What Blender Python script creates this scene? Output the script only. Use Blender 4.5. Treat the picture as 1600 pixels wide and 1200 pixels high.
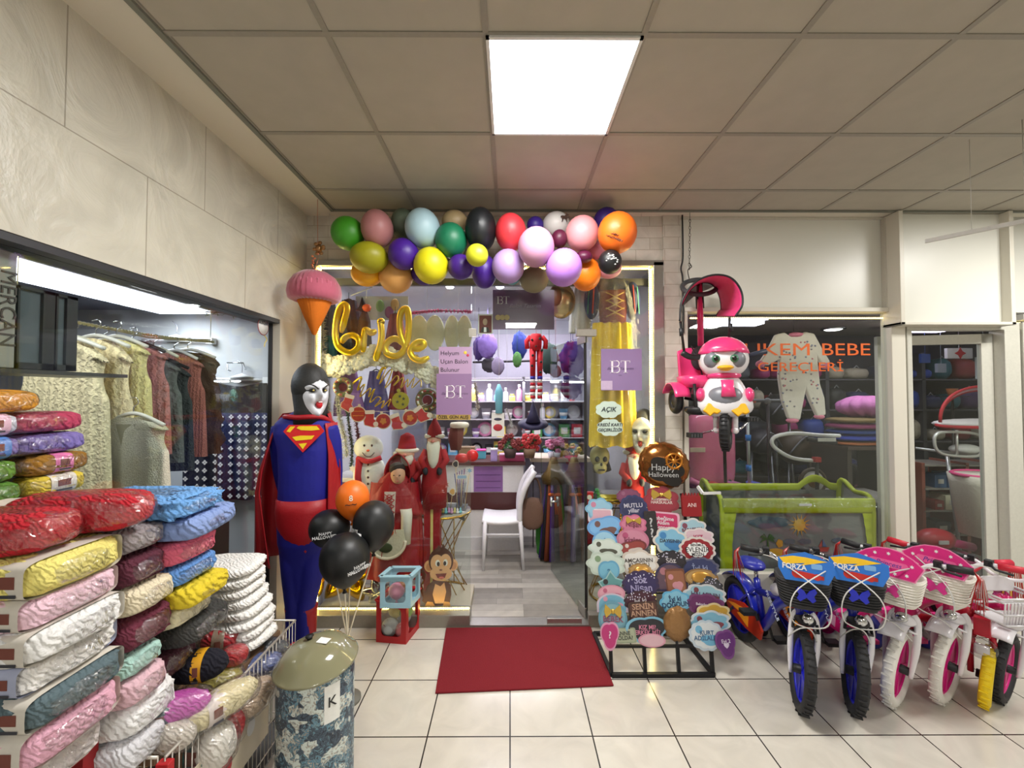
import bpy, bmesh, math, random
from mathutils import Vector, Matrix, Euler, noise
from math import sin, cos, pi, radians as rad
random.seed(7)
SC = bpy.context.scene
COL = SC.collection
for o in list(bpy.data.objects): bpy.data.objects.remove(o)

# ---------------------------------------------------------------- camera
F = 650.0; PITCH = math.atan(16/F); YAW = -math.atan(3/F)
CAM = Vector((0, 0, 1.6))
cd = bpy.data.cameras.new('camera'); cam = bpy.data.objects.new('camera', cd); COL.objects.link(cam)
cd.sensor_width = 36; cd.lens = F/1600*36; cd.clip_start = .02; cd.clip_end = 100
cam.location = CAM; cam.rotation_euler = Euler((pi/2+PITCH, 0, YAW)); SC.camera = cam
RM = cam.rotation_euler.to_matrix()
# ---------------------------------------------------------------- world, exposure
w = bpy.data.worlds.new('world'); SC.world = w; w.use_nodes = True
w.node_tree.nodes['Background'].inputs[0].default_value = (1, .97, .93, 1)
w.node_tree.nodes['Background'].inputs[1].default_value = .10
SC.view_settings.view_transform = 'Standard'; SC.view_settings.look = 'None'
SC.view_settings.gamma = 1; SC.view_settings.use_curve_mapping = False
SC.view_settings.exposure = -0.12
# ceiling luminaires: the panel in view, plus assumed unseen ones added along the corridor
CZ = 2.88
def area(name, loc, sx, sy, power, color=(1, 1, 1), rot=(0, 0, 0), spread=None):
    l = bpy.data.lights.new(name, 'AREA'); l.shape = 'RECTANGLE'; l.size = sx; l.size_y = sy
    l.energy = power; l.color = color
    o = bpy.data.objects.new(name, l); COL.objects.link(o); o.location = loc; o.rotation_euler = rot
    if spread: l.spread = spread
    return o
PANEL_P = 62
COOL = (1, .975, .94)
for i, (x, y) in enumerate([(.195, 1.73), (.195, -1.65), (3.6, 1.73), (3.6, -1.65), (.195, -4.5)]):
    area('panel_lamp', (x, y, CZ-.03), .54, .54, PANEL_P*(1 if i < 1 else 1.0), COOL)
area('shop_lamp', (-.45, 3.55, 2.5), 1.2, .3, 20, (1, .97, .98))
area('shop_lamp', (.3, 4.3, 2.5), 1.2, .3, 22, (1, .96, 1))
area('left_shop_lamp_and_fill', (-2.7, 2.7, 2.25), .36, 1.3, 42, (.86, .9, 1))
area('left_shop_lamp_and_fill', (-1.95, 1.2, 2.28), .5, .5, 14, (1, .97, .92))  # added front fill without a visible fitting, brightens the backlit garments
area('led_glow', (1.0, 3.0, 1.35), 2.2, .03, 9, (1, .8, .42), (0, rad(90), 0))
area('led_glow', (-1.36, 3.0, 1.35), 2.2, .03, 6, (1, .8, .42), (0, rad(-90), 0))
area('right_shop_lamp', (1.9, 3.7, 2.28), 1.2, .3, 12, (.95, .92, 1))
area('right_shop_lamp', (3.4, 3.8, 2.28), .8, .3, 12, (.95, .92, 1))

def ray(px, py):
    return RM @ Vector(((px-800)/F, (600-py)/F, -1))
def P(px, py, Y):
    d = ray(px, py); return CAM + d*((Y-CAM.y)/d.y)
def PX(px, py, X):
    d = ray(px, py); return CAM + d*((X-CAM.x)/d.x)
def PZ(px, py, Z=0.):
    d = ray(px, py); return CAM + d*((Z-CAM.z)/d.z)

# ---------------------------------------------------------------- materials
def lin(c):
    r = []
    for x in c[:3]:
        x = x/255.
        r.append(x/12.92 if x <= .04045 else ((x+.055)/1.055)**2.4)
    return (*r, 1)
MC = {}
def node(nt, t, **k):
    n = nt.nodes.new(t)
    for a, b in k.items(): setattr(n, a, b)
    return n
def K(c, rough=.5, metal=0., kind='plain', scale=60., bump=.3, var=.12, coat=0., alpha=1., sheen=0., name=None):
    key = (c, rough, metal, kind, scale, bump, var, coat, alpha, sheen)
    if key in MC: return MC[key]
    m = bpy.data.materials.new(name or kind+'_material'); m.use_nodes = True; MC[key] = m
    nt = m.node_tree; b = nt.nodes['Principled BSDF']; L = nt.links.new
    b.inputs['Base Color'].default_value = lin(c); b.inputs['Roughness'].default_value = rough
    b.inputs['Metallic'].default_value = metal
    if coat: b.inputs['Coat Weight'].default_value = coat
    if sheen: b.inputs['Sheen Weight'].default_value = sheen
    if alpha < 1: b.inputs['Alpha'].default_value = alpha
    tc = node(nt, 'ShaderNodeTexCoord')
    ns = node(nt, 'ShaderNodeTexNoise'); ns.inputs['Scale'].default_value = scale; ns.inputs['Detail'].default_value = 3
    L(tc.outputs['Object'], ns.inputs['Vector'])
    mx = node(nt, 'ShaderNodeMix', data_type='RGBA', blend_type='MULTIPLY')
    rmp = node(nt, 'ShaderNodeMapRange'); rmp.inputs['To Min'].default_value = 1-var; rmp.inputs['To Max'].default_value = 1+var*.4
    L(ns.outputs['Fac'], rmp.inputs['Value']); mx.inputs['Factor'].default_value = 1
    mx.inputs['A'].default_value = lin(c); L(rmp.outputs['Result'], mx.inputs['B']); L(mx.outputs['Result'], b.inputs['Base Color'])
    src = None
    if kind in ('cloth', 'yarn', 'film', 'foil', 'fur', 'stone'):
        src = ns.outputs['Fac']
    if kind == 'knit':
        wv = node(nt, 'ShaderNodeTexWave', wave_type='BANDS', bands_direction='X'); wv.inputs['Scale'].default_value = scale*.16
        wv.inputs['Distortion'].default_value = 5; wv.inputs['Detail'].default_value = 2; wv.inputs['Detail Scale'].default_value = 6
        L(tc.outputs['Object'], wv.inputs['Vector']); src = wv.outputs['Fac']
        rmp.inputs['To Min'].default_value = 1-var*2; L(wv.outputs['Fac'], rmp.inputs['Value'])
    if kind == 'yarn':
        wv = node(nt, 'ShaderNodeTexWave', wave_type='BANDS', bands_direction='DIAGONAL'); wv.inputs['Scale'].default_value = scale*.35
        wv.inputs['Distortion'].default_value = 9; wv.inputs['Detail'].default_value = 3
        L(tc.outputs['Object'], wv.inputs['Vector']); src = wv.outputs['Fac']
    if src is not None:
        bp = node(nt, 'ShaderNodeBump'); bp.inputs['Strength'].default_value = bump; bp.inputs['Distance'].default_value = .006
        L(src, bp.inputs['Height']); L(bp.outputs['Normal'], b.inputs['Normal'])
    return m
def emis(c, s):
    key = ('e', c, s)
    if key in MC: return MC[key]
    m = bpy.data.materials.new('lit_material'); m.use_nodes = True; nt = m.node_tree; nt.nodes.clear()
    e = node(nt, 'ShaderNodeEmission'); e.inputs[0].default_value = lin(c); e.inputs[1].default_value = s
    o = node(nt, 'ShaderNodeOutputMaterial'); nt.links.new(e.outputs[0], o.inputs[0]); MC[key] = m; return m
def clear(c=(255, 255, 255), refl=.06, rough=.02, wr=0., key=None, tint=1.):
    """thin clear sheet (glass, cellophane): transparent with a mirror share"""
    kk = ('c', c, refl, rough, wr)
    if kk in MC: return MC[kk]
    m = bpy.data.materials.new('clear_sheet'); m.use_nodes = True; nt = m.node_tree; nt.nodes.clear(); L = nt.links.new
    t = node(nt, 'ShaderNodeBsdfTransparent'); t.inputs[0].default_value = lin(c)
    g = node(nt, 'ShaderNodeBsdfGlossy'); g.inputs['Roughness'].default_value = rough
    mx = node(nt, 'ShaderNodeMixShader'); fr = node(nt, 'ShaderNodeFresnel'); fr.inputs[0].default_value = 1.45
    ad = node(nt, 'ShaderNodeMath', operation='ADD'); ad.inputs[1].default_value = refl-.04; ad.use_clamp = True
    ge = node(nt, 'ShaderNodeNewGeometry'); io = node(nt, 'ShaderNodeMapRange'); io.inputs['To Min'].default_value = 1.45; io.inputs['To Max'].default_value = 1/1.45
    L(ge.outputs['Backfacing'], io.inputs['Value']); L(io.outputs['Result'], fr.inputs[0])
    L(fr.outputs[0], ad.inputs[0]); L(ad.outputs[0], mx.inputs[0]); L(t.outputs[0], mx.inputs[1]); L(g.outputs[0], mx.inputs[2])
    if wr:
        tc = node(nt, 'ShaderNodeTexCoord'); ns = node(nt, 'ShaderNodeTexNoise'); ns.inputs['Scale'].default_value = 22; ns.inputs['Detail'].default_value = 4
        ns.inputs['Distortion'].default_value = 1.5
        bp = node(nt, 'ShaderNodeBump'); bp.inputs['Strength'].default_value = wr; bp.inputs['Distance'].default_value = .02
        L(tc.outputs['Object'], ns.inputs['Vector']); L(ns.outputs['Fac'], bp.inputs['Height'])
        L(bp.outputs['Normal'], g.inputs['Normal']); L(bp.outputs['Normal'], fr.inputs['Normal'])
    o = node(nt, 'ShaderNodeOutputMaterial'); L(mx.outputs[0], o.inputs[0]); MC[kk] = m; return m
GLASS = clear((246, 250, 248), .05)
FILM = clear((250, 250, 250), .10, .12, 1.0)
WRAP = clear((250, 250, 250), .13, .14, 1.0)
def grid_mat(name, ca, cb, cm, w, h, mortar, off=0., phase=(0, 0), rough=.3, vscale=3., var=.1, axes='XY', freq=2, bump=0, warp=0.):
    """tiles / planks laid in world metres"""
    m = bpy.data.materials.new(name); m.use_nodes = True; nt = m.node_tree; b = nt.nodes['Principled BSDF']; L = nt.links.new
    tc = node(nt, 'ShaderNodeTexCoord'); sp = node(nt, 'ShaderNodeSeparateXYZ'); cb_ = node(nt, 'ShaderNodeCombineXYZ')
    g = node(nt, 'ShaderNodeNewGeometry'); L(g.outputs['Position'], sp.inputs[0])
    a1 = node(nt, 'ShaderNodeMath', operation='SUBTRACT'); a1.inputs[1].default_value = phase[0]
    a2 = node(nt, 'ShaderNodeMath', operation='SUBTRACT'); a2.inputs[1].default_value = phase[1]
    L(sp.outputs[axes[0]], a1.inputs[0]); L(sp.outputs[axes[1]], a2.inputs[0]); L(a1.outputs[0], cb_.inputs[0]); L(a2.outputs[0], cb_.inputs[1])
    br = node(nt, 'ShaderNodeTexBrick'); br.offset = off; br.offset_frequency = freq; br.squash = 1
    br.inputs['Scale'].default_value = 1; br.inputs['Brick Width'].default_value = w; br.inputs['Row Height'].default_value = h
    br.inputs['Mortar Size'].default_value = mortar; br.inputs['Mortar Smooth'].default_value = .1
    br.inputs['Color1'].default_value = lin(ca); br.inputs['Color2'].default_value = lin(cb); br.inputs['Mortar'].default_value = lin(cm)
    L(cb_.outputs[0], br.inputs['Vector'])
    ns = node(nt, 'ShaderNodeTexNoise'); ns.inputs['Scale'].default_value = vscale; ns.inputs['Detail'].default_value = 6; ns.inputs['Distortion'].default_value = warp
    L(g.outputs['Position'], ns.inputs['Vector'])
    rmp = node(nt, 'ShaderNodeMapRange'); rmp.inputs['From Min'].default_value = .3; rmp.inputs['From Max'].default_value = .7
    rmp.inputs['To Min'].default_value = 1-var; rmp.inputs['To Max'].default_value = 1+var*.3; L(ns.outputs['Fac'], rmp.inputs['Value'])
    mx = node(nt, 'ShaderNodeMix', data_type='RGBA', blend_type='MULTIPLY'); mx.inputs['Factor'].default_value = 1
    L(br.outputs['Color'], mx.inputs['A']); L(rmp.outputs['Result'], mx.inputs['B']); L(mx.outputs['Result'], b.inputs['Base Color'])
    b.inputs['Roughness'].default_value = rough
    if bump:
        bp = node(nt, 'ShaderNodeBump'); bp.inputs['Strength'].default_value = bump; bp.inputs['Distance'].default_value = .02
        L(ns.outputs['Fac'], bp.inputs['Height']); L(bp.outputs['Normal'], b.inputs['Normal'])
    return m

# ---------------------------------------------------------------- mesh building
def Rz(a): return Matrix.Rotation(rad(a), 4, 'Z')
def Rx(a): return Matrix.Rotation(rad(a), 4, 'X')
def Ry(a): return Matrix.Rotation(rad(a), 4, 'Y')
def T(*p):
    return Matrix.Translation(Vector(p[0]) if len(p) == 1 else Vector(p))
def S(x, y=None, z=None):
    y = x if y is None else y; z = x if z is None else z
    return Matrix.Diagonal((x, y, z, 1))
def FM(loc, rz=0, roll=0, tilt=0):
    """frame for flat things: local x right, y up, z towards the viewer side (-Y)"""
    return T(loc) @ Rz(rz) @ Rx(tilt) @ Rx(90) @ Rz(roll)
class MB:
    def __init__(s, m=None):
        s.v = []; s.f = []; s.fm = []; s.fs = []; s.mats = []; s.c = 0
        if m: s.use(m)
    def use(s, m):
        if m not in s.mats: s.mats.append(m)
        s.c = s.mats.index(m); return s
    def add(s, vs, fs, M=None, smooth=True):
        n = len(s.v)
        for v in vs:
            v = Vector(v); s.v.append(M @ v if M else v)
        for f in fs:
            s.f.append([i+n for i in f]); s.fm.append(s.c); s.fs.append(smooth)
        return s
    def box(s, c, d, M=None):
        x, y, z = [q/2 for q in d]; cx, cy, cz = c
        vs = [(cx+a*x, cy+b*y, cz+e*z) for a in (-1, 1) for b in (-1, 1) for e in (-1, 1)]
        return s.add(vs, [(0, 1, 3, 2), (4, 6, 7, 5), (0, 4, 5, 1), (2, 3, 7, 6), (0, 2, 6, 4), (1, 5, 7, 3)], M, False)
    def b2(s, a, b, M=None):
        return s.box([(a[i]+b[i])/2 for i in range(3)], [abs(a[i]-b[i]) for i in range(3)], M)
    def bar(s, a, b, w, h=None, M=None):
        a = Vector(a); b = Vector(b); d = b-a; L = d.length
        q = d.to_track_quat('X', 'Z').to_matrix().to_4x4()
        MM = T((a+b)/2) @ q
        return s.box((0, 0, 0), (L, w, h or w), (M @ MM) if M else MM)
    def tube(s, pts, r, n=8, closed=False, M=None, flat=1.):
        pts = [Vector(p) for p in pts]; N = len(pts); rr = r if isinstance(r, (list, tuple)) else [r]*N
        tg = []
        for i in range(N):
            if closed: t = pts[(i+1) % N]-pts[i-1]
            else: t = pts[min(i+1, N-1)]-pts[max(i-1, 0)]
            tg.append(t.normalized() if t.length > 1e-9 else Vector((0, 0, 1)))
        u = tg[0].orthogonal().normalized(); vs = []
        for i in range(N):
            u = (u-tg[i]*u.dot(tg[i]))
            u = u.normalized() if u.length > 1e-6 else tg[i].orthogonal().normalized()
            w_ = tg[i].cross(u)
            for k in range(n):
                a = 2*pi*k/n; vs.append(pts[i]+u*cos(a)*rr[i]+w_*sin(a)*rr[i]*flat)
        fs = []
        for i in range(N if closed else N-1):
            j = (i+1) % N
            for k in range(n): fs.append((i*n+k, i*n+(k+1) % n, j*n+(k+1) % n, j*n+k))
        if not closed: fs += [tuple(range(n))[::-1], tuple(range((N-1)*n, N*n))]
        return s.add(vs, fs, M)
    def lathe(s, prof, n=20, M=None, sq=1., capb=True, capt=True, fn=None):
        vs = []; fs = []; N = len(prof)
        for (r, z) in prof:
            for k in range(n):
                a = 2*pi*k/n; q = fn(a, z) if fn else 1
                vs.append((r*q*cos(a), r*q*sin(a)*sq, z))
        for i in range(N-1):
            for k in range(n): fs.append((i*n+k, i*n+(k+1) % n, (i+1)*n+(k+1) % n, (i+1)*n+k))
        if capb and prof[0][0] > 1e-4: fs.append(tuple(range(n))[::-1])
        if capt and prof[-1][0] > 1e-4: fs.append(tuple(range((N-1)*n, N*n)))
        return s.add(vs, fs, M)
    def loft(s, rings, n=20, M=None, e=2., caps=True):
        """rings: (cx,cy,cz,rx,ry) stacked in z"""
        vs = []; fs = []
        for (cx, cy, cz, rx, ry) in rings:
            for k in range(n):
                a = 2*pi*k/n; c_, s_ = cos(a), sin(a)
                vs.append((cx+rx*math.copysign(abs(c_)**(2/e), c_), cy+ry*math.copysign(abs(s_)**(2/e), s_), cz))
        for i in range(len(rings)-1):
            for k in range(n): fs.append((i*n+k, i*n+(k+1) % n, (i+1)*n+(k+1) % n, (i+1)*n+k))
        if caps: fs += [tuple(range(n))[::-1], tuple(range((len(rings)-1)*n, len(rings)*n))]
        return s.add(vs, fs, M)
    def ell(s, c, r, n=20, m=12, M=None, fn=None, e=2.):
        if not isinstance(r, (tuple, list)): r = (r, r, r)
        vs = []; fs = []
        pw = lambda x: math.copysign(abs(x)**(2/e), x)
        for i in range(1, m):
            t = pi*i/m
            for k in range(n):
                a = 2*pi*k/n; d = Vector((pw(sin(t))*pw(cos(a)), pw(sin(t))*pw(sin(a)), pw(cos(t))))
                q = fn(d) if fn else 1; vs.append((c[0]+r[0]*d.x*q, c[1]+r[1]*d.y*q, c[2]+r[2]*d.z*q))
        q0 = fn(Vector((0, 0, 1))) if fn else 1; q1 = fn(Vector((0, 0, -1))) if fn else 1
        vs += [(c[0], c[1], c[2]+r[2]*q0), (c[0], c[1], c[2]-r[2]*q1)]
        for i in range(m-2):
            for k in range(n): fs.append((i*n+k, (i+1)*n+k, (i+1)*n+(k+1) % n, i*n+(k+1) % n))
        t0 = len(vs)-2
        for k in range(n):
            fs.append((t0, k, (k+1) % n)); fs.append((t0+1, (m-2)*n+(k+1) % n, (m-2)*n+k))
        return s.add(vs, fs, M)
    def prism(s, poly, th, M=None, z0=0.):
        n = len(poly)
        vs = [(x, y, z0) for x, y in poly]+[(x, y, z0+th) for x, y in poly]
        fs = [tuple(range(n))[::-1], tuple(range(n, 2*n))]+[(k, (k+1) % n, n+(k+1) % n, n+k) for k in range(n)]
        return s.add(vs, fs, M, False)
    def grid(s, fn, nu, nv, M=None, closeu=False):
        vs = [fn(i/nu, j/nv) for j in range(nv+1) for i in range(nu if closeu else nu+1)]
        W = nu if closeu else nu+1
        fs = [(j*W+i, j*W+(i+1) % W, (j+1)*W+(i+1) % W, (j+1)*W+i) for j in range(nv) for i in range(nu)]
        return s.add(vs, fs, M)
    def torus(s, R, r, M=None, n=32, k=10, flat=1.):
        return s.tube([(R*cos(2*pi*i/n), R*sin(2*pi*i/n), 0) for i in range(n)], r, k, True, M, flat)
    def text(s, txt, size, M, ext=.001, align='CENTER', off=0., sx=1., shear=0.):
        cu = bpy.data.curves.new('t', 'FONT'); cu.body = txt; cu.size = size; cu.align_x = align; cu.align_y = 'CENTER'
        cu.extrude = ext; cu.offset = off; cu.resolution_u = 3; cu.space_line = .9; cu.shear = shear
        ob = bpy.data.objects.new('t', cu); COL.objects.link(ob)
        dg = bpy.context.evaluated_depsgraph_get(); me = bpy.data.meshes.new_from_object(ob.evaluated_get(dg))
        s.add([v.co for v in me.vertices], [tuple(p.vertices) for p in me.polygons], M @ S(sx, 1, 1), False)
        bpy.data.objects.remove(ob); bpy.data.curves.remove(cu); bpy.data.meshes.remove(me)
        return s
    def build(s, name, parent=None, bevel=0., sub=0, solid=0., remesh=0., label=None, base=True, seg=2):
        me = bpy.data.meshes.new(name)
        if parent is not None: off = parent.get('_o', None); off = Vector(OFF.get(parent.name, (0, 0, 0)))
        elif base and s.v:
            xs = [v.x for v in s.v]; ys = [v.y for v in s.v]; zs = [v.z for v in s.v]
            off = Vector(((min(xs)+max(xs))/2, (min(ys)+max(ys))/2, min(zs)))
        else: off = Vector((0, 0, 0))
        me.from_pydata([v-off for v in s.v], [], s.f)
        for m in s.mats: me.materials.append(m)
        me.polygons.foreach_set('material_index', s.fm); me.polygons.foreach_set('use_smooth', s.fs)
        me.update()
        o = bpy.data.objects.new(name, me); COL.objects.link(o)
        if parent is not None: o.parent = parent
        else: o.location = off
        OFF[o.name] = tuple(off)
        if remesh: q = o.modifiers.new('r', 'REMESH'); q.mode = 'VOXEL'; q.voxel_size = remesh; q.use_smooth_shade = True
        if solid: q = o.modifiers.new('s', 'SOLIDIFY'); q.thickness = solid; q.offset = 0
        if bevel: q = o.modifiers.new('b', 'BEVEL'); q.width = bevel; q.segments = seg; q.limit_method = 'ANGLE'
        if sub: q = o.modifiers.new('u', 'SUBSURF'); q.levels = sub; q.render_levels = sub
        if label: o['label'] = label
        return o
OFF = {}
def tag(o, label, cat, group=None, kind=None):
    o['label'] = label; o['category'] = cat
    if group: o['group'] = group
    if kind: o['kind'] = kind
    return o
def struct(o): o['kind'] = 'structure'; return o
def thing(name, label, cat, loc, group=None):
    o = bpy.data.objects.new(name, None); o.empty_display_size = .05; COL.objects.link(o); o.location = loc
    OFF[o.name] = tuple(loc); return tag(o, label, cat, group)
def dup(root, loc, rot=None, sc=None, label=None, group=None):
    def rec(o, par):
        c = o.copy(); COL.objects.link(c); c.parent = par
        for ch in list(o.children): rec(ch, c)
        return c
    r = rec(root, None); r.location = loc
    if rot is not None: r.rotation_euler = rot
    if sc is not None: r.scale = (sc, sc, sc) if not isinstance(sc, (tuple, list)) else sc
    if label: r['label'] = label
    if group: r['group'] = group
    return r
def circ(r, n=24, c=(0, 0), ry=None, a0=0):
    return [(c[0]+r*cos(a0+2*pi*i/n), c[1]+(ry or r)*sin(a0+2*pi*i/n)) for i in range(n)]
def rrect(w, h, r=.01, n=4, c=(0, 0)):
    out = []
    for (sx, sy, a) in ((1, -1, -pi/2), (1, 1, 0), (-1, 1, pi/2), (-1, -1, pi)):
        for i in range(n+1):
            t = a+pi/2*i/n; out.append((c[0]+sx*(w/2-r)+r*cos(t), c[1]+sy*(h/2-r)+r*sin(t)))
    return out
def cloud(w, h, k=8, d=.12, n=64, c=(0, 0), ph=0.):
    out = []
    for i in range(n):
        a = 2*pi*i/n; q = 1-d+d*2*abs(sin(k*a/2+ph))
        out.append((c[0]+w/2*q*cos(a), c[1]+h/2*q*sin(a)))
    return out
def star(r, q=.45, k=5, c=(0, 0), a0=pi/2):
    return [(c[0]+(r if i % 2 == 0 else r*q)*cos(a0+pi*i/k), c[1]+(r if i % 2 == 0 else r*q)*sin(a0+pi*i/k)) for i in range(2*k)]
def heart(r, c=(0, 0), n=24):
    return [(c[0]+r*.9*sin(t)**3*1.05, c[1]+r*(13*cos(t)-5*cos(2*t)-2*cos(3*t)-cos(4*t))/15) for t in [2*pi*i/n for i in range(n)]]
def spline(pts, n=8, closed=False):
    pts = [Vector(p) for p in pts]; N = len(pts); out = []
    rng = range(N if closed else N-1)
    for i in rng:
        if closed: p0, p1, p2, p3 = pts[i-1], pts[i], pts[(i+1) % N], pts[(i+2) % N]
        else: p0, p1, p2, p3 = pts[max(i-1, 0)], pts[i], pts[i+1], pts[min(i+2, N-1)]
        for k in range(n):
            t = k/n; out.append(.5*((2*p1)+(p2-p0)*t+(2*p0-5*p1+4*p2-p3)*t*t+(3*p1-p0-3*p2+p3)*t**3))
    if not closed: out.append(pts[-1])
    return out
WHITE = K((225, 225, 222), .45); BLACK = K((20, 20, 22), .5); GOLD = K((222, 178, 60), .22, 1.)
CHROME = K((210, 212, 215), .15, 1.); RED = K((190, 18, 30), .5)
# ================================================================ THE SETTING
FY = 2.95; WX = -1.45
TS = .3866
m_floor = grid_mat('cream_marble_tiles', (205, 200, 188), (196, 190, 178), (50, 46, 42), TS, TS, .0035, 0., (0, .052), .16, 5., .12, warp=1.5)
m_ceil = grid_mat('ceiling_panels', (176, 170, 155), (172, 166, 152), (136, 131, 119), .563, .563, .004, 0., (-.65, .321), .85, 9., .05)
m_marble = grid_mat('polished_stone_cladding', (206, 203, 188), (200, 196, 182), (158, 152, 136), .62, .42, .0025, .5, (.1, 2.05),   .42, 3.2, .16, 'YZ', bump=.9, warp=2.0)
m_marble2 = grid_mat('stone_brick_cladding', (206, 200, 188), (192, 186, 172), (176, 168, 152), .2, .085, .003, .5, (0, 0), .5, 6., .16, 'XZ', bump=.5, warp=1)
m_plank = grid_mat('grey_laminate_planks', (178, 173, 165), (112, 107, 103), (92, 88, 85), .55, .088, .001, .37, (.1, .02), .3, 14., .14, freq=3, warp=0)
m_white = K((222, 222, 212), .35, kind='plain', scale=3, var=.05)
m_cream = K((216, 212, 198), .4, kind='plain', scale=3, var=.06)
m_alu = K((168, 166, 160), .35, .8)
m_soffit = K((214, 208, 192), .6, scale=4, var=.06)
def slab(name, a, b, m, bevel=0.):
    return struct(MB(m).b2(a, b).build(name, bevel=bevel))
slab('floor', (-1.45, -6, -.1), (6, FY-.03, 0), m_floor)
slab('floor_shop', (-1.42, FY-.03, -.1), (.98, 6.0, .012), m_plank)
slab('floor_left', (-4.2, -1, -.1), (-1.45, 3.7, 0), K((90, 86, 82), .5))
slab('floor_right', (.98, FY-.03, -.1), (6, 6.0, 0), K((150, 145, 138), .4))
# ceiling with recessed grid panels, soffit border and a hole for the light panel
LX0, LX1, LY0, LY1 = -.087, .476, 1.447, 2.01
cb = MB(m_ceil)
for (x0, x1, y0, y1) in ((-1.227, LX0, -6, 2.86), (LX1, 6, -6, 2.86), (LX0, LX1, -6, LY0), (LX0, LX1, LY1, 2.86)):
    cb.b2((x0, y0, CZ), (x1, y1, CZ+.06))
struct(cb.build('ceiling'))
sb = MB(m_soffit).b2((WX, -6, CZ-.004), (-1.227, 2.86, CZ+.06)).b2((WX, 2.86, CZ-.004), (6, FY, CZ+.06))
struct(sb.build('trim_soffit'))
tb = MB(K((120, 122, 112), .5)).b2((-1.245, -6, CZ-.012), (-1.222, 2.86, CZ-.002)).b2((-1.245, 2.85, CZ-.012), (6, 2.868, CZ-.002))
struct(tb.build('trim_ceiling_edge'))
tg = MB(K((150, 145, 133), .5))
for i in range(0, 14):
    x = -.65+.563*i
    if x < 6: 
        if abs(x-LX0) < .3 or abs(x-LX1) < .3: pass
        tg.b2((x-.011, -6, CZ-.004), (x+.011, 2.85, CZ))
for j in range(-14, 5):
    y = 2.01+.563*j
    if -6 < y < 2.85: tg.b2((-1.24, y-.011, CZ-.0045), (6, y+.011, CZ))
struct(tg.build('trim_ceiling_grid'))
def panel_light(x0, x1, y0, y1, label):
    r = thing('led_ceiling_panel', label, 'ceiling light', ((x0+x1)/2, (y0+y1)/2, CZ-.012))
    MB(emis((250, 252, 255), 7.)).b2((x0+.012, y0+.012, CZ-.010), (x1-.012, y1-.012, CZ-.006)).build('diffuser', r)
    f = MB(WHITE)
    f.b2((x0, y0, CZ-.012), (x1, y0+.012, CZ-.004)).b2((x0, y1-.012, CZ-.012), (x1, y1, CZ-.004)).b2((x0, y0, CZ-.012), (x0+.012, y1, CZ-.004)).b2((x1-.012, y0, CZ-.012), (x1, y1, CZ-.004))
    f.build('frame', r)
panel_light(LX0, LX1, LY0, LY1, 'bright square white light panel set in the panelled ceiling')
# left wall: clad beam above the yarn shop window and pier at the corner
slab('wall_left', (WX-.14, -6, 2.07), (WX, FY, CZ+.06), m_marble)
slab('wall_left_pier', (WX-.07, 2.62, 0), (WX, FY, 2.07), K((196, 190, 176), .35, kind='stone', scale=3, bump=.3, var=.2))
slab('trim_window_head', (WX-.135, -2, 2.045), (WX-.004, 2.62, 2.075), K((40, 42, 48), .5))
struct(MB(GLASS).b2((WX-.06, -1, .0), (WX-.054, 2.61, 2.045)).build('window_1'))
slab('trim_window_jamb', (WX-.066, 2.608, 0), (WX-.045, 2.622, 2.05), K((35, 35, 38), .5))
# left shop shell
slab('wall_shared', (WX-.07, FY, 0), (WX-.03, 3.68, 2.9), K((185, 185, 182), .6))
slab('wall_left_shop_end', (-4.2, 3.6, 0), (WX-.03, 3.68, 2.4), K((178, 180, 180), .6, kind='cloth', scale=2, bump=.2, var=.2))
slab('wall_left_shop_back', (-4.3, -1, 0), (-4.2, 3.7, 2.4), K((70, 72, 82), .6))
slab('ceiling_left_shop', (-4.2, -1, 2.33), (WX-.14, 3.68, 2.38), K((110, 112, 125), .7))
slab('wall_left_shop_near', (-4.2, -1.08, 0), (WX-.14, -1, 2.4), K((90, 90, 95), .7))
# facade above the centre shop
z_h = 2.54     # head of the centre frame
slab('wall_front_head', (WX, FY, z_h), (1.09, FY+.12, CZ+.06), m_marble2)
slab('wall_front_corner', (WX, FY, 0), (-1.40, FY+.12, z_h), m_marble2)
slab('wall_front_pier', (1.09, FY-.02, 0), (1.215, FY+.2, CZ), m_marble2)
slab('wall_front_top', (1.215, FY+.02, 2.19), (6, FY+.12, CZ+.06), m_white)
# centre shop shell
m_int = K((196, 194, 204), .7, scale=3, var=.05)
slab('ceiling_shop', (-1.45, FY+.12, 2.54), (1.1, 5.6, 2.58), m_int)
slab('wall_shop_head', (-1.42, FY+.08, 2.56), (1.1, FY+.12, 2.9), m_int)
slab('wall_shop_back', (-1.5, 5.3, 0), (1.2, 5.4, 2.56), K((165, 162, 178), .7))
slab('wall_shop_left', (-1.48, FY+.12, 0), (-1.42, 5.4, 2.56), m_int)
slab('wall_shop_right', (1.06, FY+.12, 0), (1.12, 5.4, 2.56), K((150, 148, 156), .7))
slab('baseboard_shop_back', (-1.42, 5.28, 0), (1.06, 5.3, .08), WHITE)
slab('trim_shop_beam', (-1.42, FY+.12, 2.41), (1.06, FY+.16, 2.46), K((80, 78, 76), .5))
# right shop shell
m_rs = K((74, 70, 86), .7)
slab('ceiling_right_shop', (1.12, FY+.12, 2.34), (6, 6, 2.40), K((170, 166, 160), .7))
slab('wall_right_shop_back', (1.12, 5.2, 0), (6, 5.3, 2.4), m_rs)
slab('wall_right_end', (6, -6, 0), (6.1, 6, CZ), m_white)
slab('wall_back', (-1.5, -6.1, 0), (6.1, -6, CZ), m_cream)
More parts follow.
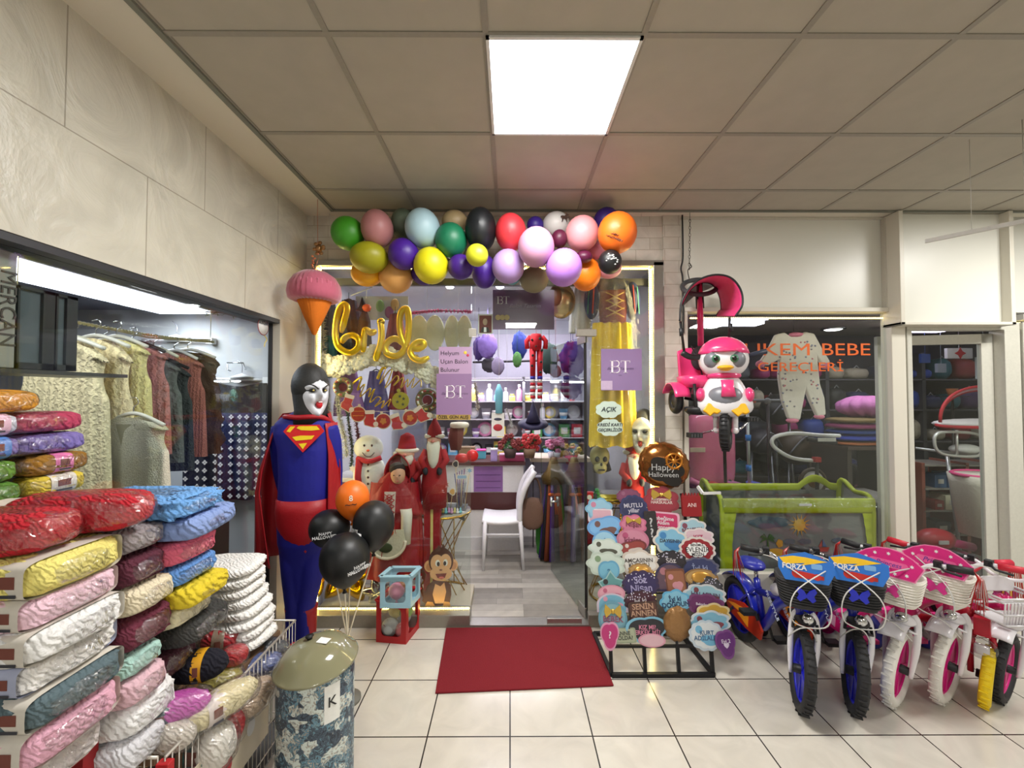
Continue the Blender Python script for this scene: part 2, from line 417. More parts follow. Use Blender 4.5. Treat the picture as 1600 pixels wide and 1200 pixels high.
# centre frame: brushed metal
fx0, fx1 = -1.40, 1.09
fr = MB(m_alu).b2((fx0, FY-.03, 0), (fx0+.03, FY+.06, z_h)).b2((fx1-.075, FY-.03, 0), (fx1, FY+.06, z_h)).b2((fx0, FY-.03, z_h-.03), (fx1, FY+.06, z_h+.01))
struct(fr.build('trim_shopfront_frame', bevel=.004))
DX0, DX1 = P(736, 600, FY).x, P(916, 600, FY).x
base = MB(K((150, 146, 136), .4, .7)).b2((fx0, FY-.06, 0), (DX0, FY+.08, .085)).b2((DX1, FY-.06, 0), (fx1, FY+.08, .085))
struct(base.build('trim_shopfront_base', bevel=.004))
slab('trim_threshold', (DX0, FY-.06, 0), (DX1, FY+.04, .018), m_alu)
slab('floor_display_left', (fx0+.03, FY+.08, 0.012), (DX0-.01, 3.38, .075), K((178, 170, 150), .4))
zt = P(800, 522, FY).z
struct(MB(GLASS).b2((fx0+.02, FY, .085), (DX0, FY+.01, z_h-.03)).build('window_2'))
struct(MB(GLASS).b2((DX1+.004, FY, .085), (fx1-.06, FY+.01, z_h-.03)).build('window_3'))
struct(MB(GLASS).b2((DX0+.002, FY, zt), (DX1-.002, FY+.01, z_h-.03)).build('window_4'))
# glass door standing open into the shop, hinged on the right
dm = T(DX1-.005, FY+.03, 0) @ Rz(102)
d = MB(clear((232, 240, 238), .06)).b2((0, -.005, .03), (.80, .005, zt-.01), dm).build('door_1')
struct(d)
h = MB(m_alu).b2((-.03, -.012, zt-.06), (.12, .012, zt-.005), dm).b2((-.01, -.012, .02), (.12, .012, .09), dm).build('patch_fitting', d, bevel=.003)
h = MB(CHROME)
for sgn in (-1, 1):
    h.tube([Vector((.70, sgn*.03, .62)), Vector((.70, sgn*.03, .70))], .011, M=dm)
h.tube([(.70, -.03, .66), (.70, .03, .66)], .009, M=dm)
h.build('door_handle', d)
e = MB(BLACK).b2((-.004, -.006, .03), (.004, .006, zt), dm).build('edge_seal', d)
pf = MB(K((190, 186, 176), .3, .7)).b2(P(901, 525, FY-.02), P(930, 516, FY+.03)).b2(P(732, 525, FY-.02), P(745, 515, FY+.03))
struct(pf.build('trim_glass_clamps', bevel=.003))
lb = MB(BLACK).b2((DX1-.003, FY-.001, .03), (DX1+.003, FY+.012, zt)); struct(lb.build('trim_glass_joint'))
fb = MB(m_alu).b2(P(855, 966, FY-.05)+Vector((0, 0, -.002)), P(908, 976, FY-.01)).build('trim_floor_hinge', bevel=.003); struct(fb)
# bead-lit LED strips
def led(name, segs, c, s, label, w=.010, pitch=.016):
    r = thing(name, label, 'light strip', segs[0][0])
    t = MB(K((235, 230, 205), .5)); b = MB(emis(c, s))
    for a, q in segs:
        a = Vector(a); q = Vector(q); L = (q-a).length; t.bar(a+Vector((0, .006, 0)), q+Vector((0, .006, 0)), .003, w)
        n = int(L/pitch)
        for i in range(n):
            p = a.lerp(q, (i+.5)/n); b.box(p, (.008, .006, .008))
    t.build('tape', r); b.build('lamp_beads', r)['kind'] = 'stuff'
yl = FY+.03
WARM = (255, 216, 120)
tl, tr = P(501, 419, yl), P(1015, 419, yl); zb = P(600, 951, yl).z
led('led_strip', [((tl.x, yl, zb), (tl.x, yl, tl.z)), ((tl.x, yl, tl.z), (tr.x, yl, tl.z)), ((tr.x, yl, tl.z), (tr.x, yl, zb)), ((tl.x, yl, zb), (DX0-.01, yl, zb))], WARM, 42.,
    'warm white beaded light strip running round the inside of the central shopfront frame')
# broad glow strip behind: aluminium channel catching the light
# ---- right shop window
RW0, RW1 = P(1073, 600, FY).x, P(1391, 600, FY).x; zw = P(1200, 488, FY).z
fw = MB(m_cream)
fw.b2((RW0-.03, FY-.03, 0), (RW0, FY+.06, zw)).b2((RW1-.01, FY-.03, 0), (RW1+.09, FY+.06, CZ-.02)).b2((RW0-.03, FY-.03, zw), (RW1, FY+.06, zw+.03)).b2((RW0, FY-.03, 0), (RW1, FY+.06, .35))
struct(fw.build('trim_right_window_frame', bevel=.004))
fw = MB(K((196, 192, 178), .4)).b2((RW1-.03, FY-.02, zw), (RW1-.012, FY+.02, CZ-.02)).b2((1.215, FY+.0, CZ-.02), (RW1, FY+.03, CZ-.002)).b2((1.215, FY-.0, 2.19), (RW1, FY+.022, 2.20)); struct(fw.build('trim_panel_beads', bevel=.003))
struct(MB(GLASS).b2((RW0, FY+.01, .35), (RW1-.01, FY+.018, zw)).build('window_5'))
led('led_strip', [(P(1078, 497, FY+.03), P(1380, 497, FY+.03))], (255, 220, 150), 12., 'warm beaded light strip along the top of the baby goods window')
a = P(1382, 500, FY+.03); led('led_strip', [(a, (a.x, a.y, .36))], (255, 205, 200), 26., 'pinkish beaded light strip down the right edge of the baby goods window', .014, .013)
# raised sign box over the door, blank white
q0, q1 = P(1400, 333, FY-.1), P(1583, 508, FY-.1)
r = thing('blank_sign_box', 'blank white sign box with a raised rim above the aluminium door', 'sign box', ((q0.x+q1.x)/2, FY-.05, q1.z))
MB(m_white).b2((q0.x+.02, FY-.06, q1.z+.02), (q1.x, FY+.02, CZ-.01)).build('face', r)
f = MB(m_cream).b2((q0.x, FY-.12, q1.z), (q0.x+.03, FY+.02, CZ-.01)).b2((q1.x-.03, FY-.12, q1.z), (q1.x, FY+.02, CZ-.01)).b2((q0.x, FY-.12, q1.z), (q1.x, FY+.02, q1.z+.02))
f.build('rim', r, bevel=.003)
# aluminium door bay to the right
m_dal = K((205, 204, 192), .4, .1)
A0, A1 = P(1413, 600, FY).x, P(1590, 600, FY).x; zd = P(1500, 516, FY).z
fw = MB(m_dal).b2((A0, FY-.03, 0), (A0+.035, FY+.06, zd)).b2((A1-.13, FY-.04, 0), (A1-.02, FY+.06, zd)).b2((A0, FY-.03, zd), (A1, FY+.06, zd+.05)).b2((A1-.01, FY-.05, 0), (A1+.02, FY+.06, zd+.05))
struct(fw.build('trim_door_frame', bevel=.004))
dm2 = T(A1-.13, FY+.05, 0) @ Rz(168)
d2 = MB(m_dal)
WD = .72
d2.b2((0, -.02, .02), (.07, .02, zd-.02), dm2).b2((WD-.07, -.02, .02), (WD, .02, zd-.02), dm2).b2((0, -.02, zd-.09), (WD, .02, zd-.02), dm2).b2((0, -.02, .02), (WD, .02, .12), dm2)
d2 = struct(d2.build('door_2', bevel=.003))
MB(GLASS).b2((.07, -.004, .12), (WD-.07, .004, zd-.09), dm2).build('pane', d2)
MB(K((220, 220, 212), .4)).b2((WD-.16, -.05, 1.02), (WD-.02, -.02, 1.12), dm2).build('lock_case', d2, bevel=.004)
# far right window
fw = MB(m_dal).b2((A1+.02, FY-.03, 2.13), (6, FY+.06, 2.17)).b2((A1+.02, FY-.03, 0), (6, FY+.05, .3)); struct(fw.build('trim_far_window_frame'))
struct(MB(GLASS).b2((A1+.02, FY, .3), (6, FY+.008, 2.13)).build('window_6'))
led('led_strip', [((A1+.04, FY+.03, 2.115), (5.2, FY+.03, 2.115))], (255, 220, 150), 10., 'warm beaded light strip over the far right window')
# tubes of light inside the shops
def lum(name, a, b, c, s, label, m=WHITE):
    r = thing(name, label, 'ceiling light', ((a[0]+b[0])/2, (a[1]+b[1])/2, b[2]))
    MB(m).b2((a[0]-.02, a[1]-.02, a[2]), (b[0]+.02, b[1]+.02, a[2]+.03)).build('housing', r)
    MB(emis(c, s)).b2((a[0], a[1], b[2]), (b[0], b[1], a[2])).build('diffuser', r, bevel=.004)
lum('strip_light', (-2.92, 2.1, 2.29), (-2.5, 3.47, 2.27), (232, 232, 255), 7., 'long cool white light box on the ceiling behind the knitwear window')
lum('strip_light', (P(1100, 520, 3.8).x, 3.75, 2.27), (P(1190, 520, 3.8).x, 3.9, 2.24), (235, 230, 255), 7., 'white tube light in the baby goods shop behind the hanging tricycle')
lum('strip_light', (P(1433, 530, 4.2).x, 4.1, 2.27), (P(1480, 530, 4.2).x, 4.3, 2.24), (235, 225, 255), 7., 'white tube light seen through the aluminium door')
lum('strip_light', (P(1577, 530, 4.2).x, 4.1, 2.27), (P(1640, 530, 4.2).x, 4.3, 2.24), (225, 225, 255), 7., 'bluish tube light at the far right of the baby shop')
for i, (px, py, yy, s_, nm) in enumerate(((703, 444, 3.55, 40., 'left one of the two small bright ceiling spots above the shop doorway'), (781, 443, 3.55, 40., 'right one of the two small bright ceiling spots above the shop doorway'), (1302, 519, 4.6, 5., 'dim round ceiling light behind the baby goods window'))):
    p = P(px, py, yy); zc = 2.54 if i < 2 else 2.34
    r = thing('ceiling_spot', nm, 'ceiling light', (p.x, yy, zc-.03), 'ceiling spots')
    rr = .035 if i < 2 else .09
    MB(CHROME).lathe([(rr*1.3, -.02), (rr*1.3, 0), (rr*1.0, 0)], 20, T(p.x, yy, zc)).build('rim', r)
    MB(emis((255, 250, 255), s_)).lathe([(0, -.035), (rr*.7, -.03), (rr, -.018), (rr, -.01)], 20, T(p.x, yy, zc)).build('lens', r)
# ================================================================ BALLOONS OVER THE ENTRANCE
def latex(c, **k): return K(tuple(int(q*.94) for q in c), .46, kind='plain', scale=4, var=.04)
def balloon_mb(mb, c, rx, rz, roll=0, ry=None, M=None):
    """latex balloon: fuller at the top, drawn to a neck and knot at the bottom"""
    prof = []
    n = 14
    for i in range(n+1):
        t = pi*i/n; z = -cos(t); r = sin(t)*(1+.10*z) if z > -.2 else sin(t)*(1+.10*z)*(1-.25*((-z-.2)/.8)**2)
        prof.append((max(r, .0)*rx, z*rz))
    prof[0] = (.012*rx/.1, -rz*1.0)
    prof = [(.012, -rz-.022), (.005, -rz-.008)]+prof
    MM = T(c) @ Ry(roll)
    if M: MM = M @ MM
    mb.lathe(prof, 24, MM, sq=(ry or rx)/rx)
BL = [
 (135, 167, 152, 160, (62, 150, 28), 'bright green', 0), (275, 145, 150, 178, (186, 124, 124), 'dusty rose', 0), (400, 125, 115, 145, (104, 118, 98), 'dull sage', 1),
 (495, 145, 165, 187, (172, 204, 214), 'pale blue', 0), (235, 285, 178, 146, (160, 156, 20), 'olive yellow', 0), (225, 358, 148, 125, (240, 172, 20), 'amber', 1),
 (365, 372, 160, 162, (226, 166, 92), 'peach', 1), (400, 268, 146, 150, (66, 22, 140), 'purple', 0), (500, 362, 120, 110, (60, 20, 125), 'dark purple', 1),
 (535, 322, 164, 176, (224, 214, 20), 'lemon yellow', 0), (648, 112, 125, 110, (196, 172, 128), 'beige', 1), (632, 203, 152, 168, (22, 116, 80), 'emerald green', 0),
 (773, 150, 150, 206, (20, 24, 28), 'black', 0), (755, 273, 108, 108, (196, 196, 40), 'small lime', -1), (675, 330, 122, 122, (66, 26, 130), 'violet', 0),
 (790, 350, 122, 162, (70, 30, 140), 'deep violet', 1), (918, 160, 150, 180, (228, 58, 68), 'coral red', 0), (905, 325, 158, 165, (182, 150, 212), 'lilac', 0),
 (1035, 130, 82, 84, (58, 34, 140), 'small indigo', 1), (1135, 125, 132, 122, (226, 226, 222), 'white horse-printed', 1), (1040, 232, 176, 192, (206, 152, 182), 'mauve pink', -1),
 (1150, 195, 76, 90, (92, 24, 56), 'small maroon', 0), (1258, 168, 160, 170, (246, 164, 170), 'light pink', 0), (1030, 390, 140, 126, (142, 132, 104), 'taupe', 1),
 (1170, 330, 174, 182, (184, 128, 224), 'orchid', -1), (1270, 280, 80, 60, (92, 22, 60), 'tiny plum', 0), (1278, 365, 142, 160, (245, 130, 10), 'tangerine', 1),
 (1378, 108, 124, 130, (56, 30, 120), 'dark indigo', 1), (1430, 165, 186, 196, (250, 116, 24), 'big orange', -1), (1395, 305, 112, 116, (18, 18, 20), 'black white-dotted', -1),
 (1390, 335, 118, 100, (228, 160, 180), 'rose pink', 1), (925, 385, 70, 60, (110, 170, 180), 'small teal', 1), (1325, 250, 90, 90, (222, 140, 160), 'small salmon', 1)]
hints = {'bright green': 'at the far left end of the garland', 'dusty rose': 'next to the bright green one', 'dull sage': 'half hidden behind the pale blue one', 'pale blue': 'in the upper row over the window',
 'olive yellow': 'in the lower row at the left end', 'amber': 'peeping out below the olive one', 'peach': 'hanging lowest in the left half', 'purple': 'between the olive and lemon ones', 'dark purple': 'mostly hidden behind the lemon one',
 'lemon yellow': 'in the lower row left of centre', 'beige': 'behind the emerald one', 'emerald green': 'between pale blue and black ones', 'black': 'tall, in the middle of the upper row', 'small lime': 'round, in front of the black one',
 'violet': 'below the emerald one', 'deep violet': 'hanging low right of the lime one', 'coral red': 'right of the tall black one', 'lilac': 'in the lower row below the coral red one', 'small indigo': 'above the mauve one',
 'white horse-printed': 'with a dark prancing horse on it', 'mauve pink': 'large, in front at the middle right', 'small maroon': 'between mauve and light pink ones', 'light pink': 'next to the big orange one',
 'taupe': 'lowest, under the mauve one', 'orchid': 'large, at the lower right', 'tiny plum': 'squeezed right of the orchid one', 'tangerine': 'lowest at the right end', 'dark indigo': 'behind the big orange one',
 'big orange': 'at the far right end with dark print', 'black white-dotted': 'below the big orange one', 'rose pink': 'behind the dotted black one', 'small teal': 'behind the lilac one', 'small salmon': 'under the light pink one'}
for (cx, cy, ww, hh, c, nm, dep) in BL:
    Y = 2.62+.14*dep; sc_ = Y/650
    ctr = P(500+cx/3.077, 310+cy/3.077, Y); rx = ww/3.077/2*sc_; rz = hh/3.077/2*sc_
    roll = random.uniform(-18, 18)
    r = thing('balloon', f'{nm} balloon of the garland, {hints[nm]}', 'balloon', (ctr.x, ctr.y, ctr.z-rz), 'balloons of the entrance garland')
    mb = MB(latex(c)); ln_ = max(rx, rz)*1.08; balloon_mb(mb, (0, 0, 0), rx, ln_, ry=rz, M=T(ctr+Vector((0, .1*ln_, 0))) @ Rz(random.uniform(-12, 12)) @ Rx(90+random.uniform(-8, 22))); mb.build('balloon_skin', r)
    MB(K((200, 200, 195), .5)).tube([ctr+Vector((0, rx*.9, 0)), Vector((ctr.x, 2.86, ctr.z+.06)), Vector((ctr.x, 2.93, 2.80))], .0012, 4).build('tie', r)
    if 'horse' in nm:
        q = MB(K((70, 50, 40), .6)); MM = T(ctr+Vector((.045, -rx*.93, .005))) @ Rz(22) @ Rx(90)
        q.prism([(x*.0055, y*.0055) for x, y in [(-3, 0), (-4, 1), (-5, 0), (-5, 2), (-3, 3), (0, 3), (2, 5), (3, 7), (4, 6), (6, 5), (4, 4), (4, 2), (7, 3), (6, 1), (4, 1), (3, -1), (4, -3), (3, -4), (2, -1), (-1, 0), (-2, -3), (-4, -5), (-3, -2)]], .002, MM)
        q.build('horse_print', r, label='dark prancing horse print')
    if nm == 'big orange':
        q = MB(K((110, 50, 10), .6))
        for k, t in enumerate(('HAPPY', 'HALLOWEEN')): q.text(t, .019, T(ctr+Vector((-.045, -rx*.9, -.05-.022*k))) @ Rz(-25) @ Rx(68) @ Rz(-35), .003)
        q.build('print', r, label='dark happy halloween print')
    if 'dotted' in nm:
        q = MB(WHITE)
        for k in range(14):
            a = random.uniform(0, 6.28); rr = random.uniform(0, .75)*rx*.8
            x = cos(a)*rr; z = sin(a)*rr; y = -math.sqrt(max(0, 1-(x/rx)**2-(z/rz)**2))*rx
            q.ell(ctr+Vector((x, y, z)), (.006, .003, .004), 8, 6)
        q.build('dots', r, label='white dots')
# nylon line carrying the garland
ln = MB(K((190, 190, 185), .5)).tube(spline([P(515, 352, 2.7), P(640, 362, 2.74), P(780, 378, 2.74), P(900, 368, 2.74), P(1002, 352, 2.7)], 6), .0012, 6)
for px in (515, 1002): ln.tube([P(px, 352, 2.7), P(px, 333, 2.92)], .0012, 6)
tag(ln.build('garland_string'), 'thin clear string carrying the balloon garland under the ceiling', 'string')

# ================================================================ HONEYCOMB ICE CREAM
c0 = P(492, 430, 2.6); s_ = 2.6/650
r = thing('paper_ice_cream_cone', 'pink and orange honeycomb paper ice cream cone hanging left of the window', 'paper decoration', (c0.x, 2.6, P(492, 524, 2.6).z))
top = MB(K((196, 96, 120), .8, sheen=.5)); 
def comb(a, z): return 1+.055*(1 if int(a/(2*pi)*60+.01) % 2 else -1)
pz = lambda y: P(492, y, 2.6).z-0
top.lathe([(.0, pz(424)), (18*s_, pz(426)), (29*s_, pz(434)), (36*s_, pz(446)), (38*s_, pz(458)), (36*s_, pz(468)), (27*s_, pz(472)), (15*s_, pz(456))], 60, T(c0.x, 2.6, 0), fn=comb).build('scoop', r)
for k in range(20):
    pass
cone = MB(K((226, 120, 20), .8)).lathe([(25*s_, pz(455)), (24*s_, pz(470)), (14*s_, pz(496)), (3*s_, pz(522)), (.0, pz(524))], 60, T(c0.x, 2.6, 0), fn=comb).build('cone', r)
fr_ = MB(K((206, 110, 135), .8, sheen=.5))
for k in range(44):
    a = 2*pi*k/44
    for q in (0, 1):
        zz = pz(447 + 13*q); rr = (34-1*q)*s_
        fr_.ell((c0.x+rr*cos(a), 2.6+rr*sin(a), zz), (.008, .008, .022), 6, 5)
fr_.build('ruffle', r)
st = MB(K((200, 120, 90), .3, .6)).tube([(c0.x, 2.6, pz(424)), P(497, 405, 2.62), P(496, 335, 2.7), Vector((P(496, 335, 2.7).x, 2.7, CZ))], .0015, 6)
for k in range(9): st.ell(P(492+random.uniform(-4, 6), 424-3.4*k, 2.6), (.009, .009, .006), 6, 5)
st.build('string', r)
bell = MB(K((150, 110, 70), .3, .8)).ell(P(498, 388, 2.62), (.022, .02, .03), 12, 8)
for k in range(7): bell.ell(P(498+7*cos(k), 388+9*sin(k), 2.6), (.014, .006, .012), 6, 5, None)
tag(bell.build('bell_charm'), 'small brassy charm dangling above the paper ice cream cone', 'ornament')

# ================================================================ CAPED COSTUME FIGURE
mY = 2.43; ms = mY/650
X = lambda px: P(px, 600, mY).x
Z = lambda py: P(470, py, mY).z
r = thing('costume_figure', 'costume figure in blue suit, red cape and white mask, beside the left pier', 'mannequin', (X(472), mY, 0))
m_blue = K((10, 14, 132), .7, kind='cloth', scale=9, bump=.9, var=.2); m_cape = K((158, 8, 24), .5, kind='cloth', scale=120, bump=.15, var=.15)
b = MB(m_blue)
def L_(rows, cy=mY): return [((X(a)+X(c))/2, cy, Z(y), (X(c)-X(a))/2, dy) for (a, c, y, dy) in rows]
b.loft(L_([(462, 488, 936, .05), (450, 500, 880, .07), (441, 519, 845, .11), (440, 521, 815, .12), (441, 519, 780, .118), (442, 520, 740, .12), (440, 522, 700, .125), (432, 523, 676, .115), (433, 521, 662, .10), (442, 515, 652, .08), (458, 504, 645, .06), (468, 498, 638, .045), (470, 494, 615, .045)]), 28, e=2.4)
# legs
for (x0, x1, x2, x3) in ((441, 479, 452, 478), (478, 517, 470, 494)):
    b.loft([((X(x0)+X(x1))/2, mY, Z(840), (X(x1)-X(x0))/2, .085), ((X(x0)*.6+X(x2)*.4+X(x1)*.6+X(x3)*.4)/2, mY, Z(895), .062, .07), ((X(x2)+X(x3))/2, mY, Z(950), .048, .055), ((X(x2)+X(x3))/2, mY+.01, Z(985), .05, .058), ((X(x2)+X(x3))/2, mY+.01, Z(1035), .034, .036), ((X(x2)+X(x3))/2, mY+.01, .05, .034, .036)], 20)
# arms bent behind the back
for sg, xs, xe, xw in ((-1, 443, 437, 440), (1, 511, 517, 512)):
    b.tube(spline([(X(xs), mY, Z(668)), (X(xe), mY+.02, Z(700)), (X(xe), mY+.05, Z(745)), (X(xw), mY+.10, Z(790))], 4), [.062, .062, .061, .06, .057, .055, .053, .052, .05, .048, .046, .044, .042], 14)
b.build('suit', r, remesh=.009)
br = MB(m_cape).loft(L_([(439, 521, 776, .128), (438, 522, 795, .130), (440, 521, 815, .128), (446, 518, 832, .12), (466, 508, 852, .10), (480, 500, 864, .08)]), 28, e=2.4)
br.build('briefs', r)
bt = MB(m_cape)
for cx in (465, 483):
    bt.loft([(X(cx), mY+.01, Z(948), .056, .064), (X(cx), mY+.01, Z(956), .053, .06), (X(cx), mY+.012, Z(1010), .045, .05), (X(cx), mY+.01, .09, .04, .045), (X(cx), mY-.02, .05, .045, .09), (X(cx), mY-.04, .012, .048, .12), (X(cx), mY-.04, .0, .048, .12)], 18)
bt.build('boots', r)
# hands closed behind the hip, five fingers each
for cx in (440, 512):
    hd = MB(K((205, 170, 145), .6))
    p = Vector((X(cx), mY+.11, Z(798)))
    hd.ell(p, (.026, .016, .04), 12, 8)
    for k, L in enumerate((.034, .042, .04, .032)):
        a = p+Vector((-.019+.0125*k, .0, -.034)); hd.tube([a, a+Vector((0, -.006, -L*.6)), a+Vector((0, -.02, -L))], [.0075, .007, .006], 8)
    hd.tube([p+Vector((.02, -.004, .01)), p+Vector((.036, -.012, -.014)), p+Vector((.034, -.02, -.034))], [.009, .008, .007], 8)
    hd.build('hand', r)
# cape
def cape(u, v):
    # u across, v down
    yt = 646+ (878-646)*v
    left = 446-38*min(1, v*2.2)**.7; right = 515+17*min(1, v*3)**.7-3*v
    x = left+(right-left)*u
    fold = .016*sin(u*26+v*1.5)*min(1, v*3)
    back = .045+.09*math.sin(pi*min(max(u, 0), 1))**.6+.03*v
    wrap = -.07*(abs(2*u-1)**6)*(1-v*.4)
    # sides come forward over the shoulders
    return (X(x), mY+back+wrap+fold, Z(yt)+.02*sin(pi*u)*(1-v))
cp = MB(m_cape).grid(cape, 60, 30)
# collar band crossing the chest top
cp.tube(spline([(X(443), mY+.02, Z(655)), (X(458), mY-.075, Z(650)), (X(478), mY-.10, Z(651)), (X(498), mY-.09, Z(650)), (X(512), mY-.05, Z(652)), (X(520), mY+.04, Z(665))], 5), .012, 10)
def flank(u, v):  # left fall of the cape seen in front of the arm
    yt = 655+(876-655)*v; l = 440-32*min(1, v*2)**.8; w_ = 3+5*v+32*max(0, v-.35)
    return (X(l+(w_+6*min(1, v*3))*u), mY-.05+.05*(1-u)-.05*min(1, v*3)+.012*sin(u*9+v*2), Z(yt))
cp.grid(flank, 10, 24)
cp.grid(lambda u, v: (X(517+5*min(1, v*3)+(7+3*v)*u), mY-.07+.10*u+.006*sin(u*9+v*3), Z(660+150*v)), 6, 16)
cp.build('cape', r, solid=.004)
# shield emblem: plain red and yellow stand-in
em = MB(K((200, 20, 26), .5)); FMm = T(X(493), mY-.128, Z(673)) @ Rz(6) @ Rx(84) @ S(1.28, 1.28, 1)
sh = [(-.062, .034), (-.084, .006), (0, -.084), (.084, .006), (.062, .034)]
q = MB(K((200, 20, 26), .5)).prism(sh, .005, FMm)
q.use(K((235, 205, 30), .5))
q.prism([(-.055, .027), (-.036, .027), (-.056, .002), (-.07, .006)], .007, FMm).prism([(-.022, .028), (.052, .028), (.066, .012), (.03, .009), (-.012, .011), (-.03, .02)], .007, FMm)
q.prism([(-.046, -.018), (-.012, -.012), (.03, -.013), (.045, -.012), (.034, -.028), (-.03, -.034)], .007, FMm).prism([(-.018, -.047), (.016, -.044), (0, -.07)], .007, FMm)
q.build('chest_shield', r, label='red and yellow shield patch')
# hood and mask
hm = T(X(494), mY-.03, Z(612)) @ Rz(46) @ S(1.08)
hood = MB(K((34, 34, 34), .6, kind='cloth', scale=60, bump=.3))
hood.ell((-.005, .035, .03), (.092, .105, .125), 24, 14, hm).loft([(0, .03, -.17, .10, .085), (0, .03, -.10, .082, .085), (0, .035, -.02, .09, .10), (0, .035, .05, .088, .10)], 24, hm)
hood.build('hood', r)
def face(u, v):
    x = (u-.5)*2; z = 1-2*v
    wv = .070*(1-.42*max(0, -z)**1.5)*(math.sqrt(max(0.02, 1-max(0, z)**3)))
    X_ = x*wv; Z_ = .115*z-.02
    y = -.075*math.sqrt(max(0, 1-x*x*.92))+.0
    nose = .045*math.exp(-((x*wv)/.013)**2)*math.exp(-((z-.05+.0)/.24)**2) if z < .5 else 0
    brow = .014*math.exp(-((z-.38)/.10)**2)*(1-.3*abs(x))
    eye = -.018*(math.exp(-((abs(x)-.42)/.2)**2-((z-.22)/.11)**2))
    cheek = .012*math.exp(-((abs(x)-.5)/.2)**2-((z+.12)/.2)**2)
    mouth = -.022*math.exp(-(x/.35)**2-((z+.42)/.13)**2)
    chin = .022*math.exp(-(x/.4)**2-((z+.85)/.16)**2)
    return (X_, y-nose-brow-eye-cheek-mouth-chin+.028*abs(z)**3, Z_)
mk = MB(K((214, 216, 224), .4, coat=.3)).grid(face, 40, 52, hm).build('mask', r)
ft = MB(BLACK)
for sg in (-1, 1):
    ft.tube(spline([(sg*.010, -.093, .012), (sg*.026, -.092, .026), (sg*.044, -.078, .036), (sg*.056, -.06, .034)], 4), [.002]+[.0035]*6+[.003]*5+[.001], 6, M=hm)
    ft.ell((sg*.030, -.070, .006), (.014, .010, .0075), 12, 8, hm)
ft.build('brows', mk, label='black brows and eye holes')
for sg in (-1, 1): MB(K((220, 200, 110), .3)).ell((sg*.030, -.075, .006), (.007, .008, .005), 10, 8, hm).build('eye', mk)
mo = MB(K((190, 26, 40), .4)).ell((.003, -.068, -.068), (.017, .014, .02), 14, 8, hm); mo.use(WHITE).box((.003, -.083, -.054), (.018, .004, .005), hm).build('mouth', mk, label='red open mouth with teeth')

# ================================================================ BALLOON BUNCH by the paper bin
def deco_balloon(px, py, wpx, hpx, Y, c, label, prints):
    k = Y/650; ctr = P(px, py, Y); rx = wpx/2*k; rz = hpx/2*k
    r = thing('balloon', label, 'balloon', (ctr.x, ctr.y, ctr.z-rz), 'halloween balloons on sticks')
    mb = MB(latex(c)); balloon_mb(mb, ctr, rx, rz); mb.build('balloon_skin', r)
    for (txts, dx, dz, yw, sz, col) in prints:
        q = MB(K(col, .5))
        for i, t in enumerate(txts):
            q.text(t, sz, T(ctr) @ Rz(yw) @ T(0, 0, dz-i*sz*.85) @ Rx(90) @ T(0, 0, rx*.965) @ Rz(4), .004)
        q.build('print', r, label='happy halloween print')
    s = MB(K((232, 222, 196), .35, alpha=.85)); e = P(543+(px-545)*.06, 990, Y+.03)
    s.tube([ctr+Vector((0, 0, -rz-.01)), e, Vector((e.x, e.y, .02))], .004, 8).build('stick', r)
deco_balloon(515, 827, 60, 60, 2.24, (18, 20, 22), 'black balloon on a stick, left of the bunch beside the caped figure', [(('HAPPY', 'HALLOWEEN'), 0, .008, 12, .021, (215, 215, 215))])
deco_balloon(584, 822, 62, 78, 2.22, (18, 20, 22), 'black balloon on a stick, right of the bunch beside the red hooded figure', [(('HAPPY', 'HALLOWEEN'), 0, .0, -44, .02, (215, 215, 215))])
deco_balloon(539, 876, 74, 84, 2.08, (18, 20, 22), 'lowest and largest black balloon on a stick, in front of the gold star', [(('HAPPY', 'HALLOWEEN'), 0, -.0, 56, .021, (215, 215, 215))])
deco_balloon(551, 782, 50, 62, 2.26, (236, 112, 16), 'orange balloon on a stick, topmost of the halloween bunch', [(('8',), 0, .03, 15, .04, (240, 235, 220)), (('~~',), 0, .0, 15, .05, (40, 20, 10))])
# weight that the sticks stand in
bw = MB(K((120, 118, 110), .5)).lathe([(.07, 0), (.07, .015), (.02, .03), (.02, .05), (0, .05)], 24, T(P(543, 990, 2.22).x, 2.22, 0)); tag(bw.build('stick_base'), 'round base holding the balloon sticks behind the paper bin', 'balloon stand')

# ================================================================ RED DOORMAT
mp = [PZ(697, 983), PZ(923, 981), PZ(959, 1073), PZ(680, 1085)]
m_mat = K((126, 6, 24), .95, kind='cloth', scale=320, bump=.9, var=.35)
q = MB(m_mat).prism([(p.x, p.y) for p in mp[::-1]], .010, z0=.001)
tag(q.build('doormat', bevel=.003), 'plain dark red doormat on the tiles before the shop doorway', 'doormat')

